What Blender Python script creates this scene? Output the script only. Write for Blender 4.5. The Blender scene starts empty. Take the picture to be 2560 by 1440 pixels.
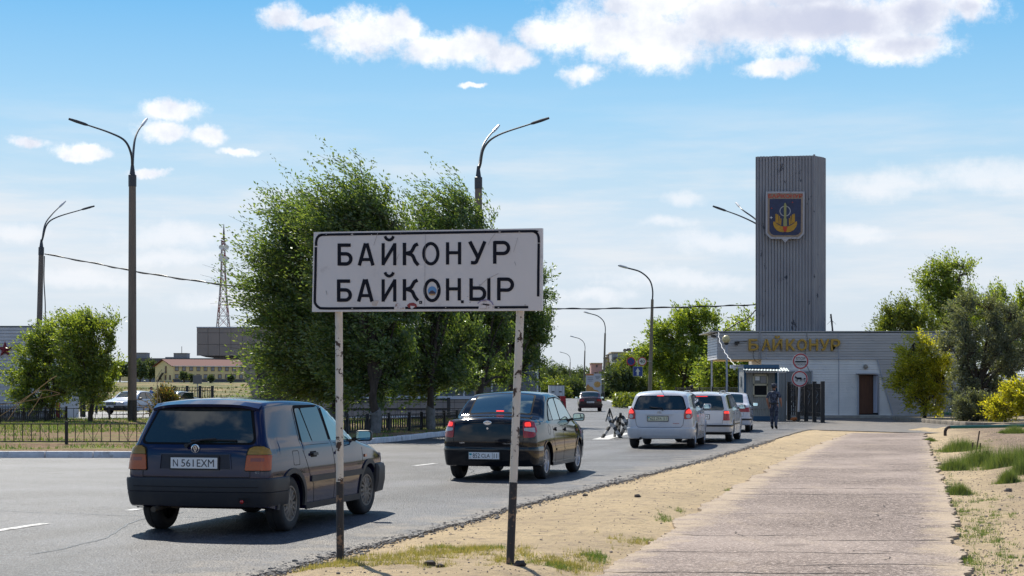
import bpy, bmesh, math, random
import numpy as np
from mathutils import Vector, Matrix, noise
random.seed(7)
RNG = np.random.default_rng(11)
SC = bpy.context.scene
COL = SC.collection
# ------------------------------------------------------------------ camera
F, HC, HY = 4100.0, 1.5, 975.0            # focal length in photo pixels, eye height, horizon row
cam_d = bpy.data.cameras.new('camera')
cam = bpy.data.objects.new('camera', cam_d)
COL.objects.link(cam)
cam.location = (0, 0, HC)
cam.rotation_euler = (math.radians(90), 0, 0)
cam_d.sensor_width = 36
cam_d.lens = 36 * F / 2560
cam_d.shift_y = (HY - 720) / 2560
cam_d.clip_start = 0.1
cam_d.clip_end = 9000
SC.camera = cam
# ------------------------------------------------------------------ view
SC.view_settings.view_transform = 'Standard'
SC.view_settings.look = 'None'
SC.view_settings.exposure = 0.40
SC.view_settings.gamma = 1
SC.view_settings.use_curve_mapping = False
# ------------------------------------------------------------------ sun and sky
SUN_AZ, SUN_EL = math.radians(-19), math.radians(47)      # azimuth from +Y towards +X
sd = bpy.data.lights.new('sun', 'SUN')
sd.energy = 4.9
sd.angle = math.radians(0.53)
sd.color = (1.0, 0.935, 0.82)
sun = bpy.data.objects.new('sun', sd)
COL.objects.link(sun)
sv = Vector((math.sin(SUN_AZ) * math.cos(SUN_EL), math.cos(SUN_AZ) * math.cos(SUN_EL), math.sin(SUN_EL)))
sun.rotation_euler = sv.to_track_quat('Z', 'Y').to_euler()
sun.location = sv * 60

W = bpy.data.worlds.new('World')
SC.world = W
W.use_nodes = True
W.cycles.sampling_method = 'MANUAL'
W.cycles.sample_map_resolution = 1024
wt = W.node_tree
wt.nodes.clear()


def N(t, kind, **kw):
    n = t.nodes.new(kind)
    for k, v in kw.items():
        setattr(n, k, v)
    return n


def setin(t, n, i, v):
    if v is None:
        return
    if hasattr(v, 'is_linked') or isinstance(v, bpy.types.NodeSocket):
        t.links.new(v, n.inputs[i])
    else:
        n.inputs[i].default_value = v


def MA(t, op, a, b=None, c=None, clamp=False):
    n = N(t, 'ShaderNodeMath', operation=op, use_clamp=clamp)
    setin(t, n, 0, a)
    setin(t, n, 1, b)
    setin(t, n, 2, c)
    return n.outputs[0]


def VM(t, op, a, b=None, out=0):
    n = N(t, 'ShaderNodeVectorMath', operation=op)
    setin(t, n, 0, a)
    setin(t, n, 1, b)
    return n.outputs[out]


def MR(t, v, a, b, c=0.0, d=1.0, smooth=False):
    n = N(t, 'ShaderNodeMapRange')
    if smooth:
        n.interpolation_type = 'SMOOTHSTEP'
    setin(t, n, 0, v)
    for i, x in enumerate((a, b, c, d)):
        setin(t, n, i + 1, x)
    return n.outputs[0]


def MIX(t, f, a, b, blend='MIX'):
    n = N(t, 'ShaderNodeMix', data_type='RGBA', blend_type=blend)
    setin(t, n, 0, f)
    for i, x in ((6, a), (7, b)):
        if isinstance(x, tuple) and len(x) == 3:
            x = (*x, 1)
        setin(t, n, i, x)
    return n.outputs[2]


def NOISE(t, vec, scale, detail=4, rough=0.55, dist=0.0, out='Fac'):
    n = N(t, 'ShaderNodeTexNoise')
    setin(t, n, 'Vector', vec)
    n.inputs['Scale'].default_value = scale
    n.inputs['Detail'].default_value = detail
    n.inputs['Roughness'].default_value = rough
    n.inputs['Distortion'].default_value = dist
    return n.outputs[out]


tc = N(wt, 'ShaderNodeTexCoord')
sky = N(wt, 'ShaderNodeTexSky', sky_type='NISHITA')
sky.sun_disc = False
sky.sun_elevation = SUN_EL
sky.sun_rotation = SUN_AZ
sky.altitude = 100
sky.air_density = 1.0
sky.dust_density = 1.0
sky.ozone_density = 2.0
sep = N(wt, 'ShaderNodeSeparateXYZ')
wt.links.new(tc.outputs['Generated'], sep.inputs[0])
dx, dy, dz = sep.outputs
az = MA(wt, 'ARCTAN2', dx, dy)
el = MA(wt, 'ARCSINE', dz)
# clear air: a gradient from a milky horizon to blue, the same all round, mixed with the physical sky
eld = MA(wt, 'MULTIPLY', el, 180 / math.pi)
ramp = N(wt, 'ShaderNodeValToRGB')
wt.links.new(MA(wt, 'DIVIDE', MA(wt, 'ABSOLUTE', eld), 90.0), ramp.inputs[0])
cr = ramp.color_ramp
stops = [(0.0, (4.9, 5.5, 6.2)), (2.4, (5.0, 5.7, 6.5)), (5.2, (4.8, 5.8, 6.8)), (7.3, (3.9, 5.5, 6.8)), (9.6, (2.7, 5.0, 7.0)), (13.4, (1.15, 3.8, 6.7)), (30, (.45, 1.7, 4.2)), (90, (.3, .95, 2.7))]
cr.elements[0].position = 0
cr.elements[1].position = 1
for e_, c_ in stops[1:-1]:
    cr.elements.new(e_ / 90)
for k, (e_, c_) in enumerate(stops):
    cr.elements[k].position = e_ / 90
    cr.elements[k].color = (c_[0] / 7, c_[1] / 7, c_[2] / 7, 1)
grad = VM(wt, 'MULTIPLY', ramp.outputs[0], (7, 7, 7))
grad = MIX(wt, 1.0, grad, MIX(wt, MR(wt, VM(wt, 'DOT_PRODUCT', tc.outputs['Generated'], (math.sin(SUN_AZ), math.cos(SUN_AZ), 0), out=1), -.7, .6, 0, 1, True), (.62, .66, .74), (1, 1, 1)), 'MULTIPLY')
base = MIX(wt, 0.92, sky.outputs[0], grad)
# clouds, in azimuth / elevation (radians)
comb = N(wt, 'ShaderNodeCombineXYZ')
wt.links.new(az, comb.inputs[0])
wt.links.new(el, comb.inputs[1])
P = comb.outputs[0]
warp = NOISE(wt, P, 14, 5, .6, out='Color')
warp2 = NOISE(wt, P, 70, 4, .65, out='Color')
Pw = VM(wt, 'ADD', P, VM(wt, 'MULTIPLY', VM(wt, 'SUBTRACT', warp, (.5, .5, .5)), (.030, .022, 0)))
Pw = VM(wt, 'ADD', Pw, VM(wt, 'MULTIPLY', VM(wt, 'SUBTRACT', warp2, (.5, .5, .5)), (.009, .008, 0)))
CL = [(720, 50, 85, 42), (800, 66, 100, 26), (905, 100, 135, 66), (1000, 75, 80, 50), (1130, 125, 170, 62), (1260, 150, 110, 50), (1370, 95, 110, 44),
      (1500, 90, 190, 92), (1650, 100, 240, 98), (1850, 75, 310, 112), (2080, 80, 300, 104), (2290, 65, 190, 90), (2240, 150, 185, 54), (2000, 15, 380, 50), (1600, 30, 260, 40),
      (1930, 188, 115, 30), (1460, 190, 66, 36), (1180, 233, 46, 10), (2400, 60, 60, 60),
      (450, 285, 108, 36), (430, 338, 95, 30), (535, 345, 60, 32), (610, 385, 58, 14), (235, 402, 90, 24), (103, 384, 55, 20), (380, 445, 70, 14)]
HZ = [(450, 600, 190, 42), (420, 655, 180, 26), (70, 600, 90, 26), (2190, 480, 190, 44), (2450, 460, 200, 50), (1700, 500, 80, 24), (1780, 610, 170, 40), (2120, 600, 120, 30), (1650, 560, 90, 20),
      (240, 700, 200, 30), (600, 750, 200, 26), (1700, 700, 260, 30), (1480, 740, 160, 22)]


def blobs_mask(lst):
    acc = None
    for (px, py, rx, ry) in lst:
        c = ((px - 1280) / F, (HY - py) / F, 0)
        v = VM(wt, 'MULTIPLY', VM(wt, 'SUBTRACT', Pw, c), (F / rx, F / ry, 0))
        m = MA(wt, 'SUBTRACT', 1.0, VM(wt, 'LENGTH', v, out=1))
        acc = m if acc is None else MA(wt, 'SMOOTH_MAX', acc, m, 0.12)
    return acc


fb = NOISE(wt, P, 32, 12, .70)
fb2 = NOISE(wt, VM(wt, 'MULTIPLY', P, (1, 1.6, 1)), 9, 6, .6)
fb3 = NOISE(wt, VM(wt, 'ADD', P, (0, .006, 0)), 26, 9, .62)
m1 = blobs_mask(CL)
den = MA(wt, 'ADD', m1, MA(wt, 'MULTIPLY', MA(wt, 'SUBTRACT', fb, .5), 1.9))
dens = MR(wt, den, -0.02, 0.60, 0, 1, True)
m2 = blobs_mask(HZ)
dh = MR(wt, MA(wt, 'ADD', m2, MA(wt, 'MULTIPLY', MA(wt, 'SUBTRACT', fb, .5), 1.9)), -0.1, 0.9, 0, .62, True)
# the same kind of scattered cloud over the rest of the sky
side = MA(wt, 'MAXIMUM', MR(wt, MA(wt, 'ABSOLUTE', az), .40, .55), MR(wt, el, .27, .36))
nsph = NOISE(wt, VM(wt, 'MULTIPLY', tc.outputs['Generated'], (1, 1, 2.2)), 3.2, 9, .6)
dother = MA(wt, 'MULTIPLY', MR(wt, nsph, .50, .64, 0, 1, True), MA(wt, 'MULTIPLY', side, MR(wt, el, 0.0, .06)))
cir = MR(wt, NOISE(wt, VM(wt, 'MULTIPLY', P, (1, 7, 1)), 5, 8, .62), .38, .72, 0, .8, True)
cirm = MA(wt, 'MULTIPLY', cir, MR(wt, eld, 0.5, 3.0))
cirm = MA(wt, 'MULTIPLY', cirm, MR(wt, eld, 10.5, 6.5))
col = MIX(wt, cirm, base, (6.6, 6.75, 7.0))
shade = MR(wt, MA(wt, 'ADD', MA(wt, 'MULTIPLY', m1, .75), MA(wt, 'SUBTRACT', fb2, .5)), .22, .62, 0, 1, True)
# denser, greyer heart of the big cloud on the right
core = VM(wt, 'LENGTH', VM(wt, 'MULTIPLY', VM(wt, 'SUBTRACT', Pw, ((2130 - 1280) / F, (HY - 85) / F, 0)), (F / 420, F / 95, 0)), out=1)
shade = MA(wt, 'MULTIPLY', shade, MR(wt, core, 1.35, .25, .12, 1, True))
ccol = MIX(wt, MA(wt, 'MULTIPLY', shade, .85), MIX(wt, MR(wt, fb3, .36, .60), (6.0, 6.3, 7.1), (8.8, 8.8, 8.9)), (4.4, 4.65, 5.9))
col = MIX(wt, dh, col, (7.4, 7.5, 7.8))
col = MIX(wt, dother, col, (6.8, 6.9, 7.2))
col = MIX(wt, MA(wt, 'MULTIPLY', dens, .96), col, ccol)
bg = N(wt, 'ShaderNodeBackground')
wt.links.new(col, bg.inputs[0])
bg.inputs[1].default_value = 0.10
wo = N(wt, 'ShaderNodeOutputWorld')
wt.links.new(bg.outputs[0], wo.inputs[0])


# ------------------------------------------------------------------ helpers
def G(px, py, z=0.0):
    """the ground point seen at a pixel of the photograph"""
    Y = (HC - z) * F / (py - HY)
    return ((px - 1280) * Y / F, Y)


def at(px, py, Y):
    """the point at distance Y seen at a pixel"""
    return Vector(((px - 1280) * Y / F, Y, HC + (HY - py) * Y / F))


def tag(o, label=None, cat=None, group=None, kind=None):
    if label:
        o['label'] = label
    if cat:
        o['category'] = cat
    if group:
        o['group'] = group
    if kind:
        o['kind'] = kind
    return o


def thing(name, label, cat, loc=(0, 0, 0), rz=0.0, group=None):
    o = bpy.data.objects.new(name, None)
    o.empty_display_size = .3
    COL.objects.link(o)
    o.location = loc
    o.rotation_euler = (0, 0, rz)
    return tag(o, label, cat, group)


def link_mesh(name, me, parent=None, loc=None):
    o = bpy.data.objects.new(name, me)
    COL.objects.link(o)
    if parent is not None:
        o.parent = parent
    if loc is not None:
        o.location = loc
    return o


def world_of(o):
    m = o.matrix_basis.copy()
    while o.parent:
        o = o.parent
        m = o.matrix_basis @ m
    return m


class MB:
    """collects simple solids, then links them as one mesh object"""

    def __init__(self):
        self.v, self.f, self.m = [], [], []

    def add(self, vs, fs, mi=0):
        b = len(self.v)
        self.v += [tuple(p) for p in vs]
        self.f += [tuple(i + b for i in q) for q in fs]
        self.m += [mi] * len(fs)
        return self

    def box(self, c, s, rz=0, mi=0):
        cs, sn = math.cos(rz), math.sin(rz)
        vs = []
        for k in range(8):
            x = (-.5, .5)[k & 1] * s[0]
            y = (-.5, .5)[(k >> 1) & 1] * s[1]
            z = (-.5, .5)[k >> 2] * s[2]
            vs.append((c[0] + x * cs - y * sn, c[1] + x * sn + y * cs, c[2] + z))
        return self.add(vs, [(0, 2, 3, 1), (4, 5, 7, 6), (0, 1, 5, 4), (2, 6, 7, 3), (0, 4, 6, 2), (1, 3, 7, 5)], mi)

    def bar(self, a, b, w, h=None, mi=0, up=(0, 0, 1)):
        h = w if h is None else h
        a, b = Vector(a), Vector(b)
        d = (b - a).normalized()
        u = Vector(up)
        if abs(d.dot(u)) > .98:
            u = Vector((0, 1, 0))
        s = d.cross(u).normalized() * (w / 2)
        t = s.cross(d).normalized() * (h / 2)
        vs = [a - s - t, a + s - t, a + s + t, a - s + t, b - s - t, b + s - t, b + s + t, b - s + t]
        return self.add(vs, [(0, 1, 2, 3), (7, 6, 5, 4), (0, 4, 5, 1), (1, 5, 6, 2), (2, 6, 7, 3), (3, 7, 4, 0)], mi)

    def tube(self, pts, r, n=8, mi=0, caps=True):
        pts = [Vector(p) for p in pts]
        k = len(pts)
        rs = r if isinstance(r, (list, tuple)) else [r] * k
        vs, fs = [], []
        prev = None
        for i, p in enumerate(pts):
            d = (pts[min(i + 1, k - 1)] - pts[max(i - 1, 0)]).normalized()
            if prev is None:
                u = d.orthogonal().normalized()
            else:
                u = (prev - d * prev.dot(d)).normalized()
            prev = u
            w = d.cross(u)
            for j in range(n):
                a = 2 * math.pi * j / n
                vs.append(p + (u * math.cos(a) + w * math.sin(a)) * rs[i])
        for i in range(k - 1):
            for j in range(n):
                a, b = i * n + j, i * n + (j + 1) % n
                fs.append((a, b, b + n, a + n))
        if caps:
            fs.append(tuple(range(n - 1, -1, -1)))
            fs.append(tuple(range((k - 1) * n, k * n)))
        return self.add(vs, fs, mi)

    def lathe(self, prof, c=(0, 0, 0), n=24, axis='z', mi=0):
        """prof: list of (radius, height)"""
        vs, fs = [], []
        for (r, h) in prof:
            for j in range(n):
                a = 2 * math.pi * j / n
                x, y = r * math.cos(a), r * math.sin(a)
                if axis == 'z':
                    p = (x, y, h)
                elif axis == 'y':
                    p = (x, h, y)
                else:
                    p = (h, x, y)
                vs.append((p[0] + c[0], p[1] + c[1], p[2] + c[2]))
        for i in range(len(prof) - 1):
            for j in range(n):
                a, b = i * n + j, i * n + (j + 1) % n
                fs.append((a, b, b + n, a + n) if axis != 'y' else (a, a + n, b + n, b))
        return self.add(vs, fs, mi)

    def prism(self, poly, o, u, w, t, mi=0):
        """poly 2D -> plane o + a*u + b*w, extruded along t"""
        o, u, w, t = Vector(o), Vector(u), Vector(w), Vector(t)
        n = len(poly)
        A = [o + u * a + w * b for a, b in poly]
        B = [p + t for p in A]
        fs = [tuple(range(n)), tuple(range(2 * n - 1, n - 1, -1))]
        fs += [(i, i + n, (i + 1) % n + n, (i + 1) % n) for i in range(n)]
        return self.add(A + B, fs, mi)

    def build(self, name, mats, parent=None, smooth=False, world=False, sharp=35, bevel=0.0, fix=True):
        me = bpy.data.meshes.new(name)
        vs = self.v
        if world and parent is not None:
            inv = world_of(parent).inverted()
            vs = [tuple(inv @ Vector(p)) for p in vs]
        me.from_pydata(vs, [], self.f)
        if not isinstance(mats, (list, tuple)):
            mats = [mats]
        for m_ in mats:
            me.materials.append(m_)
        if len(mats) > 1:
            me.polygons.foreach_set('material_index', self.m)
        if fix or bevel:
            bm = bmesh.new()
            bm.from_mesh(me)
            if fix:
                bmesh.ops.recalc_face_normals(bm, faces=bm.faces)
            if bevel:
                bmesh.ops.bevel(bm, geom=[e for e in bm.edges if e.calc_face_angle(0) > .6], offset=bevel, segments=2, affect='EDGES', profile=.6)
            bm.to_mesh(me)
            bm.free()
        if smooth:
            me.polygons.foreach_set('use_smooth', [True] * len(me.polygons))
            me.set_sharp_from_angle(angle=math.radians(sharp))
        me.update()
        return link_mesh(name, me, parent)


def copy_tree(o, parent=None, loc=None, label=None, rz=None):
    c = o.copy()
    COL.objects.link(c)
    if parent is not None:
        c.parent = parent
    if loc is not None:
        c.location = loc
    if rz is not None:
        c.rotation_euler = (0, 0, rz)
    if label:
        c['label'] = label
    for ch in list(o.children):
        copy_tree(ch, c)
    return c


def text_mesh(txt, size, name='lettering', extrude=0.0, offset=0.0, shear=0.0, sx=1.0, align='CENTER', space=1.0):
    c = bpy.data.curves.new(name, 'FONT')
    c.body = txt
    c.size = size
    c.extrude = extrude
    c.offset = offset
    c.shear = shear
    c.space_character = space
    c.align_x = align
    c.align_y = 'CENTER'
    c.resolution_u = 3
    o = bpy.data.objects.new(name, c)
    COL.objects.link(o)
    dg = bpy.context.evaluated_depsgraph_get()
    me = bpy.data.meshes.new_from_object(o.evaluated_get(dg))
    bpy.data.objects.remove(o)
    bpy.data.curves.remove(c)
    me.name = name
    if sx != 1.0:
        me.transform(Matrix.Diagonal((sx, 1, 1, 1)))
    return me


# ------------------------------------------------------------------ materials
_mats = {}


def mat(name, col, rough=.6, metal=0.0, spec=.5, col2=None, nscale=6, bump=0.0, bscale=40, coat=0.0, detail=4, thr=(.35, .65), stretch=None, emit=None, ior=None, dirt=None, dscale=3, dthr=(.55, .75)):
    if name in _mats:
        return _mats[name]
    m = bpy.data.materials.new(name)
    m.use_nodes = True
    t = m.node_tree
    p = t.nodes['Principled BSDF']
    p.inputs['Base Color'].default_value = (*col, 1)
    p.inputs['Roughness'].default_value = rough
    p.inputs['Metallic'].default_value = metal
    p.inputs['Specular IOR Level'].default_value = spec
    if ior:
        p.inputs['IOR'].default_value = ior
    if coat:
        p.inputs['Coat Weight'].default_value = coat
        p.inputs['Coat Roughness'].default_value = .04
        p.inputs['Coat IOR'].default_value = 1.4
    tcn = N(t, 'ShaderNodeTexCoord')
    v = tcn.outputs['Object']
    if stretch:
        v = VM(t, 'MULTIPLY', v, stretch)
    cc = None
    if col2:
        nz = NOISE(t, v, nscale, detail, .6)
        cc = MIX(t, MR(t, nz, *thr), col, col2)
    if dirt:
        nz = NOISE(t, v, dscale, 6, .65)
        cc = MIX(t, MR(t, nz, *dthr), cc if cc is not None else col, dirt)
    if cc is not None:
        t.links.new(cc, p.inputs['Base Color'])
    if bump:
        b = N(t, 'ShaderNodeBump')
        b.inputs['Strength'].default_value = bump
        b.inputs['Distance'].default_value = .02
        t.links.new(NOISE(t, v, bscale, 4, .6), b.inputs['Height'])
        t.links.new(b.outputs[0], p.inputs['Normal'])
    if emit:
        p.inputs['Emission Color'].default_value = (*emit[0], 1)
        p.inputs['Emission Strength'].default_value = emit[1]
    _mats[name] = m
    return m


def leaf_mat(name, c1, c2, c3, trans=.45):
    m = bpy.data.materials.new(name)
    m.use_nodes = True
    t = m.node_tree
    t.nodes.clear()
    g = N(t, 'ShaderNodeNewGeometry')
    rp = N(t, 'ShaderNodeValToRGB')
    t.links.new(g.outputs['Random Per Island'], rp.inputs[0])
    e = rp.color_ramp.elements
    e[0].color = (*c1, 1)
    e[1].color = (*c3, 1)
    k = e.new(.55)
    k.color = (*c2, 1)
    df = N(t, 'ShaderNodeBsdfDiffuse')
    t.links.new(rp.outputs[0], df.inputs[0])
    tr = N(t, 'ShaderNodeBsdfTranslucent')
    tcol = MIX(t, 1.0, rp.outputs[0], (1.75, 1.7, .62), 'MULTIPLY')
    t.links.new(tcol, tr.inputs[0])
    gl = N(t, 'ShaderNodeBsdfGlossy')
    gl.inputs[0].default_value = (.6, .65, .6, 1)
    gl.inputs['Roughness'].default_value = .38
    mx = N(t, 'ShaderNodeMixShader')
    mx.inputs[0].default_value = trans
    t.links.new(df.outputs[0], mx.inputs[1])
    t.links.new(tr.outputs[0], mx.inputs[2])
    m2_ = N(t, 'ShaderNodeMixShader')
    m2_.inputs[0].default_value = .07
    t.links.new(mx.outputs[0], m2_.inputs[1])
    t.links.new(gl.outputs[0], m2_.inputs[2])
    o = N(t, 'ShaderNodeOutputMaterial')
    t.links.new(m2_.outputs[0], o.inputs[0])
    return m


M_BLACK = mat('black_paint', (.012, .012, .014), .45, col2=(.03, .028, .026), nscale=20)
M_RUBBER = mat('tyre_rubber', (.022, .022, .024), .75, bump=.3, bscale=60, dirt=(.07, .065, .06), dscale=5, dthr=(.5, .9))
M_PLASTIC = mat('black_plastic', (.018, .018, .02), .5)
M_GLASS = mat('car_glass', (.012, .026, .025), .03, spec=.6, ior=1.6, coat=.3)
M_GLASSB = mat('bright_car_glass', (.010, .024, .024), .03, spec=.9, ior=2.2, coat=.9)
_g = M_GLASSB.node_tree.nodes['Principled BSDF']
_g.inputs['Specular Tint'].default_value = (.78, 1, .96, 1)
M_CHROME = mat('chrome', (.75, .75, .77), .15, metal=1)
M_ALLOY = mat('alloy_rim', (.5, .5, .52), .35, metal=.8)
M_STEELRIM = mat('steel_rim', (.27, .24, .21), .55, metal=.4, col2=(.13, .11, .09), nscale=9)
M_DARK = mat('dark_void', (.008, .008, .009), .9)
M_WHITEP = mat('white_print', (.78, .78, .77), .5)
M_BLACKP = mat('black_print', (.012, .012, .02), .5)
M_REDLAMP = mat('red_lamp', (.36, .008, .010), .12, coat=.5)
M_REDLIT = mat('lit_brake_lamp', (.7, .02, .015), .15, coat=1, emit=((1, .04, .02), .9))
M_AMBER = mat('amber_lamp', (.30, .17, .012), .2, coat=.3)
M_ORANGE = mat('orange_lamp', (.42, .085, .018), .2, coat=.2)
M_CLEAR = mat('clear_lamp', (.45, .43, .43), .12, coat=1)
M_CONC = mat('concrete', (.30, .27, .235), .9, col2=(.22, .20, .18), nscale=3, bump=.3, bscale=25, stretch=(1, 1, .4))
M_GALV = mat('galvanised', (.36, .37, .38), .4, metal=.7, col2=(.28, .28, .3), nscale=8)
M_KERB = mat('whitewashed_kerb', (.80, .79, .79), .85, col2=(.62, .61, .62), nscale=5, bump=.4, bscale=18, dirt=(.33, .29, .25), dscale=2.2, dthr=(.58, .72))
# ------------------------------------------------------------------ ground
def sstep(a, b, x):
    t = np.clip((x - a) / (b - a), 0, 1)
    return t * t * (3 - 2 * t)


def vnoise(x, y, s, seed=0):
    """cheap smooth value noise on arrays"""
    x, y = np.asarray(x, float) / s + seed * 17.3, np.asarray(y, float) / s + seed * 9.1
    xi, yi = np.floor(x).astype(int), np.floor(y).astype(int)
    fx, fy = x - xi, y - yi
    fx, fy = fx * fx * (3 - 2 * fx), fy * fy * (3 - 2 * fy)

    def h(a, b):
        n = (a * 374761393 + b * 668265263 + seed * 1442695) & 0x7fffffff
        n = ((n ^ (n >> 13)) * 1274126177) & 0x7fffffff
        return ((n ^ (n >> 16)) & 0xffff) / 65535.0
    return (h(xi, yi) * (1 - fx) + h(xi + 1, yi) * fx) * (1 - fy) + (h(xi, yi + 1) * (1 - fx) + h(xi + 1, yi + 1) * fx) * fy


PATH_L = [(-3.95, -5), (-.35, 9), G(1480, 1440), G(1640, 1352), G(1715, 1290), G(1830, 1222), G(1960, 1150), G(2060, 1105), G(2125, 1083)]
PATH_R = [(-.8, -5), (2.6, 9), G(2400, 1440), G(2395, 1350), G(2385, 1300), G(2375, 1250), G(2360, 1210), G(2340, 1160), G(2325, 1120), G(2310, 1083)]
ROAD_R = [(-7.2, -5), (-3.4, 8), G(700, 1424), G(856, 1380), G(1012, 1339), G(1169, 1302), G(1294, 1264), G(1500, 1214), G(1718, 1160), G(1863, 1120), G(1921, 1102), G(1984, 1083), G(2023, 1074)]


def xat(poly, y):
    return np.interp(y, [p[1] for p in poly], [p[0] for p in poly])


def height(x, y):
    x, y = np.asarray(x, float), np.asarray(y, float)
    far = sstep(150, 520, y) * sstep(5, -60, x) * 3.75
    near = y < 62
    pr = np.where(near, xat(PATH_R, np.minimum(y, 57)), 99)
    d = x - pr
    rel = sstep(.1, 1.6, d) * (vnoise(x, y, 1.1, 1) * .22 + vnoise(x, y, .35, 2) * .07 - .05 + sstep(.5, 6, d) * .1)
    rl, pl = xat(ROAD_R, np.minimum(y, 62)), xat(PATH_L, np.minimum(y, 57))
    mid = np.clip(np.minimum(x - rl, pl - x), 0, 9)
    rel2 = np.where(near & (mid > 0), sstep(0, .7, mid) * (.02 + .05 * vnoise(x, y, .9, 3) + .02 * vnoise(x, y, .22, 4)), 0)
    bank = np.where(near, np.exp(-((y - 13.2) / 1.6) ** 2) * sstep(0, .5, mid) * .03, 0)
    tiny = (vnoise(x, y, .25, 5) - .5) * .018 * sstep(70, 40, y)
    fieldn = sstep(120, 160, y) * (vnoise(x, y, 9, 6) - .5) * .5
    return -.028 + far + rel + rel2 + bank + tiny + fieldn * sstep(10, -10, x)


xs = np.unique(np.concatenate([np.linspace(-4000, -300, 20), np.linspace(-300, -40, 60), np.linspace(-40, -6, 60), np.linspace(-6, 9, 210), np.linspace(9, 24, 100), np.linspace(24, 200, 50), np.linspace(200, 4000, 20)]))
ys = np.unique(np.concatenate([np.linspace(-3000, -6, 14), np.linspace(-6, 10, 20), np.linspace(10, 24, 210), np.linspace(24, 45, 140), np.linspace(45, 90, 100), np.linspace(90, 520, 90), np.linspace(520, 7000, 30)]))
X_, Y_ = np.meshgrid(xs, ys)
Z_ = height(X_, Y_)
nx, ny = len(xs), len(ys)


def grid_mesh(name, X, Y, Z, mats, parent=None, smooth=True):
    me = bpy.data.meshes.new(name)
    h, w = X.shape
    co = np.stack([X, Y, Z], -1).reshape(-1, 3).astype(np.float32)
    idx = np.arange(h * w).reshape(h, w)
    q = np.stack([idx[:-1, :-1], idx[:-1, 1:], idx[1:, 1:], idx[1:, :-1]], -1).reshape(-1, 4)
    me.vertices.add(len(co))
    me.vertices.foreach_set('co', co.ravel())
    me.loops.add(q.size)
    me.loops.foreach_set('vertex_index', q.ravel().astype(np.int32))
    me.polygons.add(len(q))
    me.polygons.foreach_set('loop_start', (np.arange(len(q)) * 4).astype(np.int32))
    me.update(calc_edges=True)
    me.validate()
    if smooth:
        me.polygons.foreach_set('use_smooth', [True] * len(me.polygons))
    me.materials.append(mats)
    return link_mesh(name, me, parent)


def ground_material():
    m = bpy.data.materials.new('sandy_ground')
    m.use_nodes = True
    t = m.node_tree
    p = t.nodes['Principled BSDF']
    p.inputs['Roughness'].default_value = .95
    p.inputs['Specular IOR Level'].default_value = .15
    v = N(t, 'ShaderNodeTexCoord').outputs['Object']
    sp = N(t, 'ShaderNodeSeparateXYZ')
    t.links.new(v, sp.inputs[0])
    big = NOISE(t, v, .5, 6, .6)
    c = MIX(t, MR(t, big, .38, .62), (.60, .465, .285), (.49, .38, .24))
    mid = NOISE(t, v, 4.5, 7, .68)
    c = MIX(t, MR(t, mid, .5, .68), c, (.37, .29, .205))
    fine = NOISE(t, v, 90, 3, .6)
    c = MIX(t, MR(t, fine, .58, .70), c, (.24, .19, .15))
    c = MIX(t, MR(t, NOISE(t, v, 60, 2, .5), .70, .76), c, (.62, .52, .38))
    # gravelly, greyer soil right of the path
    rgt = MR(t, MA(t, 'SUBTRACT', sp.outputs[0], MA(t, 'MULTIPLY', sp.outputs[1], .245)), .9, 2.4)
    grav = MIX(t, MR(t, NOISE(t, v, 26, 5, .7), .36, .56), (.40, .30, .205), (.20, .15, .115))
    c = MIX(t, MA(t, 'MULTIPLY', rgt, MR(t, NOISE(t, v, .9, 4, .6), .30, .52, .5, 1.0)), c, grav)
    # far steppe: dry yellow and olive growth
    vf = VM(t, 'MULTIPLY', v, (.5, 1, 1))
    st = MIX(t, MR(t, NOISE(t, vf, .12, 7, .68), .40, .54), (.33, .235, .125), (.115, .13, .05))
    st = MIX(t, MR(t, NOISE(t, vf, .9, 5, .7), .52, .62), st, (.085, .10, .05))
    c = MIX(t, MR(t, sp.outputs[1], 96, 118), c, st)
    t.links.new(c, p.inputs['Base Color'])
    b = N(t, 'ShaderNodeBump')
    b.inputs['Strength'].default_value = 1.0
    b.inputs['Distance'].default_value = .05
    hh = MA(t, 'ADD', MA(t, 'MULTIPLY', NOISE(t, v, 55, 5, .7), .4), MA(t, 'ADD', mid, NOISE(t, v, 13, 5, .7)))
    t.links.new(hh, b.inputs['Height'])
    t.links.new(b.outputs[0], p.inputs['Normal'])
    return m


M_GROUND = ground_material()
g_ob = grid_mesh('ground', X_, Y_, Z_, M_GROUND)
tag(g_ob, kind='structure', label='pale sandy ground beside the road and dry steppe beyond')


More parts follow.
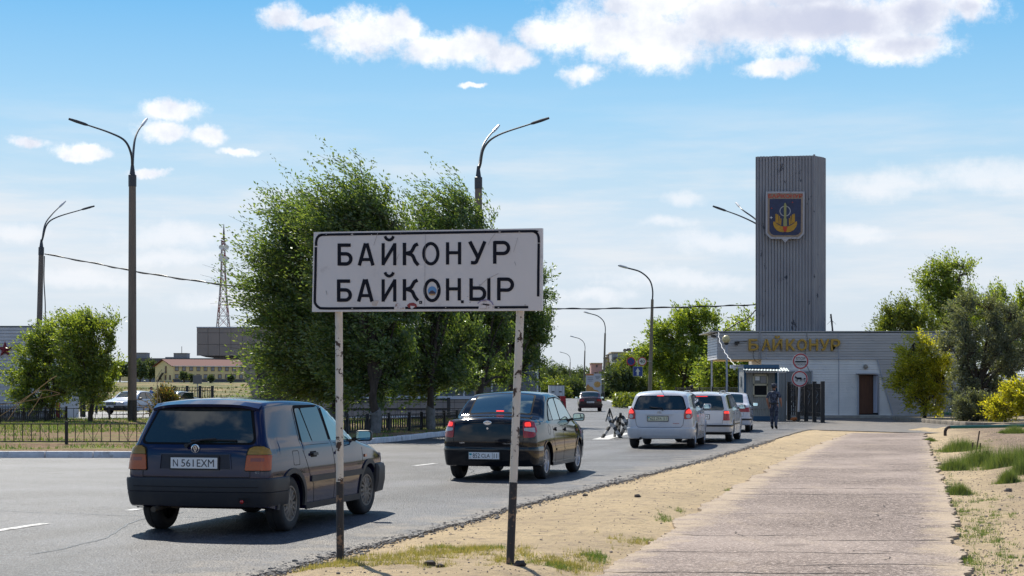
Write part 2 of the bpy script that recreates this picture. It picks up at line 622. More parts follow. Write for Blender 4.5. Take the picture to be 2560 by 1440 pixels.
def asphalt_material(name, dark, light, sandc, grain=95, gl=.5, tint=None, sandy=.25, puddle=None, slope=.25, u0=0, u1=1, side=1, lanes=()):
    m = bpy.data.materials.new(name)
    m.use_nodes = True
    t = m.node_tree
    p = t.nodes['Principled BSDF']
    v = N(t, 'ShaderNodeTexCoord').outputs['Object']
    vo = N(t, 'ShaderNodeTexVoronoi')
    t.links.new(v, vo.inputs['Vector'])
    vo.inputs['Scale'].default_value = grain
    sc = N(t, 'ShaderNodeSeparateColor')
    t.links.new(vo.outputs['Color'], sc.inputs[0])
    c = MIX(t, MR(t, sc.outputs[0], .45, 1.0), dark, light)
    c = MIX(t, MR(t, NOISE(t, v, 22, 8, .9), .50, .56), c, tuple(x * .6 for x in dark))
    c = MIX(t, MR(t, NOISE(t, v, 26, 8, .9), .555, .60), c, tuple(min(1, x * 2.1) for x in light))
    c = MIX(t, MR(t, NOISE(t, v, .35, 5, .6), .40, .64, 0, .45), c, tuple(x * 1.25 for x in light))
    c = MIX(t, MR(t, NOISE(t, VM(t, 'MULTIPLY', v, (1, .35, 1)), 1.1, 7, .7), .55, .72, 0, sandy * 2.4), c, sandc)
    spx = N(t, 'ShaderNodeSeparateXYZ')
    t.links.new(v, spx.inputs[0])
    u = MA(t, 'SUBTRACT', spx.outputs[0], MA(t, 'MULTIPLY', spx.outputs[1], slope))
    if side == 2:
        u = MA(t, 'ABSOLUTE', MA(t, 'SUBTRACT', u, -1.17))
    edge = MR(t, u, u0, u1)
    ds = MA(t, 'ADD', MA(t, 'MULTIPLY', edge, .34), NOISE(t, v, 1.7, 8, .72))
    c = MIX(t, MR(t, ds, .66, .86, 0, .8), c, sandc)
    for ln in lanes:
        k_ = MR(t, MA(t, 'ABSOLUTE', MA(t, 'SUBTRACT', u, ln)), .45, .05, 0, .38, True)
        c = MIX(t, k_, c, tuple(x * .8 for x in dark))
    stn = MR(t, NOISE(t, v, .9, 3, .5), .66, .72, 0, .5)
    c = MIX(t, stn, c, tuple(x * .7 for x in dark))
    if puddle:
        c = MIX(t, MR(t, NOISE(t, VM(t, 'MULTIPLY', v, (1, .7, 1)), .55, 6, .7), .60, .74, 0, .5), c, puddle)
    t.links.new(c, p.inputs['Base Color'])
    p.inputs['Roughness'].default_value = gl
    p.inputs['Specular IOR Level'].default_value = .24
    b = N(t, 'ShaderNodeBump')
    b.inputs['Strength'].default_value = .95
    b.inputs['Distance'].default_value = .012
    hh = MA(t, 'ADD', vo.outputs['Distance'], MA(t, 'MULTIPLY', NOISE(t, v, 60, 3, .7), .6))
    t.links.new(hh, b.inputs['Height'])
    t.links.new(b.outputs[0], p.inputs['Normal'])
    return m


M_ROAD = asphalt_material('road_asphalt', (.011, .012, .015), (.125, .130, .145), (.20, .17, .135), 45, .5, sandy=.08, slope=.272, u0=-7.2, u1=-5.6, lanes=(-7.9, -9.4))
M_PATH = asphalt_material('path_asphalt', (.165, .128, .108), (.40, .328, .285), (.48, .38, .27), 32, .9, sandy=.15, puddle=(.38, .33, .30), slope=.2495, u0=.85, u1=1.5, side=2)


def ragged(pts, step=.09, amp=.05, big=.12, ymax=50, seed=0):
    out = []
    rnd = random.Random(seed)
    for a, b in zip(pts[:-1], pts[1:]):
        a, b = Vector(a), Vector(b)
        L = (b - a).length
        st = step if a.y > 5 and a.y < ymax else .6
        if a.y > ymax:
            st = .35
        n = max(1, int(L / st))
        nrm = Vector((-(b - a).y, (b - a).x)).normalized()
        for i in range(n):
            p = a.lerp(b, i / n)
            s = p.y + p.x
            w = noise.noise((s * .6, seed, 0)) * big + noise.noise((s * 3.1, seed, 5)) * amp * 1.4 + rnd.uniform(-amp, amp) * .5
            out.append(tuple(p + nrm * w))
    out.append(tuple(pts[-1]))
    return out


def sheet(name, poly, z, mat_, thick=.12, label=None):
    n = len(poly)
    mb = MB()
    vs = [(x, y, z) for x, y in poly] + [(x, y, z - thick) for x, y in poly]
    from mathutils.geometry import tessellate_polygon
    tri = tessellate_polygon([[Vector((x, y, 0)) for x, y in poly]])
    mb.add(vs, [tuple(t) for t in tri] + [(i, i + n, (i + 1) % n + n, (i + 1) % n) for i in range(n)])
    o = mb.build(name, mat_)
    tag(o, label=label, kind='structure')
    return o


road_poly = [(-120, -5)] + ragged(ROAD_R, seed=1) + [(14.6, 57.2), (19, 60.5), (70, 66), (70, 87.4), (9.0, 87.4), (8.4, 100), (9.0, 113.5), (9.5, 131), (10.8, 166), (12.8, 220), (15, 400), (2.4, 400), (2.4, 114), (-120, 114)]
road = sheet('road', road_poly, 0, M_ROAD, label='worn grey asphalt road running up to the checkpoint')
path_poly = ragged(PATH_L, seed=2, amp=.04, big=.16) + ragged(PATH_R, seed=3, amp=.06, big=.2)[::-1]
path = sheet('path', path_poly, .007, M_PATH, label='cracked pinkish asphalt footpath leading to the grey building')
# cracks across the footpath
M_CRACK = mat('crack_shadow', (.035, .028, .024), .95)
cy = 13.4
k = 0
crk = random.Random(5)
while cy < 56:
    xl, xr = float(xat(PATH_L, cy)), float(xat(PATH_R, cy))
    a = xl + (xr - xl) * crk.choice([.02, .02, .3, .5, .0])
    b = xr - (xr - xl) * crk.choice([.02, .02, .2, .45])
    if b - a < .7:
        a = xl + .05
    n = int((b - a) / .06) + 2
    vs, fs = [], []
    wmax = crk.uniform(.008, .022) * (1 + cy / 50)
    for i in range(n):
        x = a + (b - a) * i / (n - 1)
        y = cy + noise.noise((x * 1.1, cy, 0)) * .16 + noise.noise((x * 7, cy, 3)) * .05 - (x - a) * .03
        w = wmax * (.35 + abs(noise.noise((x * 4, cy, 9))) * 1.6) * min(1, i / 3, (n - 1 - i) / 3)
        vs += [(x, y - w, .0095), (x, y + w, .0095)]
        if i:
            q = 2 * i
            fs.append((q - 2, q, q + 1, q - 1))
    MB().add(vs, fs).build('crack', M_CRACK, path, fix=False)
    cy += crk.choice([.5, .9, 1.5, 2.3]) * (1 + cy / 60)

# more broken, branching cracks along the sides of the footpath
for k in range(26):
    y0_ = 13.2 + 30 * crk.random() ** 1.5
    lft = crk.random() < .4
    x0_ = float(xat(PATH_L if lft else PATH_R, y0_)) + (crk.uniform(.1, .8) if lft else -crk.uniform(.05, .9))
    vs, fs = [], []
    n = crk.randint(8, 22)
    x, y, an = x0_, y0_, crk.uniform(0, 6.28)
    for i in range(n):
        an += crk.uniform(-.7, .7)
        x += math.cos(an) * .07
        y += math.sin(an) * .07
        w = crk.uniform(.003, .009) * min(1, i / 2 + .2, (n - 1 - i) / 2 + .1)
        nx_, ny_ = -math.sin(an) * w, math.cos(an) * w
        vs += [(x - nx_, y - ny_, .0098), (x + nx_, y + ny_, .0098)]
        if i:
            q = 2 * i
            fs.append((q - 2, q, q + 1, q - 1))
    MB().add(vs, fs).build('crack', M_CRACK, path, fix=False)
# tar seams and cracks in the road
M_TAR = mat('tar_seam', (.012, .012, .013), .35)
for k in range(12):
    y = 14 + 38 * crk.random()
    u = crk.uniform(-13, -6.4)
    an = math.atan2(1, .27) + crk.choice([0, 0, 1.57]) + crk.uniform(-.15, .15)
    x = .272 * y + u
    vs, fs = [], []
    n = crk.randint(20, 70)
    for i in range(n):
        an += crk.uniform(-.16, .16) - .02 * math.sin(i)
        x += math.cos(an) * .08
        y += math.sin(an) * .08
        w = crk.uniform(.006, .014) * min(1, i / 4 + .2, (n - 1 - i) / 4 + .1)
        if x > .272 * y - 5.9:
            break
        nx_, ny_ = -math.sin(an) * w, math.cos(an) * w
        vs += [(x - nx_, y - ny_, .0035), (x + nx_, y + ny_, .0035)]
        if i:
            q = 2 * i
            fs.append((q - 2, q, q + 1, q - 1))
    if fs:
        MB().add(vs, fs).build('tar_seam', M_TAR, road, fix=False)

# painted marks on the road
M_LINE = mat('road_paint', (.62, .62, .60), .7, dirt=(.20, .2, .2), dscale=9, dthr=(.48, .6))
def mark(pts, w=.12):
    a, b = Vector((*G(*pts[0]), .0045)), Vector((*G(*pts[1]), .0045))
    MB().bar(a, b, w, .002).build('lane_marking', M_LINE, road)
mark([(-150, 1349), (115, 1309)], .13)
mark([(322, 1277), (345, 1273)], .13)
mark([(1035, 1165), (1088, 1159)], .13)
mark([(640, 1228), (700, 1220)], .13)
mark([(1500, 1099), (1562, 1083)], .5)
# thin drifts of sand lying on the road edge
# ------------------------------------------------------------------ traffic island with kerb and grass
ISL = [(-60, 36.4), (-8.2, 36.4), (-7.2, 36.9), (-6.4, 38.2), (-5.3, 41.3), (-4.24, 44.6), (-3.1, 49.4), (-2.12, 54.4), (-.6, 64), (.9, 75), (2.0, 88), (2.3, 99),
       (1.2, 99), (-.5, 82), (-8, 78.5), (-17.9, 79.5), (-21, 73), (-21.6, 68.5), (-60, 66)]


def lawn_material(name, soil, g1, g2, sc=.5, lo=.42, hi=.6):
    m = bpy.data.materials.new(name)
    m.use_nodes = True
    t = m.node_tree
    p = t.nodes['Principled BSDF']
    p.inputs['Roughness'].default_value = .95
    p.inputs['Specular IOR Level'].default_value = .1
    v = N(t, 'ShaderNodeTexCoord').outputs['Object']
    so = MIX(t, MR(t, NOISE(t, v, 5, 6, .7), .4, .6), soil, tuple(x * .45 for x in soil))
    gr = MIX(t, MR(t, NOISE(t, v, 3, 5, .7), .4, .6), g1, g2)
    c = MIX(t, MR(t, NOISE(t, v, sc, 6, .65), lo, hi), so, gr)
    t.links.new(c, p.inputs['Base Color'])
    b = N(t, 'ShaderNodeBump')
    b.inputs['Strength'].default_value = 1
    b.inputs['Distance'].default_value = .06
    t.links.new(NOISE(t, v, 12, 6, .7), b.inputs['Height'])
    t.links.new(b.outputs[0], p.inputs['Normal'])
    return m


M_LAWN = lawn_material('island_soil', (.30, .205, .125), (.10, .15, .035), (.26, .24, .09), .45, .50, .62)
M_GREEN = lawn_material('verge_grass', (.30, .23, .12), (.10, .15, .03), (.20, .21, .06), .6, .35, .5)
isl = sheet('traffic_island', ISL, .125, M_LAWN, .2, label='raised island of brown soil and grass inside a white kerb')


def kerb_line(pts, parent, w=.16, h=.15, L=1.08, gap=.02, zb=-.02, matk=None):
    acc = 0
    for a, b in zip(pts[:-1], pts[1:]):
        a, b = Vector((*a, 0)), Vector((*b, 0))
        D = (b - a).length
        n = max(1, round(D / L))
        u = (b - a) / n
        for i in range(n):
            p = a + u * i
            q = p + u - u.normalized() * gap
            j = random.uniform(-.008, .008)
            mb = MB().bar((p.x, p.y, (h + zb) / 2 + j), (q.x, q.y, (h + zb) / 2 + j + random.uniform(-.006, .006)), w, h - zb)
            mb.build('kerb_stone', matk or M_KERB, parent, bevel=.018, smooth=True)


kerb_line([(-14.6, 36.38), (-8.2, 36.38)] + ISL[2:12], isl)
bk = [(-7.8, 78.4), (-.6, 82)]
kerb_line([(-17.8, 79.6), (-8, 78.6), (-.6, 82)], isl, L=1.6)
VR = [(9.0, 113.5), (9.5, 131), (10.8, 166), (12.8, 220), (14.2, 330), (60, 330), (60, 96), (14, 96)]
verge = sheet('verge', VR, .125, M_GREEN, .2, label='strip of yellowing grass behind the far kerb on the right')
kerb_line([(14, 96), (9.0, 113.5), (9.5, 131), (10.8, 166), (12.8, 220)], verge, L=2.4, w=.22, h=.17)
# ------------------------------------------------------------------ buildings
def crom(pts, n=6):
    pts = [Vector(p) for p in pts]
    P_ = [pts[0] * 2 - pts[1]] + pts + [pts[-1] * 2 - pts[-2]]
    out = []
    for i in range(1, len(P_) - 2):
        a, b, c, d = P_[i - 1:i + 3]
        for k in range(n):
            t = k / n
            out.append(.5 * ((2 * b) + (c - a) * t + (2 * a - 5 * b + 4 * c - d) * t * t + (3 * b - a - 3 * c + d) * t ** 3))
    out.append(pts[-1])
    return out


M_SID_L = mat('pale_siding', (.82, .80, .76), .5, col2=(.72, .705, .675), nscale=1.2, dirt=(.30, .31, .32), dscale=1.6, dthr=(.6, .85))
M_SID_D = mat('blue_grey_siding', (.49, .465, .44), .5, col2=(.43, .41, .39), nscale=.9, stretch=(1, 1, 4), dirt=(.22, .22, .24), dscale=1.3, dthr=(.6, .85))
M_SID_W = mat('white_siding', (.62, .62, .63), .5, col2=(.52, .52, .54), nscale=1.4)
M_TRIM = mat('grey_trim', (.40, .41, .45), .5)
M_FASCIA = mat('dark_green_fascia', (.09, .12, .13), .5)
M_PLINTH = mat('plinth_concrete', (.38, .36, .33), .9, col2=(.28, .26, .23), nscale=3, bump=.4)
M_SOFFIT = mat('yellow_soffit', (.62, .50, .30), .8)
M_TOWER = mat('weathered_ribbed_steel', (.30, .30, .315), .55, metal=.1, col2=(.25, .25, .27), nscale=1.0, stretch=(1, 1, .6), dirt=(.05, .055, .075), dscale=2.2, dthr=(.63, .66))
M_LETTER = mat('old_gold_letters', (.58, .34, .045), .55, col2=(.34, .20, .03), nscale=9, thr=(.4, .7))
M_DOOR = mat('brown_door', (.12, .045, .02), .6, col2=(.08, .03, .015), nscale=3, stretch=(4, 4, .5))
M_DOORW = mat('white_door', (.50, .50, .56), .6)


def siding(name, m, parent, a, b, z0, z1, pitch=.135, depth=.045, xl=None, xr=None, thick=.08):
    """lapped boards between plan points a and b (outside is to the right of a->b seen from above)"""
    a, b = Vector((*a, 0)), Vector((*b, 0))
    u = (b - a)
    L = u.length
    u.normalize()
    n = Vector((u.y, -u.x, 0))
    rows = int(round((z1 - z0) / pitch))
    ph = (z1 - z0) / rows
    vs, fs = [], []
    for i in range(rows):
        za, zb = z0 + i * ph, z0 + (i + 1) * ph
        for z, o in ((za, depth), (za + ph * .89, depth * .6), (za + ph * .895, -.022), (zb - .001, -.022)):
            l = xl(z) if xl else 0
            r = xr(z) if xr else L
            for s in (l, r):
                p = a + u * s + n * o
                vs.append((p.x, p.y, z))
    k = len(vs) // 2
    for i in range(k - 1):
        fs.append((2 * i, 2 * i + 1, 2 * i + 3, 2 * i + 2))
    # back so the skin has thickness
    for z in (z0, z1):
        l = xl(z) if xl else 0
        r = xr(z) if xr else L
        for s in (l, r):
            p = a + u * s - n * thick
            vs.append((p.x, p.y, z))
    q = 2 * k
    fs += [(q, q + 2, q + 3, q + 1), (0, q, q + 1, 1), (2 * k - 2, 2 * k - 1, q + 3, q + 2)]
    for e, (l0, l1) in enumerate(((q, q + 2), (q + 1, q + 3))):
        side = [2 * i + e for i in range(k)]
        fs.append(tuple([l0] + side + [l1]))
    return MB().add(vs, fs).build(name, m, parent, world=True, fix=False)


def rectplate(name, m, parent, x0, y0, x1, y1, Y, t=.04, bev=0, proud=0):
    """a flat board at pixel rectangle x0,y0,x1,y1 standing in the plane Y"""
    a, b = at(x0, y0, Y), at(x1, y1, Y)
    c = (a + b) / 2
    mb = MB().box((c.x, Y + t / 2 - proud, c.z), (abs(b.x - a.x), t, abs(b.z - a.z)))
    return mb.build(name, m, parent, world=True, bevel=bev)


def polyplate(name, m, parent, pts, Y, t=.03, tr=None, Yf=None):
    ps = [at(*(tr(*p) if tr else p), Y) for p in pts]
    mb = MB().prism([(p.x, p.z) for p in ps], (0, Y, 0), (1, 0, 0), (0, 0, 1), (0, t, 0))
    return mb.build(name, m, parent, world=True)


def put_text(txt, m, parent, centre, height, width=None, name='lettering', t=.0, bold=0.0, rot=None, space=1.0):
    """lettering standing in a plane facing the camera; centre is world, height of capitals in m"""
    me = text_mesh(txt, 1.0, name, extrude=t, offset=bold, space=space)
    xs_ = [v.co.x for v in me.vertices]
    ys_ = [v.co.y for v in me.vertices]
    w0, w1, h0, h1 = min(xs_), max(xs_), min(ys_), max(ys_)
    s = height / (h1 - h0)
    sx = width / (w1 - w0) if width else s
    me.transform(Matrix.Translation((-(w0 + w1) / 2, -(h0 + h1) / 2, 0)))
    me.transform(Matrix.Diagonal((sx, s, 1, 1)))
    R = rot or Matrix.Rotation(math.radians(90), 4, 'X')
    me.transform(R)
    me.transform(Matrix.Translation(centre))
    if parent is not None:
        me.transform(world_of(parent).inverted())
    me.materials.clear()
    me.materials.append(m)
    return link_mesh(name, me, parent)


YB = 87.9
ZT = at(0, 832, YB).z
ZM = at(0, 898, YB).z
Z0 = at(0, 1038, YB).z
def XB(px): return (px - 1280) * YB / F
bld = thing('checkpoint_building', 'long low checkpoint building in grey siding with gold letters on its wall', 'building', (XB(2100), YB, 0))
XE = XB(2440)
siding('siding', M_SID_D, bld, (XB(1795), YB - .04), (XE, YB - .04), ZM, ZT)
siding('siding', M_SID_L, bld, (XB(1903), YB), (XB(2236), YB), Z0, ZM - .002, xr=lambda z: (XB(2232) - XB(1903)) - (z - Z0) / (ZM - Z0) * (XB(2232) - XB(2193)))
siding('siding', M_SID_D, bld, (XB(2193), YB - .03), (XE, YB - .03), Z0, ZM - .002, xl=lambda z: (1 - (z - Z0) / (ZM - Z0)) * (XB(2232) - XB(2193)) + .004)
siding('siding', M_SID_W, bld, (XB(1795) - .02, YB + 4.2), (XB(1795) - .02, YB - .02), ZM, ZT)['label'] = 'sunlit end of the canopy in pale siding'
mb = MB()
DP = 5.0
mb.box(((XB(1905) + XE) / 2, YB + .1 + DP / 2, (ZT - .05) / 2 + .05), (XE - XB(1905) - .05, DP, ZT - .15))
mb.box(((XB(1797) + XB(1905)) / 2, YB + .1 + 2.05, (ZM + ZT) / 2 + .03), (XB(1905) - XB(1797), 4.0, ZT - ZM - .1))
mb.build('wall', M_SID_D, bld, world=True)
MB().box(((XB(1797) + XB(1903)) / 2, YB + 2.05, ZM - .02), (XB(1903) - XB(1797) - .02, 4.1, .06)).build('soffit', M_SOFFIT, bld, world=True)
rectplate('fascia', M_FASCIA, bld, 1793, 829.5, 2138, 833, YB - .07, .06)
rectplate('fascia', M_FASCIA, bld, 2251, 830.5, 2440, 833.5, YB - .07, .06)
for px in (1903.5, 1916, 2097, 2275):
    rectplate('joint_trim', M_TRIM, bld, px - 1, 834, px + 1, 898 if px < 2000 else (1036 if px > 2200 else 898), YB - .10, .03)
rectplate('joint_trim', M_TRIM, bld, 2096, 899, 2098, 1037, YB - .06, .03)
rectplate('joint_trim', M_TRIM, bld, 1903, 896.5, 2194, 898.5, YB - .10, .03)
MB().bar(at(2193.5, 899, YB - .08), at(2232.5, 1038, YB - .08), .05, .05).build('joint_trim', M_TRIM, bld, world=True)
MB().box(((XB(1903) + XB(2420)) / 2, YB - .1, Z0 / 2 - .05), (XB(2420) - XB(1903), .7, Z0 + .1)).build('plinth', M_PLINTH, bld, world=True, bevel=.02)
# flashing strip and downpipe
rectplate('roof_edge', M_GALV, bld, 1775, 827.5, 2440, 830, YB - .1, DP + .1)
MB().tube([at(1899.5, 826, YB - .2), at(1899.5, 898, YB - .2)], .035, 8).build('downpipe', M_GALV, bld, world=True, smooth=True)
# door
dr = rectplate('door', M_DOOR, bld, 2148, 939, 2182, 1034, YB - .07, .05)
for (x0, y0, x1, y1) in ((2151, 943, 2179, 985), (2151, 990, 2179, 1030)):
    rectplate('door_panel', M_DOOR, dr, x0, y0, x1, y1, YB - .082, .013)
rectplate('door_reveal', M_DARK, bld, 2147, 936.5, 2198, 1037, YB - .055, .05)
for (x0, y0, x1, y1) in ((2144.5, 934, 2147.5, 1037), (2144, 933.5, 2198, 937), (2195.5, 937, 2198.5, 1037)):
    rectplate('door_frame', M_TRIM, bld, x0, y0, x1, y1, YB - .13, .12)
a, b, c, d = at(2183, 938, YB), at(2195, 941, YB - .35), at(2195, 1034, YB - .35), at(2183, 1033, YB)
MB().bar(((a.x + .01), a.y - .05, (a.z + d.z) / 2), (b.x - .05, b.y - .05, (a.z + d.z) / 2), .04, 2.0).build('open_door_leaf', M_DOORW, bld, world=True, bevel=.008)['label'] = 'white outer door leaf standing open'
MB().bar(at(2142, 934, YB - .3), at(2190, 934, YB - .3), .5, .03).build('door_canopy', M_TRIM, bld, world=True)
c = at(2164, 917, YB - .08)
MB().lathe([(.13, 0), (.13, -.03), (.11, -.09), (.05, -.125), (.004, -.13)], c, 16, 'y').build('wall_lamp', mat('lamp_glass_grey', (.25, .23, .19), .3), bld, world=True, smooth=True)
# shuttered window behind the signs
rectplate('window', mat('grey_window_glass', (.10, .13, .15), .08, spec=.7), bld, 1966, 929, 2029, 1002, YB - .06, .03)
for (x0, y0, x1, y1) in ((1964, 927, 1966, 1004), (2029, 927, 2031.5, 1004), (1964, 926, 2031, 929), (1997, 929, 1998.5, 1002)):
    rectplate('window_frame', M_TRIM, bld, x0, y0, x1, y1, YB - .09, .06)
# letters on the wall, each its own piece, with the dark band of its side
LT = [('Б', 1871.5, 1896), ('А', 1904, 1928), ('Й', 1931, 1955.5), ('К', 1965, 1988.5), ('О', 1992.5, 2017), ('Н', 2023, 2045), ('У', 2049.5, 2073.5), ('Р', 2077, 2100.5)]
for ch, x0, x1 in LT:
    y0, y1 = (847.5, 876.5)
    if ch == 'Й':
        y0 = 839.5
    c = at((x0 + x1) / 2, (y0 + y1) / 2, YB - .17)
    put_text(ch, M_LETTER, bld, c, (y1 - y0) * YB / F, (x1 - x0) * YB / F, 'letter', t=.07, bold=.022)
# wires and camera on the wall
MB().tube(crom([at(2017, 832, YB - .12), at(2018, 855, YB - .13), at(2013, 880, YB - .13), at(2014, 905, YB - .1), at(2024, 929, YB - .1)], 5), .012, 5).build('cable', M_BLACK, bld, world=True)
MB().tube(crom([at(1884, 877, YB - .12), at(1883, 890, YB - .13), at(1889, 903, YB - .1), at(1900, 909, YB - .1)], 5), .012, 5).build('cable', M_BLACK, bld, world=True)
mb = MB().bar(at(1840, 857, YB - .5), at(1845, 856, YB - .1), .16, .12).bar(at(1845, 855, YB - .3), at(1868, 853, YB - .1), .03)
mb.box(at(1841, 861, YB - .5), (.14, .14, .12))
mb.build('floodlight', M_BLACK, bld, world=True)
mb = MB().bar(at(1781, 840, YB - .6), at(1788, 842, YB - .1), .16, .12)
mb.build('floodlight', M_BLACK, bld, world=True)
MB().tube([at(1779.5, 1000, YB + 1), at(1779.5, 900, YB + 1)], .05, 8).build('canopy_post', M_SID_W, bld, world=True, smooth=True)
# --- pylon tower
tow = thing('pylon_tower', 'tall ribbed grey steel pylon rising above the checkpoint roof', 'tower', (XB(1975), 89.5, ZT - .1))
PA, PB, PC, PD, PE = (at(1890, 0, 88.5), at(2035, 0, 88.1), at(2063, 0, 89.1), at(2058, 0, 92), at(1897, 0, 92.2))
cor = []
plan = [PA, PB, PC, PD, PE]
for i in range(5):
    a, b = plan[i].copy(), plan[(i + 1) % 5].copy()
    a.z = b.z = 0
    L = (b - a).length
    n = max(3, int(round(L / .16)))
    u = (b - a) / n
    un = u.normalized()
    nn = Vector((un.y, -un.x, 0))
    for k in range(n):
        jit = random.uniform(-.008, .008)
        for s, o in ((0, -.07), (.14, -.07), (.17, .02), (.55, .035 + jit), (.96, .02)):
            cor.append(a + u * (k + s) + nn * o)
zb_, zt_ = ZT - .1, HC + 585 * 88.3 / F
n = len(cor)
mb = MB()
mb.add([(p.x, p.y, zb_) for p in cor] + [(p.x, p.y, zt_ + noise.noise(p * 2) * .03) for p in cor], [(i, (i + 1) % n, (i + 1) % n + n, i + n) for i in range(n)])
mb.build('ribbed_cladding', M_TOWER, tow, world=True)
mb = MB()
cc_ = sum((Vector((p.x, p.y, 0)) for p in plan), Vector()) / 5
inner = [(cc_ + (Vector((p.x, p.y, 0)) - cc_) * .985) for p in plan]
mb.prism([(p.x, p.y) for p in inner], (0, 0, zt_ - .25), (1, 0, 0), (0, 1, 0), (0, 0, .1))
mb.build('tower_top', M_DARK, tow, world=True)
a, b = PB, PC
mb = MB().bar((a.x, a.y - .05, zb_), (a.x, a.y - .05, zt_ + .05), .1, .06)
mb.build('corner_trim', M_TOWER, tow, world=True)
for sgn in (1,):
    pass
# emblem
EY = 87.95
def EM(x, y): return (1860 + x / 3.0625, 370 + y / 3.0625)
emb = thing('city_emblem', 'shield shaped city emblem with rocket between golden hands hung on the ribbed pylon', 'emblem', (XB(1963), EY, ZT + 5))
M_FR = mat('emblem_frame', (.36, .36, .39), .4, metal=.5, dirt=(.2, .2, .2), dscale=5)
M_BEI = mat('emblem_beige', (.36, .27, .19), .7, col2=(.27, .2, .15), nscale=8)
M_NAVY = mat('emblem_navy', (.008, .015, .06), .35, col2=(.012, .03, .10), nscale=4)
M_GOLD = mat('emblem_gold', (.55, .30, .02), .5, col2=(.42, .22, .02), nscale=8)
M_RED = mat('emblem_red', (.50, .045, .02), .5)
polyplate('frame', M_FR, emb, [(167, 333), (465, 333), (462, 655), (425, 695), (342, 696), (316, 726), (290, 696), (205, 695), (167, 655)], EY, .12, EM)
polyplate('border', M_BEI, emb, [(182, 346), (451, 346), (449, 650), (418, 680), (212, 680), (181, 650)], EY - .02, .03, EM)
polyplate('shield', M_NAVY, emb, [(197, 390), (437, 390), (434, 640), (418, 660), (396, 667), (228, 667), (206, 655), (195, 632)], EY - .035, .03, EM)
put_text('БАЙКОНУР', M_RED, emb, at(*EM(317, 364), EY - .028), 37 / 3.0625 * EY / F, 262 / 3.0625 * EY / F, 'lettering', bold=.02)
def circ(cx, cy, rx, ry, n=28, a0=0): return [(cx + rx * math.cos(a0 + 2 * math.pi * k / n), cy + ry * math.sin(a0 + 2 * math.pi * k / n)) for k in range(n)]
polyplate('ring', M_FR, emb, circ(315, 483, 43, 41), EY - .045, .015, EM)
polyplate('ring_centre', M_NAVY, emb, circ(315, 483, 36, 35), EY - .055, .015, EM)
M_RKT = mat('emblem_olive', (.32, .31, .12), .5)
polyplate('rocket', M_RKT, emb, [(307, 600), (305, 440), (309, 425), (315, 418), (321, 425), (325, 440), (323, 600)], EY - .068, .02, EM)
for s in (-1, 1):
    polyplate('rocket_booster', M_RKT, emb, [(315 + s * 9, 598), (315 + s * 9, 545), (315 + s * 12, 538), (315 + s * 14, 548), (315 + s * 14, 598)], EY - .062, .015, EM)
polyplate('flame', M_RED, emb, [(298, 600), (330, 600), (327, 630), (315, 645), (302, 630)], EY - .08, .02, EM)
for s in (-1, 1):
    def H(p): return [(315 + s * x, y) for x, y in p]
    polyplate('palm', M_GOLD, emb, H([(2, 640), (4, 615), (18, 600), (45, 592), (66, 578), (82, 562), (90, 562), (92, 580), (84, 604), (66, 628), (40, 641), (15, 645)]), EY - .058, .02, EM)
    for k, (x0, x1, yt) in enumerate(((30, 40, 535), (41, 51, 518), (52, 62, 506), (63, 74, 502))):
        polyplate('finger', M_GOLD, emb, H([(x0, 590 - k * 6), (x1, 588 - k * 6), (x1 + 1 - 6 * (k < 2), yt + 4), (x0 + 5 - 6 * (k < 2), yt), (x0 - 1, yt + 8)]), EY - .054, .015, EM)
for (x, y, r, mm) in ((208, 533, 14, M_WHITEP), (212, 462, 9, M_RED), (371, 416, 9, M_RED)):
    polyplate('star', mm, emb, [(x + (r if k % 2 == 0 else r * .25) * math.cos(k * math.pi / 4 + math.pi / 2), y + (r if k % 2 == 0 else r * .25) * math.sin(k * math.pi / 4 + math.pi / 2)) for k in range(8)], EY - .05, .012, EM)
# rooftop antenna
ant = thing('roof_antenna', 'thin roof antenna with crossed whiskers right of the ribbed pylon', 'antenna', at(2080, 830, YB + 1))
mb = MB().tube([at(2082, 830, YB + 1), at(2077, 785, YB + 1)], .045, 6).tube([at(2081, 828, YB + .9), at(2080, 802, YB + .9)], .04, 6)
for q in ((2068, 811), (2074, 792), (2090, 811)):
    mb.tube([at(2079, 800, YB + 1), at(*q, YB + 1)], .01, 4)
mb.build('mast', M_BLACK, ant, world=True)

# ------------------------------------------------------------------ tile clad building (left of centre)
YC = 84.0
til = thing('tiled_gate_building', 'brown tile clad building with overhanging roof band behind the big trees', 'building', ((900 - 1280) * YC / F, YC, 0))
M_TILE = mat('brown_grey_panel', (.33, .275, .24), .5, col2=(.30, .25, .22), nscale=.7)
M_SEAM = mat('panel_joint', (.06, .05, .045), .8)
M_SILL = mat('white_sill', (.52, .56, .62), .5)
mb = MB()
a, b = at(493, 819, YC + .05), at(1350, 890, YC + .05)
mb.prism([(a.x, a.z), (b.x, a.z), (b.x, b.z), (at(515, 890, YC).x, at(0, 893, YC).z), (a.x, at(0, 887, YC).z)], (0, YC + .05, 0), (1, 0, 0), (0, 0, 1), (0, 4.5, 0))
a2, b2 = at(634, 890, YC + .05), at(1350, 1044, YC + .05)
mb.prism([(at(602, 890, YC).x, a2.z), (b2.x, a2.z), (b2.x, b2.z - .1), (at(650, 890, YC).x, b2.z - .1)], (0, YC + .06, 0), (1, 0, 0), (0, 0, 1), (0, 4.0, 0))
mb.build('wall', M_SEAM, til, world=True)
def panel(x0, y0, x1, y1, Y=YC):
    g_ = .8
    rectplate('panel', M_TILE, til, x0 + g_ * .5, y0 + g_ * .5, x1 - g_ * .5, y1 - g_ * .5, Y + random.uniform(-.002, .002), .05)
x = 491.5
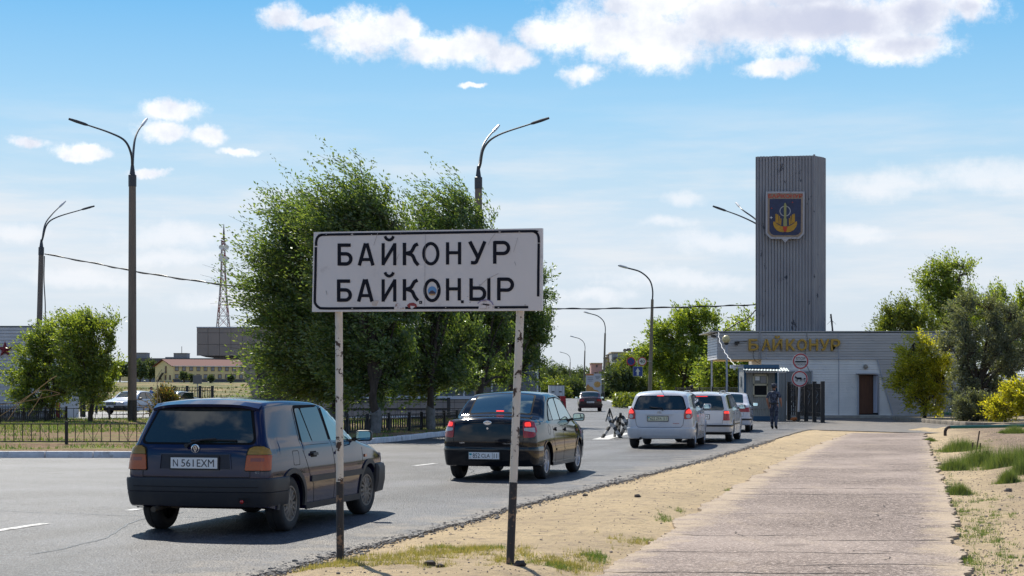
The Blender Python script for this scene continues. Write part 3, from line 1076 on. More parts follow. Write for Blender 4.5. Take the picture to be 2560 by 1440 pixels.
while x < 1340:
    x1 = x + 28.6
    for (y0, y1) in ((819.5, 832), (832, 861), (861, 889.5)):
        if x < 640 or x > 1250:
            panel(x, y0, x1, y1)
        else:
            pass
    x = x1
# the stretch of band that the crowns hide is one row of long boards
for k, x in enumerate(np.arange(x1 and 634.5, 1250, 88)):
    for (y0, y1) in ((819.5, 832), (832, 861), (861, 889.5)):
        panel(float(x), y0, min(float(x) + 88, 1263), y1)
polyplate('leg_panel', M_TILE, til, [(601, 891), (633, 891), (638, 921), (609, 921)], YC, .05)
polyplate('leg_panel', M_TILE, til, [(609.5, 922), (638, 922), (643, 952), (618, 952)], YC, .05)
polyplate('leg_panel', M_TILE, til, [(618.5, 953), (643, 953), (650, 1000), (633, 1000)], YC, .05)
x = 650
while x < 1340:
    for (y0, y1) in ((999, 1006), (1006, 1026), (1026, 1040)):
        panel(x, y0, x + 28.6, y1)
    x += 28.6
rectplate('roof_cap', M_SILL, til, 491, 817, 1352, 819.3, YC - .04, 4.6)
rectplate('sill', M_SILL, til, 880, 990, 1345, 998, YC - .09, .12)
rectplate('window_glass', mat('shop_glass', (.10, .13, .15), .06, spec=.8), til, 880, 893, 1345, 990, YC - .012, .06)
for px in (881, 949, 1020, 1090, 1160, 1230, 1300, 1344):
    rectplate('window_frame', M_SILL, til, px - 2.2, 893, px + 2.2, 990, YC - .05, .05)
rectplate('plinth', M_KERB, til, 645, 1040, 1352, 1048, YC - .3, .35)
MB().lathe([(.14, 0), (.13, -.05), (.08, -.11), (.01, -.13)], at(571, 892.5, YC + .8), 14).build('soffit_lamp', M_BLACK, til, world=True, smooth=True)
# sunlit pavement in front of it
pave = sheet('pavement', [(-8.6, 79.2), (-.6, 82.4), (2.2, 99.5), (2.3, 104), (-8.6, 104)], .07, mat('pale_pavement', (.50, .48, .46), .9, col2=(.42, .40, .38), nscale=2), .1, label='pale pavement strip in front of the tile clad building')
# pipe railing before the wall
rail = thing('pipe_railing', 'two tier black pipe railing before the tile clad wall', 'railing', at(990, 1050, 82.5))
for y in (998.5, 1022.5):
    MB().tube([at(866, y, 82.5), at(1122, y, 82.5)], .045, 8).build('rail', M_BLACK, rail, world=True, smooth=True)
for x in (865, 1121.5):
    MB().tube([at(x, 1056, 82.5), at(x, 994, 82.5)], .085, 8).build('post', M_BLACK, rail, world=True, smooth=True)

# ------------------------------------------------------------------ white building with red star, left edge
YS = 80.0
sta = thing('star_building', 'white sided building with a red star at the left edge', 'building', ((0 - 1280) * YS / F, YS, 0))
zt = at(0, 817, YS).z
xa, xb = (-260 - 1280) * YS / F, (117 - 1280) * YS / F
siding('siding', M_SID_W, sta, (xa, YS), (xb, YS), .2, zt, pitch=.16)
MB().box(((xa + xb) / 2, YS + 3.1, zt / 2), (xb - xa - .1, 6, zt - .1)).build('wall', M_SID_W, sta, world=True)
rectplate('roof_cap', M_FASCIA, sta, -262, 814.5, 119, 817.5, YS - .06, 6)
rectplate('plinth', M_PLINTH, sta, -262, 1046, 118, 1056, YS - .1, .2)
rectplate('window', M_DARK, sta, -60, 922, 9, 946, YS - .03, .05)
rectplate('window_frame', M_SILL, sta, -62, 918, 11, 922, YS - .05, .07)
sx_, sy_, R_ = 12, 874, 20.5
c0 = at(sx_, sy_, YS - .28)
ring_ = [at(sx_ + (R_ if k % 2 == 0 else R_ * .40) * math.sin(k * math.pi / 5), sy_ - (R_ if k % 2 == 0 else R_ * .40) * math.cos(k * math.pi / 5), YS - .08) for k in range(10)]
vs = [c0] + ring_ + [p + Vector((0, .1, 0)) for p in ring_]
fs = [(0, 1 + k, 1 + (k + 1) % 10) for k in range(10)] + [(1 + k, 11 + k, 11 + (k + 1) % 10, 1 + (k + 1) % 10) for k in range(10)]
MB().add(vs, fs).build('star', mat('dull_red_star', (.28, .02, .03), .5, col2=(.2, .015, .02)), sta, world=True)

# ------------------------------------------------------------------ yellow two storey house across the steppe
YY = 480.0
zg = at(0, 954, YY).z
yel = thing('yellow_house', 'yellow two storey house with a red roof across the steppe', 'building', (*at(432, 954, YY).xy, zg))
M_YEL = mat('yellow_plaster', (.80, .64, .34), .85, col2=(.74, .59, .31), nscale=.4)
M_RROOF = mat('red_metal_roof', (.15, .055, .05), .8, spec=.2)
M_WIN_B = mat('brown_window_frame', (.16, .09, .06), .7)
M_WIN_G = mat('far_glass', (.30, .33, .36), .15)
M_DGREY = mat('dark_grey_plinth', (.11, .105, .11), .9)
pc = at(432, 954, YY)                    # near corner
pl = at(388, 953, YY + 9)
pr = at(720, 956, YY + 14)
for p in (pc, pl, pr):
    p.z = 0
u1 = (pr - pc).normalized()
u2 = (pl - pc)
pd = pr + u2
ze, zr = zg + 4.75, zg + 6.65
mid_l = (pc + pl) / 2
mid_r = (pr + pd) / 2
mb = MB()
A, B_, C_, D_ = pc, pr, pd, pl
q = lambda p, z: (p.x, p.y, z)
mb.add([q(A, zg), q(B_, zg), q(C_, zg), q(D_, zg), q(A, ze), q(B_, ze), q(C_, ze), q(D_, ze), q(mid_l, zr - .1), q(mid_r, zr - .1)],
       [(0, 1, 5, 4), (1, 2, 6, 9, 5), (2, 3, 7, 6), (3, 0, 4, 8, 7)])
mb.build('wall', M_YEL, yel, world=True)
ov = u1 * -.6
for s, (e0, e1) in enumerate(((A, B_), (D_, C_))):
    out = (e0 - (mid_l if s == 0 else mid_l)).normalized() * .5
    mb = MB().add([q(e0 + ov + out, ze - .15), q(e1 + out, ze - .15), q(mid_r, zr), q(mid_l + ov, zr), q(e0 + ov + out, ze - .32), q(e1 + out, ze - .32), q(mid_r, zr - .2), q(mid_l + ov, zr - .2)],
                  [(0, 1, 2, 3), (4, 7, 6, 5), (0, 3, 7, 4), (0, 4, 5, 1)])
    mb.build('roof', M_RROOF, yel, world=True)
n1 = Vector((u1.y, -u1.x, 0))
MB().bar(q(A + n1 * .1, zg + .35), q(B_ + n1 * .1, zg + .35), .3, .8).build('plinth', M_DGREY, yel, world=True)
MB().bar(q(A + n1 * .55, ze - .2), q(B_ + n1 * .55, ze - .2), .12, .2).build('eaves', M_WHITEP, yel, world=True)
Lw = (pr - pc).length
for k in range(14):
    for r_ in range(2):
        s = (1.15 + k * 2.13)
        if s > Lw - 1.2:
            continue
        c = A + u1 * s + n1 * .02
        z = zg + (1.55 if r_ == 0 else 3.75)
        w_ = MB().bar(q(c - u1 * .55, z), q(c + u1 * .55, z), .16, 1.3).build('window', M_WIN_B, yel, world=True)
        for d_ in (-.22, .22):
            cc = c + n1 * .1 + u1 * d_
            MB().bar(q(cc - u1 * .17, z), q(cc + u1 * .17, z), .04, .95).build('pane', M_WIN_G, w_, world=True)
u2n = u2.normalized()
n2 = Vector((-u2n.y, u2n.x, 0))
if n2.dot(Vector((-1, 0, 0))) < 0 and n2.y > 0:
    n2 = -n2
for (s, z, h) in ((4.4, 3.6, 2.0), (4.6, 1.2, 1.4), (1.7, 1.2, 1.4), (8, 1.2, 1.2)):
    c = A + u2n * s
    MB().bar(q(c - u2n * .45 + n2 * .05, zg + z), q(c + u2n * .45 + n2 * .05, zg + z), .16, h).build('window' if h < 2 else 'door', M_WIN_B, yel, world=True)
mb = MB()
c = A + u2n * 4.4 + n2 * .7
mb.bar(q(c + u2n * .6, zg + 2.6), q(c + u2n * 4.2, zg + .1), .7, .14)
mb.bar(q(c - u2n * .6, zg + 2.6), q(c + u2n * .6, zg + 2.6), .9, .1)
for s in (.6, 1.8, 3.0, 4.2):
    mb.bar(q(c + u2n * s + n2 * .35, zg + 2.6 - (s - .6) * .69), q(c + u2n * s + n2 * .35, zg + 3.6 - (s - .6) * .69), .06)
mb.bar(q(c + u2n * .6 + n2 * .35, zg + 3.6), q(c + u2n * 4.2 + n2 * .35, zg + 1.1), .07)
mb.build('outside_stair', M_DGREY, yel, world=True)
# grey block behind
YG = 640.0
gb = thing('grey_apartment_block', 'long grey flat roofed block rising behind the yellow house', 'building', (*at(480, 950, YG).xy, 3.5))
M_GB = mat('far_grey_concrete', (.27, .27, .29), .9, col2=(.22, .22, .24), nscale=.1)
def pxbox(name, m, par, x0, y0, x1, y1, Y, d, yb=955):
    a, b = at(x0, y0, Y), at(x1, y1, Y)
    return MB().box(((a.x + b.x) / 2, Y + d / 2, (a.z + b.z) / 2), (b.x - a.x, d, a.z - b.z)).build(name, m, par, world=True)
pxbox('wall', M_GB, gb, 330, 897, 720, 957, YG, 12)
pxbox('parapet', M_DGREY, gb, 328, 895.5, 722, 904, YG - .4, 12.8)
pxbox('roof_house', M_GB, gb, 341, 882, 366, 903, YG + 1, 6)
pxbox('roof_house', M_GB, gb, 434, 883.5, 467, 896, YG + 1, 6)
pxbox('roof_house', M_GB, gb, 413, 892.5, 434, 896, YG + 1, 6)
pxbox('roof_edge', M_DGREY, gb, 340.5, 881.5, 366.5, 882.5, YG + .8, 6.4)
pxbox('roof_edge', M_DGREY, gb, 433.5, 882.5, 467.5, 884, YG + .8, 6.4)
MB().tube([at(454.5, 884, YG + 4), at(454.5, 866, YG + 4)], .12, 5).build('roof_mast', M_DGREY, gb, world=True)
pxbox('wall', M_YEL, thing('small_yellow_shed', 'small plain yellow shed left of the yellow house', 'shed', (*at(311, 950, 470).xy, 3.5)), 303, 942, 326, 953, 470, 5)
# lattice mast
YL = 700.0
lat = thing('lattice_radio_mast', 'tall red and white lattice radio mast with dish antennas', 'radio mast', (*at(558, 950, YL).xy, 3.0))
M_LR = mat('mast_red', (.28, .04, .04), .6)
M_LW = mat('mast_white', (.34, .33, .34), .6)
lv = [(950, 24), (905, 22.5), (860, 19), (818, 16), (790, 13.5), (762, 11), (735, 9), (712, 7.5), (690, 6.3), (668, 5.5), (650, 5.2), (632, 4.8), (615, 4.4), (600, 4.2)]
reds, whites = MB(), MB()
for i in range(len(lv) - 1):
    mbx = reds if (i % 3 == 1) else whites
    (y0, h0), (y1, h1) = lv[i], lv[i + 1]
    for s in ((-1, -1), (1, -1), (1, 1), (-1, 1)):
        def cnr(y, h, s=s):
            p = at(558, y, YL)
            r = h * YL / F * .9
            return Vector((p.x + s[0] * r, p.y + s[1] * r, p.z))
        mbx.bar(cnr(y0, h0), cnr(y1, h1), .30)
        s2 = {(-1, -1): (1, -1), (1, -1): (1, 1), (1, 1): (-1, 1), (-1, 1): (-1, -1)}[s]
        whites.bar(cnr(y0, h0), cnr(y1, h1, s2), .17)
        reds.bar(cnr(y0, h0, s2), cnr(y1, h1), .17)
        whites.bar(cnr(y0, h0), cnr(y0, h0, s2), .17)
reds.build('red_lattice', M_LR, lat, world=True)
whites.build('white_lattice', M_LW, lat, world=True)
MB().tube([at(559.5, 600, YL), at(559.5, 584, YL), at(559.5, 560, YL)], [.5, .45, .12], 6).build('antenna_spike', M_DGREY, lat, world=True)
for y in (597, 604, 611, 640, 652):
    MB().lathe([(1.1, 0), (1.1, .3), (.9, .3)], at(559, y, YL), 12).build('platform', M_LR, lat, world=True)
for (x, y, r) in ((553, 618, 1.0), (566, 618, 1.1), (553, 639, 1.1), (553, 648, 1.1), (565.5, 647, 1.1), (554, 690, .7)):
    MB().lathe([(.05, 0), (r, -.3), (r, .2), (.3, .7), (.02, .75)], at(x, y, YL - 1.2), 14, 'y').build('dish', M_WHITEP, lat, world=True, smooth=True)

# ------------------------------------------------------------------ apartments behind the trees on the right
YA = 420.0
ap = thing('apartment_block', 'pale apartment block with satellite dishes on the roof above the trees', 'building', (*at(1575, 960, YA).xy, 0))
M_AP = mat('pale_apartment_wall', (.40, .41, .42), .9, col2=(.34, .35, .36), nscale=.3)
M_APB = mat('beige_apartment_wall', (.52, .41, .28), .9)
M_PINK = mat('pink_house_wall', (.55, .33, .31), .9)
pxbox('wall', M_AP, ap, 1529, 882, 1640, 975, YA, 12)
pxbox('roof_slab', M_APB, ap, 1528, 879.5, 1642, 882.5, YA - .5, 13)
for (x0, x1) in ((1538, 1549.5), (1557, 1564), (1571.5, 1578), (1587, 1592), (1601, 1607), (1618, 1626)):
    for r_ in range(2):
        w_ = pxbox('window', M_WIN_G, ap, x0, 884.5 + 12 * r_, x1, 891.5 + 12 * r_, YA - .12, .3)
        pxbox('window_frame', M_WHITEP, w_, (x0 + x1) / 2 - .4, 884.5 + 12 * r_, (x0 + x1) / 2 + .4, 891.5 + 12 * r_, YA - .2, .1)
pxbox('balcony', M_DGREY, ap, 1534, 893, 1553, 899, YA - 1, 1)
for (x, y, r) in ((1562, 876, .45), (1570, 875.5, .5), (1574, 875, .5), (1586, 875.5, .55), (1590, 876.5, .5)):
    MB().lathe([(.05, 0), (r, -.2), (r, .0)], at(x, y, YA + 2), 10, 'y').tube([at(x, y, YA + 2.1), at(x, 881, YA + 2.1)], .06, 5).build('satellite_dish', M_DGREY, ap, world=True)
bs = thing('beige_stepped_block', 'beige stepped end of a house left of the pale apartment block', 'building', (*at(1520, 960, 430).xy, 0))
pxbox('wall', M_APB, bs, 1519.5, 887, 1530, 975, 432, 8)
pxbox('wall', M_APB, bs, 1513.5, 894, 1521, 975, 428, 8)
pxbox('roof', M_DGREY, bs, 1518.5, 885.5, 1531, 887.5, 431, 9)
pxbox('roof', M_DGREY, bs, 1512.5, 892.8, 1520, 894.6, 427, 9)
pxbox('window', M_WIN_G, bs, 1515, 898, 1518, 904, 427.7, .3)
pk = thing('pink_house', 'small flat pink house far away between the lamp posts', 'building', (*at(1490, 960, 460).xy, 0))
pxbox('wall', M_PINK, pk, 1478, 908.5, 1506, 970, 460, 8)
pxbox('roof', M_APB, pk, 1477, 907, 1507, 909, 459.5, 9)
pxbox('window', M_DGREY, pk, 1490, 912, 1494, 918, 459.8, .3)

# ------------------------------------------------------------------ street lamps
M_POLE = mat('old_concrete_pole', (.21, .175, .145), .9, col2=(.165, .14, .12), nscale=6, stretch=(1, 1, .15), bump=.2, bscale=30)
M_ARM = mat('lamp_arm_steel', (.06, .065, .075), .45, metal=.4)
M_HEAD = mat('lamp_head', (.55, .56, .58), .35, metal=.3)


def double_lamp(label, bx, Y, top_y, lean, arms, parent_group, black=True, rb=.20, rt=.155):
    """arms: list of (pixel polyline, depth at the tip)"""
    p0 = at(bx, 0, Y)
    o = thing('street_lamp', label, 'street lamp', (p0.x, Y, 0), 0, parent_group)
    ptop = at(bx + lean, top_y, Y)
    base = Vector((p0.x, Y, -.1))
    MB().tube([base, base.lerp(ptop, .5), ptop], [rb, (rb + rt) / 2, rt], 16).build('pole', M_POLE, o, world=True, smooth=True)
    if black:
        d = (ptop - base).normalized()
        MB().tube([base, base + d * 1.15], [rb + .006, rb + .004], 16).build('black_base', M_BLACK, o, world=True, smooth=True)
    d = (ptop - base).normalized()
    MB().tube([ptop - d * .25, ptop + d * .25, ptop + d * .28, ptop + d * .75], [rt + .02, rt + .02, rt * .8, .06], 12).build('collar', M_ARM, o, world=True, smooth=True)
    st = ptop + d * .6
    for pts, dy in arms:
        n = len(pts)
        P3 = [st] + [at(x, y, Y + dy * (k + 1) / n) for k, (x, y) in enumerate(pts)]
        cv = crom(P3, 6)
        arm = MB().tube(cv, [.062 - .03 * i / (len(cv) - 1) for i in range(len(cv))], 8).build('arm', M_ARM, o, world=True, smooth=True)
        e = cv[-1]
        dd = (cv[-1] - cv[-4]).normalized()
        a, b = e - dd * .1, e + dd * .75
        hb = MB().tube([a, a + dd * .12, a + dd * .5, b], [.04, .065, .07, .05], 10)
        hb.v = [(v[0], v[1], v[2] if v[2] > 0 else v[2]) for v in hb.v]
        hb.build('lamp_head', M_HEAD if abs(dy) > 1.5 else M_ARM, arm, world=True, smooth=True)  # pale colour paints sunlight on heads of arms pointing away; others stay dark
    return o


double_lamp('tallest concrete street lamp with two arms and black painted foot at left', 330.5, 72, 452, 0.5,
            [([(328, 385), (312, 352), (275, 332), (214, 311)], -.6), ([(333, 385), (337, 350), (345, 328), (356, 312)], 2.6)], 'tall concrete street lamps')
double_lamp('double armed street lamp at far left carrying the overhead cable', 93, 104, 628, 10, [([(106, 595), (113, 560), (130, 536), (150, 516)], 3.5), ([(107, 595), (118, 560), (145, 542), (208, 523)], -.5)], 'tall concrete street lamps', False)
double_lamp('double armed street lamp standing behind the central trees', 1198, 72, 458, -2, [([(1199, 410), (1206, 370), (1219, 345), (1234, 328)], 2.6), ([(1201, 410), (1211, 368), (1245, 338), (1332, 308)], -.6)], 'tall concrete street lamps')
double_lamp('street lamp hidden behind the ribbed pylon with only its arms showing', 1905, 96, 600, 0, [([(1900, 560), (1885, 545), (1858, 526), (1848, 516)], 2.5), ([(1900, 570), (1888, 558), (1850, 540), (1812, 526)], -.3)], 'tall concrete street lamps', False)

lampdata = [(1628, 143, 'single armed street lamp beside the speed limit sign'), (1511, 228, 'single armed street lamp with black foot right of the food billboard'),
            (1461, 330, 'single armed street lamp just left of the food billboard'), (1424.5, 467, 'single armed street lamp above the white box truck'), (1397, 609, 'most distant single armed street lamp near the central trees')]
x0, Y0 = at(1628, 0, 143).x, 143
sl = thing('street_lamp', lampdata[0][2], 'street lamp', (x0, Y0, 0), 0, 'single armed street lamps along the far road')
MB().tube([(-.15, 0, -.1), (.1, 0, 9.4)], [.19, .12], 12).build('pole', M_POLE, sl, smooth=True)
MB().tube([(-.155, 0, -.1), (-.125, 0, 1.1)], [.197, .195], 12).build('black_base', M_BLACK, sl, smooth=True)
cv = crom([(.1, 0, 9.2), (.12, 0, 10.2), (-.15, 0, 11.1), (-.95, 0, 11.8), (-2.1, 0, 12.15)], 6)
am = MB().tube(cv, [.065] * len(cv), 8).build('arm', M_ARM, sl, smooth=True)
MB().tube([(-2.0, 0, 12.12), (-2.15, 0, 12.17), (-2.7, 0, 12.33), (-2.9, 0, 12.36)], [.05, .10, .11, .05], 8).build('lamp_head', M_HEAD, am, smooth=True)
for bx, Y, lb in lampdata[1:]:
    copy_tree(sl, None, (at(bx, 0, Y).x, Y, 0), lb)
# globe lamp on a grey post before the canopy
gl = thing('globe_lamp', 'grey lamp post with a pale yellow globe before the canopy', 'lamp post', (at(1818, 0, 86).x, 86, 0))
MB().tube([at(1818, 1050, 86), at(1816.5, 860, 86)], .055, 10).build('pole', M_TRIM, gl, world=True, smooth=True)
gc = at(1815.5, 848, 86)
prof = [(.21 * math.sin(a), -.21 * math.cos(a)) for a in np.linspace(.25, math.pi - .01, 14)]
MB().lathe(prof, gc, 20).build('globe', mat('globe_plastic', (.62, .52, .26), .3), gl, world=True, smooth=True)
MB().lathe([(.06, -.3), (.13, -.24), (.13, -.19), (.0, -.18)], gc, 16).build('holder', M_BLACK, gl, world=True, smooth=True)

# ------------------------------------------------------------------ overhead cables
def cable(name, label, pts, r=.03, tw=None):
    mb = MB().tube(crom(pts, 8), r, 6)
    if tw:
        cv = crom(pts, 14)
        mb.tube([p + Vector((0, 0, tw * math.sin(i * .55))) for i, p in enumerate(cv)], r * .7, 5)
    o = mb.build(name, M_BLACK, smooth=True)
    return tag(o, label, 'cable')
cable('overhead_cable', 'sagging overhead cable from the far left street lamp into the big trees', [at(112, 635, 104), at(240, 659, 99), at(330, 677, 95), at(440, 695, 91), at(560, 712, 87), at(700, 731, 83)], .035, .05)
cable('overhead_cable', 'overhead cable running from the big trees to the ribbed pylon', [at(1330, 770, 80), at(1430, 772, 82), at(1560, 771, 84), at(1700, 768, 86), at(1800, 765, 87), at(1888, 762, 88.4)], .028, .04)
cable('hanging_cable', 'loose cable hanging down the far left lamp pole', [at(111, 640, 103.8), at(110, 700, 103.8), at(113, 760, 103.8), at(113, 830, 103.8)], .04)
cable('overhead_cable', 'short dark cable from the pylon down to the canopy corner', [at(1889, 775, 88.4), at(1870, 795, 88), at(1840, 810, 87.8), at(1812, 828, 87.7)], .03, .03)
wc = MB()
cv = crom([at(1796, 832, 87.4), at(1800, 855, 86), at(1812, 880, 84), at(1826, 900, 82), at(1838, 913, 80.6), at(1850, 914, 80.6)], 14)
wc.tube([p + Vector((.022 * math.sin(i * .8), 0, .01 * math.cos(i * .8))) for i, p in enumerate(cv)], .018, 6)
tag(wc.build('white_cable_hose', M_WHITEP, smooth=True), 'wavy white cable hose sagging from the canopy to the guard booth', 'cable')
# ------------------------------------------------------------------ cars
def hermite(pts):
    """monotone cubic through (x, v)"""
    x = np.array([p[0] for p in pts], float)
    y = np.array([p[1] for p in pts], float)
    h = np.diff(x)
    d = np.diff(y) / h
    m = np.zeros(len(x))
    m[0], m[-1] = d[0], d[-1]
    for i in range(1, len(x) - 1):
        m[i] = 0 if d[i - 1] * d[i] <= 0 else 2 / (1 / d[i - 1] + 1 / d[i])

    def f(t):
        t = min(max(t, x[0]), x[-1])
        i = min(int(np.searchsorted(x, t, 'right')) - 1, len(x) - 2)
        s = (t - x[i]) / h[i]
        return float((2 * s ** 3 - 3 * s ** 2 + 1) * y[i] + (s ** 3 - 2 * s ** 2 + s) * h[i] * m[i] + (-2 * s ** 3 + 3 * s ** 2) * y[i + 1] + (s ** 3 - s ** 2) * h[i] * m[i + 1])
    return f


def arc_poly(pts, r=.03, n=4):
    """round the corners of a closed 2D polygon"""
    out = []
    k = len(pts)
    for i in range(k):
        p0, p, p1 = Vector(pts[i - 1]), Vector(pts[i]), Vector(pts[(i + 1) % k])
        a, b = (p0 - p), (p1 - p)
        ra = min(r, a.length * .45, b.length * .45)
        a, b = p + a.normalized() * ra, p + b.normalized() * ra
        for j in range(n + 1):
            t = j / n
            q = a * (1 - t) ** 2 + p * 2 * t * (1 - t) + b * t * t
            out.append((q.x, q.y))
    return out


class Body:
    def __init__(s, L, Wd, zt, wb, xr, R, sill=.23, belt=.9, tum=.32, lean=None, leanf=None, bow=.05, bowf=.12, rr=.09, crown=.045, rc=.10, bulge=.035, taper=.05, fall=1.5, Ra=None, beltline=None):
        s.L, s.hw, s.wb, s.xr, s.R, s.sill, s.tum = L, Wd / 2, wb, xr, R, sill, tum
        s.ztf = hermite(zt)
        s.lean = hermite(lean) if lean else (lambda z: 0)
        s.leanf = hermite(leanf) if leanf else (lambda z: 0)
        s.bow, s.bowf, s.rr, s.crown, s.rc, s.bulge, s.taper, s.fall = bow, bowf, rr, crown, rc, bulge, taper, fall
        s.Ra = Ra or R + .045
        s.beltf = hermite(beltline) if beltline else (lambda x: belt)

    def w(s, x, z):
        zm = .58
        b = s.beltf(x)
        v = s.hw
        if z <= b:
            v -= s.bulge * ((z - zm) / (b - zm)) ** 2 if z > zm else s.bulge * 1.6 * ((zm - z) / zm) ** 2
        else:
            v -= s.bulge + .012 + s.tum * (z - b)
        tr = max(0, 1 - x / 1.3)
        tf = max(0, 1 - (s.L - x) / 1.3)
        v -= s.hw * (s.taper * tr ** 2 + s.taper * 1.6 * tf ** 2)
        return v

    def inset(s, x):
        r = s.rr
        e = 0
        d = min(x, s.L - x)
        if d < r:
            e = r - math.sqrt(max(0, r * r - (r - d) ** 2))
        return e

    def zt(s, x):
        return s.ztf(x) - s.inset(x) * .7

    def dfm(s, x, y, z):
        fr = max(0, 1 - x / s.fall) ** 2
        ff = max(0, 1 - (s.L - x) / s.fall) ** 2
        return (x + (s.lean(z) + s.bow * y * y) * fr - (s.leanf(z) + s.bowf * y * y) * ff, y, z)

    def zb(s, x):
        z = s.sill
        for xc in (s.xr, s.xr + s.wb):
            d = abs(x - xc)
            if d < s.Ra:
                z = max(z, s.R + math.sqrt(s.Ra ** 2 - d * d) * .98)
        e = min(x, s.L - x)
        if e < .5:
            z = max(z, s.sill + (.5 - e) * .16)
        return z

    def wz(s, x, z):
        """half width including the rounding up into the roof"""
        zt = s.zt(x)
        rc = min(s.rc, (zt - s.zb(x)) * .4)
        zc = zt - s.crown - rc
        if z <= zc:
            return s.w(x, z)
        sn = min(1, (z - zc) / rc)
        return s.w(x, zc) - rc * (1 - math.sqrt(1 - sn * sn)) - .25 * rc * sn

    def ring(s, x):
        e = s.inset(x)
        zt, zb = s.zt(x), s.zb(x)
        rc = min(s.rc, (zt - zb) * .4)
        zc = zt - s.crown - rc
        b = min(s.beltf(x), zc - .01)
        lv = [zb + (b - zb) * (i / 11) for i in range(12)] + [b + (zc - b) * (i / 7) for i in range(1, 8)]
        pts = [(s.w(x, zb) - e - .13, zb), (s.w(x, zb) - e - .004, zb)]
        pts += [(s.w(x, z) - e, z) for z in lv]
        wt_ = pts[-1][0]
        for k in range(1, 7):
            a = k / 6 * math.pi / 2
            pts.append((wt_ - rc * (1 - math.cos(a)) - .25 * rc * math.sin(a), zc + rc * math.sin(a)))
        we = pts[-1][0]
        for k in range(1, 7):
            y = we * (1 - k / 6)
            pts.append((y, zt - s.crown * (y / we) ** 2 if we > 1e-6 else zt))
        return pts

    def mesh(s, name, m, parent):
        xs_ = set(np.linspace(s.rr, s.L - s.rr, int(s.L / .045)).tolist())
        for k in range(0, 9):
            d = s.rr * (1 - math.cos(k / 8 * math.pi / 2))
            xs_ |= {d, s.L - d}
        for xc in (s.xr, s.xr + s.wb):
            for k in range(-16, 17):
                xs_.add(xc + s.Ra * math.sin(k / 16 * math.pi / 2))
        xs_ = sorted(x for x in xs_ if 0 <= x <= s.L)
        xs_ = [x for i, x in enumerate(xs_) if i == 0 or x - xs_[i - 1] > .004]
        vs, fs = [], []
        rows = []
        for x in xs_:
            r = s.ring(x)
            full = [(-y, z) for y, z in r[:-1]] + [(r[-1][0], r[-1][1])] + [(y, z) for y, z in r[-2::-1]]
            rows.append(len(vs))
            vs += [s.dfm(x, y, z) for y, z in full]
            n = len(full)
        for a, b in zip(rows[:-1], rows[1:]):
            for j in range(n - 1):
                fs.append((a + j, a + j + 1, b + j + 1, b + j))
        # end faces
        for x, base, flip in ((xs_[0], rows[0], False), (xs_[-1], rows[-1], True)):
            r = s.ring(x)
            K = 8
            prev = None
            for j, (y, z) in enumerate(r[:-1]):
                cur = []
                for k in range(K + 1):
                    if k == 0:
                        cur.append(base + n - 1 - j)
                    elif k == K:
                        cur.append(base + j)
                    else:
                        yy = y * (1 - 2 * k / K)
                        cur.append(len(vs))
                        vs.append(s.dfm(x, yy, z))
                if prev:
                    for k in range(K):
                        fs.append((prev[k], prev[k + 1], cur[k + 1], cur[k]))
                prev = cur
            top = base + len(r) - 1
            for k in range(K):
                fs.append((prev[k], prev[k + 1], top))
        o = MB().add(vs, fs).build(name, m, parent, smooth=True, sharp=38)
        return o

    # ---- surface maps: (a, b, offset) -> point
    def inv(s, xa, y, z):
        x = xa
        for _ in range(6):
            x = xa - (s.dfm(x, y, z)[0] - x)
            x = min(max(x, 0), s.L)
        return x

    def side(s, sg):
        def f(xa, z, o):
            x = s.inv(xa, s.hw, z) if True else xa
            z = min(z, s.zt(x) - s.crown)
            y = (s.wz(x, z) - s.inset(x) + o) * sg
            return s.dfm(x, y, z)
        return f

    def top(s, x, y, o):
        """on the roof, bonnet, boot or a sloping screen; x is measured along the undeformed car"""
        r = s.ring(x)
        we = r[-7][0]
        zt = s.zt(x)
        z = zt - s.crown * min(1, abs(y) / we) ** 2
        dz = (s.zt(x + .02) - s.zt(x - .02)) / .04
        n = Vector((-dz, 0, 1)).normalized()
        p = s.dfm(x, y, z)
        return (p[0] + n.x * o, p[1], p[2] + n.z * o)

    def wrap(s, front=False):
        """a = distance from the centre line round the corner, b = height"""
        def f(a, z, o):
            sg = 1 if a >= 0 else -1
            a = abs(a)
            r = s.rr
            x = 0.0
            base = s.w(0 if not front else s.L, z)
            wr = base - r
            if a <= wr:
                x, y, nx, ny = 0.0, a, -1, 0
            elif a <= wr + r * math.pi / 2:
                ph = (a - wr) / r
                x = r - r * math.cos(ph)
                y = wr + r * math.sin(ph)
                nx, ny = -math.cos(ph), math.sin(ph)
            else:
                x = r + a - wr - r * math.pi / 2
                y = s.w(x if not front else s.L - x, z)
                nx, ny = 0, 1
            if front:
                X = s.L - x
                nx = -nx
            else:
                X = x
            p = s.dfm(X, y, z)
            return (p[0] + nx * o, (p[1] + ny * o) * sg, p[2])
        return f


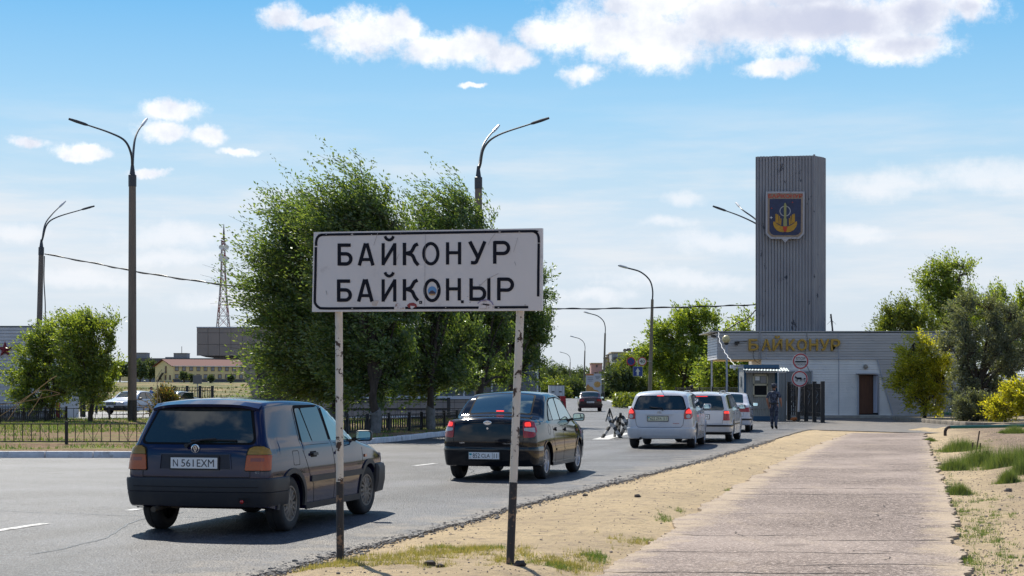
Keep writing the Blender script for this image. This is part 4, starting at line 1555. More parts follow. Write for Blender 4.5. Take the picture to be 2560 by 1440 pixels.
def drape(poly, f, name, m, parent, off=.004, thick=.012, cell=.07, smooth=True):
    bm = bmesh.new()
    vs = [bm.verts.new((a, b, 0)) for a, b in poly]
    try:
        bm.faces.new(vs)
    except ValueError:
        pass
    xs_ = [p[0] for p in poly]
    ys_ = [p[1] for p in poly]
    for ax, (lo, hi) in enumerate(((min(xs_), max(xs_)), (min(ys_), max(ys_)))):
        k = math.floor(lo / cell) + 1
        while k * cell < hi:
            co = [0, 0, 0]
            no = [0, 0, 0]
            co[ax] = k * cell
            no[ax] = 1
            bmesh.ops.bisect_plane(bm, geom=bm.verts[:] + bm.edges[:] + bm.faces[:], plane_co=co, plane_no=no, dist=1e-5)
            k += 1
    bm.faces.ensure_lookup_table()
    edges = [e for e in bm.edges if e.is_boundary]
    low = {}
    for e in edges:
        for v in e.verts:
            if v not in low:
                low[v] = bm.verts.new((v.co.x, v.co.y, -1))
    for e in edges:
        a, b = e.verts
        bm.faces.new((a, b, low[b], low[a]))
    for v in bm.verts:
        o = off if v.co.z > -.5 else off - thick
        v.co = Vector(f(v.co.x, v.co.y, o))
    bmesh.ops.recalc_face_normals(bm, faces=bm.faces)
    me = bpy.data.meshes.new(name)
    # orient outward: compare a face normal with the offset direction
    bm.to_mesh(me)
    bm.free()
    if smooth:
        me.polygons.foreach_set('use_smooth', [True] * len(me.polygons))
        me.set_sharp_from_angle(angle=math.radians(40))
    me.materials.append(m)
    return link_mesh(name, me, parent)


def strip(pts, f, wd, name, m, parent, off=.002, closed=False, thick=.006):
    """a narrow band that follows a polyline on a surface"""
    P2 = [Vector(p) for p in pts]
    Q = []
    for i in range(len(P2) - (0 if closed else 1)):
        a, b = P2[i], P2[(i + 1) % len(P2)]
        n = max(1, int((b - a).length / .06))
        Q += [a.lerp(b, k / n) for k in range(n)]
    if not closed:
        Q.append(P2[-1])
    n = len(Q)
    vs, fs = [], []
    for i, p in enumerate(Q):
        a = Q[i - 1] if (closed or i) else Q[0]
        b = Q[(i + 1) % n] if (closed or i < n - 1) else Q[-1]
        t = (b - a).normalized()
        q = Vector((-t.y, t.x)) * wd / 2
        for s_, o in ((q, off - thick), (q, off), (-q, off), (-q, off - thick)):
            vs.append(f(p.x + s_.x, p.y + s_.y, o))
    for i in range(n if closed else n - 1):
        a, b = 4 * i, 4 * ((i + 1) % n)
        for k in range(3):
            fs.append((a + k, b + k, b + k + 1, a + k + 1))
    return MB().add(vs, fs).build(name, m, parent, smooth=True, sharp=50)


def wheel(parent, x, y, R, wd, sg, style, rimR, m_rim, steer=0):
    """sg: which side of the car the face looks to (+1 left)"""
    n = 40
    w2 = wd / 2
    prof = [(rimR, -w2 * .92), (rimR + .02, -w2), (R - .035, -w2), (R - .012, -w2 * .86), (R, -w2 * .6), (R, -w2 * .05), (R - .006, -w2 * .03), (R - .006, w2 * .03), (R, w2 * .05), (R, w2 * .6), (R - .012, w2 * .86), (R - .035, w2), (rimR + .02, w2), (rimR, w2 * .92)]
    tyre = MB().lathe(prof, (0, 0, 0), n, 'y').build('wheel', M_RUBBER, parent, smooth=True, sharp=40)
    tyre.location = (x, y, R)
    tyre.rotation_euler = (0, 0, steer)
    o = sg * w2
    def L(pr, m, nm, k=n):
        return MB().lathe([(r, sg * h) for r, h in pr], (0, 0, 0), k, 'y').build(nm, m, tyre, smooth=True, sharp=40)
    L([(rimR + .004, w2 * .94), (rimR - .012, w2 * .93), (rimR - .02, w2 * .72), (rimR - .03, w2 * .2)], m_rim, 'rim')
    L([(rimR - .02, w2 * .15), (.0, w2 * .15)], M_DARK, 'brake_void')
    ns, wr_, ww, hub = style
    sp = MB()
    ro = rimR - .012
    for k in range(ns):
        a = 2 * math.pi * k / ns
        d = Vector((math.cos(a), 0, math.sin(a)))
        p0 = d * hub * .7 + Vector((0, sg * w2 * .80, 0))
        p1 = d * ro + Vector((0, sg * w2 * .72, 0))
        t = Vector((-d.z, 0, d.x))
        vs = []
        for p, hw_ in ((p0, wr_ / 2), (p1, ww / 2)):
            for sx, sy in ((-1, 0), (-.6, .012), (.6, .012), (1, 0), (1, -.03), (-1, -.03)):
                vs.append(p + t * hw_ * sx + Vector((0, sg * sy, 0)))
        fs = [(i, (i + 1) % 6, (i + 1) % 6 + 6, i + 6) for i in range(6)] + [tuple(range(6)), tuple(range(11, 5, -1))]
        sp.add(vs, fs)
    sp.build('spokes', m_rim, tyre, smooth=True, sharp=30)
    L([(hub, w2 * .6), (hub, w2 * .82), (hub * .8, w2 * .9), (.035, w2 * .92), (.03, w2 * .86), (0, w2 * .86)], m_rim, 'hub')
    return tyre


def plate(car, pos, rot, w_, h_, txts, tilt=0, kz=False, col=None):
    """number plate: pos = centre, facing local -x (rear) or +x (rot=pi)"""
    pm = col or M_WHITEP
    R = Matrix.Translation(pos) @ Matrix.Rotation(rot, 4, 'Z') @ Matrix.Rotation(tilt, 4, 'Y')
    fr = MB().box((.004, 0, 0), (.016, w_ + .03, h_ + .03)).build('plate_frame', M_PLASTIC, car)
    fr.matrix_basis = R
    pl = MB().box((-.008, 0, 0), (.010, w_, h_)).build('number_plate', pm, fr, bevel=.002)
    # text faces -x : its right is local -y
    T = Matrix(((0, 0, -1, -.0145), (-1, 0, 0, 0), (0, 1, 0, 0), (0, 0, 0, 1)))
    for (tx, cx, hh, ww) in txts:
        me = text_mesh(tx, 1.0, 'plate_lettering', offset=.0)
        xv = [v.co.x for v in me.vertices]
        yv = [v.co.y for v in me.vertices]
        me.transform(Matrix.Translation((-(min(xv) + max(xv)) / 2, -(min(yv) + max(yv)) / 2, 0)))
        me.transform(Matrix.Diagonal((ww / (max(xv) - min(xv)), hh / (max(yv) - min(yv)), 1, 1)))
        me.transform(Matrix.Translation((cx, 0 if hh > .03 else -h_ * .25, 0)))
        me.transform(T)
        me.materials.clear()
        me.materials.append(M_BLACKP)
        link_mesh('plate_lettering', me, fr)
    if kz:
        MB().box((-.0135, w_ / 2 - .03, h_ * .2), (.002, .042, .032)).build('plate_flag', mat('flag_turquoise', (.02, .33, .38), .5), fr)
        MB().box((-.0135, -w_ / 2 + .112, 0), (.002, .004, h_ * .86)).build('plate_divider', M_BLACKP, fr)
    return fr


def badge_text(car, f, tx, c, hh, ww, m, off=.008):
    me = text_mesh(tx, 1.0, 'badge_lettering', offset=.015, extrude=.0)
    xv = [v.co.x for v in me.vertices]
    yv = [v.co.y for v in me.vertices]
    me.transform(Matrix.Translation((-(min(xv) + max(xv)) / 2, -(min(yv) + max(yv)) / 2, 0)))
    me.transform(Matrix.Diagonal((ww / (max(xv) - min(xv)), hh / (max(yv) - min(yv)), 1, 1)))
    for v in me.vertices:
        v.co = f(c[0] - v.co.x, c[1] + v.co.y, off)
    me.materials.clear()
    me.materials.append(m)
    return link_mesh('badge_lettering', me, car)


def paint(name, col, rough=.22, metal=.0, dirt=None, coat=.8, bump=0):
    return mat(name, col, rough, metal=metal, coat=coat, dirt=dirt, dscale=1.6, dthr=(.5, .95), spec=.5 if sum(col) > .5 else .14, ior=None if sum(col) > .5 else 1.38)


def mirror_lr(poly):
    return [(-a, b) for a, b in poly][::-1]


def bumper(B, name, m, car, x_end, prof, front=False, z_follow=None):
    """sweeps a (height, offset) profile round the end of the car up to x_end on both sides"""
    f = B.wrap(front)
    base = B.w(0, .5)
    amax = base - B.rr + B.rr * math.pi / 2 + x_end - B.rr
    A = np.concatenate([np.linspace(-amax, -base + B.rr, 14), np.linspace(-base + B.rr + .03, base - B.rr - .03, 12), np.linspace(base - B.rr, amax, 14)])
    vs, fs = [], []
    n = len(prof)
    for a in A:
        k = min(1, (amax - abs(a)) / .03) * .5 + .5
        for z, o in prof:
            vs.append(f(float(a), z, o * (k if o > 0 else 1)))
    for i in range(len(A) - 1):
        for j in range(n - 1):
            fs.append((i * n + j, i * n + j + 1, (i + 1) * n + j + 1, (i + 1) * n + j))
    fs.append(tuple(range(n)))
    fs.append(tuple(range(len(vs) - n, len(vs))))
    return MB().add(vs, fs).build(name, m, car, smooth=True, sharp=35)


def wheels(B, car, wd, style, rimR, m_rim, steer=0):
    y = B.hw - .035 - wd / 2
    for xx, st in ((B.xr, 0), (B.xr + B.wb, steer)):
        for sg in (1, -1):
            wheel(car, xx, sg * y, B.R, wd, sg, style, rimR, m_rim, st)
    # dark inner body between the wheels and axle beam
    mb = MB()
    mb.box((B.L / 2, 0, .46), (B.L - .7, 2 * (B.hw - .30), .42))
    for xx in (B.xr, B.xr + B.wb):
        mb.tube([(xx, -y, B.R), (xx, y, B.R)], .04, 8)
    mb.build('underbody', M_DARK, car)
    # wheel wells
    mb = MB()
    for xx in (B.xr, B.xr + B.wb):
        for sg in (1, -1):
            vs, fs = [], []
            for k in range(13):
                a = math.pi * k / 12
                for yy in (B.hw - .10, B.hw - .34):
                    vs.append((xx + (B.Ra + .01) * math.cos(a), sg * yy, B.R + (B.Ra + .01) * math.sin(a)))
                if k:
                    fs.append((2 * k - 2, 2 * k - 1, 2 * k + 1, 2 * k))
            mb.add(vs, fs)
    mb.build('wheel_well', M_DARK, car, smooth=True)


def place_car(o, rear_x, rear_y, head_deg, xr, z=0):
    """rear axle centre on the ground and heading (clockwise from +Y)"""
    h = math.radians(head_deg)
    d = Vector((math.sin(h), math.cos(h), 0))
    o.location = Vector((rear_x, rear_y, z)) - d * xr
    o.rotation_euler = (0, 0, math.pi / 2 - h)


def mirror(car, B, x, z, m, face_m, s=1.0, sides=(1, -1), ml=None):
    for sg in sides:
        y = B.w(x, z) * sg
        mb = MB()
        c = (x + .02, y + sg * .13 * s, z + .055)
        vs = []
        for k, (dx_, ss) in enumerate(((-.045, .92), (-.03, 1.0), (.03, .9), (.07, .6))):
            for (py, pz) in arc_poly([(-.095, -.06), (.095, -.06), (.095, .062), (-.095, .062)], .04, 3):
                vs.append((c[0] + dx_, c[1] + py * ss * s, c[2] + pz * ss * s))
        n = len(vs) // 4
        fs = [(k * n + j, k * n + (j + 1) % n, (k + 1) * n + (j + 1) % n, (k + 1) * n + j) for k in range(3) for j in range(n)] + [tuple(range(n)), tuple(range(3 * n, 4 * n))]
        mb.add(vs, fs)
        mb.bar((x + .03, y - sg * .02, z + .01), (x + .03, y + sg * .07, z + .03), .06, .04)
        o = mb.build('wing_mirror', m, car, smooth=True, sharp=35)
        pts = arc_poly([(-.082, -.05), (.082, -.05), (.082, .05), (-.082, .05)], .03, 3)
        MB().prism(pts, (c[0] - .046, c[1], c[2]), (0, s, 0), (0, 0, s), (-.003, 0, 0)).build('mirror_glass', face_m, o)


M_MIRR = mat('mirror_face', (.55, .75, .78), .03, metal=1)
M_SEAMG = mat('panel_gap', (.006, .006, .007), .8)
M_SEAL = mat('window_rubber', (.01, .01, .012), .85, spec=.15)


def door_handle(car, f, x, z, m, w_=.15):
    drape(arc_poly([(x - w_ / 2 - .02, z - .035), (x + w_ / 2 + .02, z - .035), (x + w_ / 2 + .02, z + .03), (x - w_ / 2 - .02, z + .03)], .02), f, 'handle_recess', M_SEAMG, car, .0015, .004)
    return drape(arc_poly([(x - w_ / 2, z - .015), (x + w_ / 2, z - .015), (x + w_ / 2, z + .016), (x - w_ / 2, z + .016)], .012), f, 'door_handle', m, car, .032, .03)


def wiper(car, f, a0, z0, pts, blade):
    g_ = lambda a, z, o: Vector(f(a, z, o))
    mb = MB()
    mb.tube([g_(a0, z0, .0), g_(a0, z0, .05)], .022, 8)
    mb.tube([g_(a, z, .04) for a, z in pts], .011, 6)
    mb.tube([g_(a, z, .022) for a, z in blade], .011, 6)
    return mb.build('rear_wiper', M_PLASTIC, car, smooth=True)


# ================= dark blue hatchback (nearest car)
NAVY = mat('navy_paint', (.006, .008, .044), .08, coat=.2, dirt=(.009, .009, .030), dscale=1.1, dthr=(.52, 1.0), bump=0)
M_BUMP = mat('faded_black_bumper', (.020, .022, .028), .55, dirt=(.05, .048, .046), dscale=2.2, dthr=(.5, .85))
B = Body(3.88, 1.66, [(0, 1.375), (.25, 1.405), (.9, 1.42), (1.6, 1.405), (2.0, 1.36), (2.35, 1.18), (2.72, .985), (2.95, .93), (3.45, .855), (3.75, .78), (3.88, .70)], 2.475, .68, .295,
         sill=.215, belt=.90, tum=.30, lean=[(.3, .02), (.55, .0), (.85, .02), (.93, .05), (1.3, .25), (1.38, .30)], leanf=[(.3, 0), (.9, .05)], bow=.10, rr=.085, rc=.055, crown=.035, bulge=.04, taper=.045, fall=1.6, Ra=.345)
golf = thing('parked_car', 'dirty dark blue five door hatchback, nearest car, with amber and orange rear lamps', 'car')
golf.name = 'hatchback_car'
B.mesh('body', NAVY, golf)
rw = B.wrap()
# rear screen
glassp = arc_poly([(-.625, .955), (.625, .955), (.50, 1.325), (-.50, 1.325)], .07, 6)
drape(arc_poly([(-.655, .935), (.655, .935), (.525, 1.345), (-.525, 1.345)], .08, 6), rw, 'screen_seal', M_SEAL, golf, .003, .01)
drape(glassp, rw, 'rear_window', M_GLASS, golf, .007, .01)
# roof spoiler lip above the screen
mb = MB()
vs, fs = [], []
for k in range(13):
    y = -.60 + 1.2 * k / 12
    e = .03 * (abs(y) / .6) ** 4
    p0 = Vector(B.top(.10, y, .004)); p1 = Vector(rw(y, 1.335 - e, .006)); 
    tip = Vector((p1.x - .075 + .05 * (abs(y) / .6) ** 3, y, p1.z + .018 - e * .6))
    tip2 = tip + Vector((.01, 0, -.028))
    vs += [p0, tip, tip2, p1 + Vector((.02, 0, -.01))]
    if k:
        a = 4 * (k - 1)
        fs += [(a + j, a + j + 1, a + j + 5, a + j + 4) for j in range(3)]
mb.add(vs, fs).build('roof_spoiler', NAVY, golf, smooth=True, sharp=50)
drape(arc_poly([(-.57, 1.285), (.57, 1.285), (.525, 1.33), (-.525, 1.33)], .03), rw, 'spoiler_shade_strip', M_BLACK, golf, .010, .012)
# tailgate gap
strip([(-.60, .60), (-.60, .66)], rw, .007, 'panel_gap', M_SEAMG, golf, .0015)
strip([(.60, .60), (.60, .66)], rw, .007, 'panel_gap', M_SEAMG, golf, .0015)
strip([(-.60, .60), (.60, .60)], rw, .007, 'panel_gap', M_SEAMG, golf, .0015)
strip([(-.60, .945), (.60, .945)], rw, .004, 'panel_gap', M_SEAMG, golf, .0015)
# lamps: amber above, orange-red below
wcor = B.w(0, .8) - B.rr
for sg in (1, -1):
    o_ = wcor + B.rr * 1.45
    lo_ = [(.552, .672), (o_, .672), (o_ + .015, .83), (.568, .83)]
    hi_ = [(.570, .835), (o_ + .014, .835), (o_ - .01, .885), (o_ - .09, .918), (.635, .918), (.588, .895)]
    fr_ = [(.542, .662), (o_ + .012, .662), (o_ + .025, .84), (o_ + .0, .90), (o_ - .085, .928), (.63, .928), (.57, .905), (.556, .84)]
    for nm, pp, mm, of, th in (('lamp_housing', fr_, M_SEAMG, .003, .01), ('rear_lamp', lo_, M_ORANGE, .020, .024), ('indicator_lens', hi_, M_AMBER, .018, .022)):
        if sg < 0:
            pp = mirror_lr(pp)
        drape(arc_poly(pp, .012, 2), rw, nm, mm, golf, of, th, cell=.03)
    pp = [(.61, .765), (.61 + .13, .765), (.61 + .13, .80), (.61, .80)]
    drape(pp if sg > 0 else mirror_lr(pp), rw, 'reverse_lamp', mat('smoky_lens', (.24, .05, .03), .2, coat=.6), golf, .022, .006, cell=.05)
# plate recess and plate
drape(arc_poly([(-.40, .685), (.40, .685), (.385, .835), (-.385, .835)], .02), rw, 'plate_recess', mat('recess_navy', (.008, .008, .02), .4), golf, .004, .01)
strip([(-.40, .685), (-.385, .838), (.385, .838), (.40, .685)], rw, .012, 'recess_edge', NAVY, golf, .012, thick=.014)
plate(golf, Vector(rw(.0, .745, .012)), 0, .52, .112, [('N', -.205, .072, .055), ('561', -.07, .076, .14), ('EXM', .13, .076, .19)])
c = Vector(rw(0, .893, .006))
mb = MB().lathe([(.046, 0), (.046, -.008), (.038, -.01), (.038, -.002)], (0, 0, 0), 20, 'x')
mb.bar((-.006, .026, .026), (-.006, 0, -.032), .006, .007).bar((-.006, -.026, .026), (-.006, 0, -.032), .006, .007).bar((-.006, -.012, .034), (-.006, .006, 0), .006).bar((-.006, .012, .034), (-.006, -.006, 0), .006)
bd = mb.build('round_badge', M_CHROME, golf, smooth=True)
bd.location = c
wiper(golf, rw, .095, .925, [(.095, .925), (.03, .955), (-.07, .985), (-.22, .995)], [(.06, .975), (-.12, .985), (-.44, .978)])
badge_text(golf, rw, 'GT', (-.80 + .12, .652), .02, .05, M_GALV)
# rear bumper
bumper(B, 'rear_bumper', M_BUMP, golf, .52, [(.30, -.02), (.30, .01), (.33, .02), (.44, .03), (.445, .023), (.452, .03), (.565, .035), (.585, .03), (.592, .02), (.596, -.01)])
strip([(-.70, .50), (.70, .50)], lambda a, z, o: rw(a, z, o + .032), .008, 'bumper_groove', M_SEAMG, golf, .0015)
mb = MB().tube([(.34, .42, .30), (.12, .43, .275), (-.05, .44, .26)], [.028, .028, .03], 10)
mb.tube([(.55, .36, .33), (.30, .36, .33)], [.085, .085], 10)
mb.build('exhaust', mat('rusty_steel', (.10, .08, .06), .6, metal=.5), golf, smooth=True)
MB().box((.0, -.56, .37), (.02, .09, .05)).build('towing_eye_hole', M_DARK, golf).location = (-.045, 0, 0)
MB().lathe([(.0, -.02), (.02, -.012), (.02, 0)], (-.06, -.555, .355), 10, 'x').build('red_reflector', M_REDLAMP, golf)
for sg in (1, -1):
    sd_ = B.side(sg)
    # side glass: rear quarter light, rear door, front door
    w1 = [(1.06, .925), (1.345, .925), (1.235, 1.30), (1.10, 1.30)]
    w2_ = [(1.375, .925), (1.86, .925), (1.845, 1.10), (1.80, 1.31), (1.27, 1.30)]
    wf = [(1.95, .925), (2.86, .925), (2.60, 1.10), (2.26, 1.285), (2.12, 1.31), (1.90, 1.31)]
    fr_ = [(1.02, .90), (1.90, .90), (1.885, 1.12), (1.835, 1.335), (1.08, 1.335)]
    drape(arc_poly(fr_, .05), sd_, 'window_seal', M_SEAL, golf, .003, .008)
    drape(arc_poly([(1.925, .90), (2.95, .90), (2.63, 1.12), (2.27, 1.31), (2.12, 1.335), (1.875, 1.335)], .04), sd_, 'window_seal', M_SEAL, golf, .003, .008)
    drape(arc_poly(w1, .035), sd_, 'quarter_window', M_GLASS, golf, .006, .008)
    drape(arc_poly(w2_, .03), sd_, 'rear_door_window', M_GLASS, golf, .006, .008)
    drape(arc_poly(wf, .03), sd_, 'front_door_window', M_GLASSB, golf, .006, .008)
    strip([(1.30, .26), (1.27, .46), (1.14, .60), (.985, .90), (1.05, 1.355)], sd_, .009, 'door_gap', M_SEAMG, golf, .0015)
    strip([(1.93, .26), (1.945, .60), (1.91, .90), (1.855, 1.355)], sd_, .009, 'door_gap', M_SEAMG, golf, .0015)
    strip([(2.86, .26), (2.90, .60), (2.93, .89), (2.62, 1.13), (2.27, 1.33)], sd_, .009, 'door_gap', M_SEAMG, golf, .0015)
    strip([(1.30, .258), (2.86, .258)], sd_, .009, 'door_gap', M_SEAMG, golf, .0015)
    drape([(1.18, .50), (1.915, .50), (1.915, .565), (1.18, .565)], sd_, 'side_moulding', M_BUMP, golf, .016, .02)
    drape([(1.945, .50), (2.85, .50), (2.85, .565), (1.945, .565)], sd_, 'side_moulding', M_BUMP, golf, .016, .02)
    drape([(1.08, .205), (2.83, .205), (2.85, .275), (1.06, .275)], sd_, 'sill_trim', M_BUMP, golf, .012, .02)
    door_handle(golf, sd_, 1.30, .80, M_PLASTIC)
    door_handle(golf, sd_, 2.10, .79, M_PLASTIC)
    for xc in (B.xr, B.xr + B.wb):
        pts = [(xc + (B.Ra + .012) * math.cos(a), B.R + (B.Ra + .012) * math.sin(a) * .98) for a in np.linspace(-.12, math.pi + .12, 28)]
        strip(pts, sd_, .055, 'arch_trim', M_BUMP, golf, .014, thick=.03)
    drape(arc_poly([(2.98, .70), (3.05, .70), (3.05, .735), (2.98, .735)], .008), sd_, 'side_repeater', M_ORANGE, golf, .012, .012, cell=.03)
    if sg < 0:
        strip(arc_poly([(.72, .70), (.88, .70), (.88, .85), (.72, .85)], .02), sd_, .006, 'fuel_flap_gap', M_SEAMG, golf, .0015, closed=True)
bumper(B, 'front_bumper', M_BUMP, golf, .42, [(.24, -.02), (.26, .04), (.40, .06), (.55, .06), (.60, .04), (.61, -.01)], True)
ft = B.wrap(True)
for sg in (1, -1):
    pp = [(.42, .62), (.80, .62), (.80, .72), (.42, .74)]
    drape(pp if sg > 0 else mirror_lr(pp), ft, 'headlight', M_CLEAR, golf, .012, .02, cell=.05)
drape([(-.40, .63), (.40, .63), (.40, .73), (-.40, .73)], ft, 'grille', M_PLASTIC, golf, .01, .02)
wsp = [(x, y) for x, y in ((2.06, -.54), (2.06, .54), (2.60, .64), (2.60, -.64))]
drape(arc_poly(wsp, .05), B.top, 'windscreen', M_GLASS, golf, .006, .01)
strip([(2.92, -.62), (2.92, .62)], B.top, .008, 'bonnet_gap', M_SEAMG, golf, .0015)
mirror(golf, B, 2.70, .905, M_PLASTIC, M_MIRR, 1.05)
wheels(B, golf, .19, (14, .030, .040, .10), .185, M_STEELRIM, -.05)
place_car(golf, -3.12, 17.62, 14, .68)

# ================= black saloon
BLK = mat('black_gloss_paint', (.003, .0035, .006), .07, coat=.2, dirt=(.007, .007, .007), dscale=1.4, dthr=(.55, .95))
B = Body(4.20, 1.70, [(0, 1.035), (.25, 1.055), (.55, 1.06), (.72, 1.09), (.98, 1.26), (1.20, 1.40), (1.42, 1.465), (1.9, 1.49), (2.35, 1.455), (2.60, 1.36), (2.95, 1.16), (3.20, 1.02), (3.4, .985), (3.9, .88), (4.2, .72)], 2.476, .82, .30,
         sill=.215, belt=.93, tum=.30, lean=[(.3, .02), (.62, -.02), (.95, .01), (1.05, .03)], leanf=[(.3, 0), (.9, .05)], bow=.17, rr=.13, rc=.09, crown=.04, bulge=.04, taper=.07, fall=1.3, Ra=.345,
         beltline=[(0, .88), (.8, .95), (2, .92), (4.2, .82)])
gra = thing('saloon_car', 'glossy black saloon car with lit red rear lamps, second in the queue', 'car')
B.mesh('body', BLK, gra)
rw = B.wrap()
drape(arc_poly([(.76, -.56), (.76, .56), (1.30, .52), (1.30, -.52)], .06, 5), B.top, 'screen_seal', M_SEAL, gra, .003, .01)
drape(arc_poly([(.785, -.53), (.785, .53), (1.27, .49), (1.27, -.49)], .06, 5), B.top, 'rear_window', M_GLASSB, gra, .006, .01)
drape(arc_poly([(.80, -.07), (.80, .07), (.825, .065), (.825, -.065)], .01), B.top, 'high_brake_lamp', M_REDLIT, gra, .010, .01, cell=.03)
lampo = [(.60, .71), (.585, .985), (.66, .995), (.78, .985), (.86, .93), (.87, .84), (.83, .76), (.75, .715)]
for sg in (1, -1):
    mm = (lambda p: p) if sg > 0 else mirror_lr
    drape(arc_poly(mm([(p[0], p[1]) for p in lampo]), .03), rw, 'rear_lamp', M_REDLAMP, gra, .010, .018, cell=.035)
    drape(arc_poly(mm([(.62, .90), (.615, .965), (.70, .972), (.72, .90)]), .02), rw, 'brake_light', M_REDLIT, gra, .015, .01, cell=.03)
    drape(arc_poly(mm([(.61, .83), (.61, .875), (.79, .88), (.80, .80)]), .015), rw, 'clear_lens', M_CLEAR, gra, .014, .01, cell=.03)
strip([(-.60, .70), (-.585, .60), (-.54, .57), (.54, .57), (.585, .60), (.60, .70)], rw, .008, 'boot_gap', M_SEAMG, gra, .0015)
strip([(-.60, .985), (-.60, 1.0), (.60, 1.0), (.60, .985)], rw, .005, 'boot_gap', M_SEAMG, gra, .0015)
strip([(-.45, .965), (.45, .965)], rw, .01, 'boot_lip', BLK, gra, .012, thick=.014)
c = Vector(rw(0, .955, .004))
bd = MB().lathe([(.062, 0), (.062, -.01), (.05, -.012), (.048, -.006), (0, -.006)], (0, 0, 0), 22, 'x').bar((-.013, .0, -.018), (-.013, 0, .022), .012, .01).bar((-.013, -.025, -.006), (-.013, .025, -.006), .008, .008)
bd = bd.build('oval_badge', M_CHROME, gra, smooth=True)
bd.location = c
bd.scale = (1, 1.15, .62)
MB().lathe([(.018, 0), (.018, -.008), (0, -.008)], tuple(rw(0, .865, .0)), 12, 'x').build('boot_lock', M_CHROME, gra)
badge_text(gra, rw, 'LADA', (.44, .625), .022, .09, M_CHROME, .004)
badge_text(gra, rw, 'GRANTA', (-.35, .615), .022, .17, M_CHROME, .004)
bumper(B, 'rear_bumper', BLK, gra, .50, [(.235, -.03), (.25, .005), (.33, .018), (.48, .02), (.545, .010), (.558, .004), (.562, -.008)])
drape(arc_poly([(-.40, .33), (.40, .33), (.36, .50), (-.36, .50)], .03), lambda a, z, o: rw(a, z, o + .018), 'plate_recess', M_SEAMG, gra, .003, .01)
plate(gra, Vector(rw(.05, .415, .034)), 0, .52, .112, [('KZ', -.232, .022, .03), ('852', -.13, .076, .12), ('CLA', .03, .062, .145), ('11', .198, .076, .052)], kz=True)
strip([(.38, .53), (.10, .53)], lambda a, z, o: rw(a, z, o + .02), .008, 'bumper_crease', M_SEAMG, gra, .002)
for sg in (1, -1):
    sd_ = B.side(sg)
    fr_ = [(1.02, .975), (1.10, 1.10), (1.33, 1.30), (1.55, 1.365), (2.05, 1.38), (2.40, 1.34), (2.72, 1.17), (2.98, .965)]
    drape(arc_poly(fr_, .04), sd_, 'window_seal', M_SEAL, gra, .003, .008)
    drape(arc_poly([(1.08, .99), (1.15, 1.10), (1.30, 1.25), (1.33, .99)], .03), sd_, 'quarter_window', M_GLASS, gra, .006, .008)
    drape(arc_poly([(1.37, .985), (1.36, 1.28), (1.56, 1.345), (1.86, 1.355), (1.90, .985)], .03), sd_, 'rear_door_window', M_GLASSB, gra, .006, .008)
    drape(arc_poly([(1.97, .985), (1.93, 1.355), (2.08, 1.358), (2.38, 1.32), (2.68, 1.16), (2.90, .98)], .03), sd_, 'front_door_window', M_GLASSB, gra, .006, .008)
    strip([(1.40, .26), (1.36, .50), (1.24, .66), (1.20, .95), (1.36, 1.33), (1.56, 1.39)], sd_, .008, 'door_gap', M_SEAMG, gra, .0015)
    strip([(2.02, .26), (2.02, .60), (1.94, .96), (1.90, 1.38)], sd_, .008, 'door_gap', M_SEAMG, gra, .0015)
    strip([(2.92, .26), (2.97, .60), (3.02, .93)], sd_, .008, 'door_gap', M_SEAMG, gra, .0015)
    drape([(1.42, .46), (2.00, .46), (2.00, .50), (1.42, .50)], sd_, 'side_moulding', BLK, gra, .012, .014)
    drape([(2.04, .46), (2.90, .46), (2.90, .50), (2.04, .50)], sd_, 'side_moulding', BLK, gra, .012, .014)
    drape([(1.22, .205), (2.90, .205), (2.92, .27), (1.20, .27)], sd_, 'sill', BLK, gra, .01, .02)
    door_handle(gra, sd_, 1.42, .83, BLK)
    door_handle(gra, sd_, 2.16, .81, BLK)
    for xc in (B.xr, B.xr + B.wb):
        pts = [(xc + (B.Ra + .006) * math.cos(a), B.R + (B.Ra + .006) * math.sin(a) * .98) for a in np.linspace(0, math.pi, 26)]
        strip(pts, sd_, .03, 'arch_lip', BLK, gra, .010, thick=.02)
    drape(arc_poly([(3.12, .76), (3.19, .76), (3.19, .80), (3.12, .80)], .01), sd_, 'side_repeater', M_ORANGE, gra, .012, .012, cell=.03)
    if sg < 0:
        strip(circ(.96, .83, .075, .085, 20), sd_, .006, 'fuel_flap_gap', M_SEAMG, gra, .0015, closed=True)
drape(arc_poly([(2.42, -.54), (2.42, .54), (3.02, .64), (3.02, -.64)], .05), B.top, 'windscreen', M_GLASS, gra, .006, .01)
ft = B.wrap(True)
for sg in (1, -1):
    pp = [(.45, .62), (.82, .62), (.82, .76), (.45, .74)]
    drape(pp if sg > 0 else mirror_lr(pp), ft, 'headlight', M_CLEAR, gra, .01, .02, cell=.05)
mirror(gra, B, 2.86, .955, BLK, M_MIRR, 1.15)
wheels(B, gra, .185, (11, .028, .022, .06), .195, M_ALLOY, -.04)
place_car(gra, -.20, 27.9, 14.5, .82)

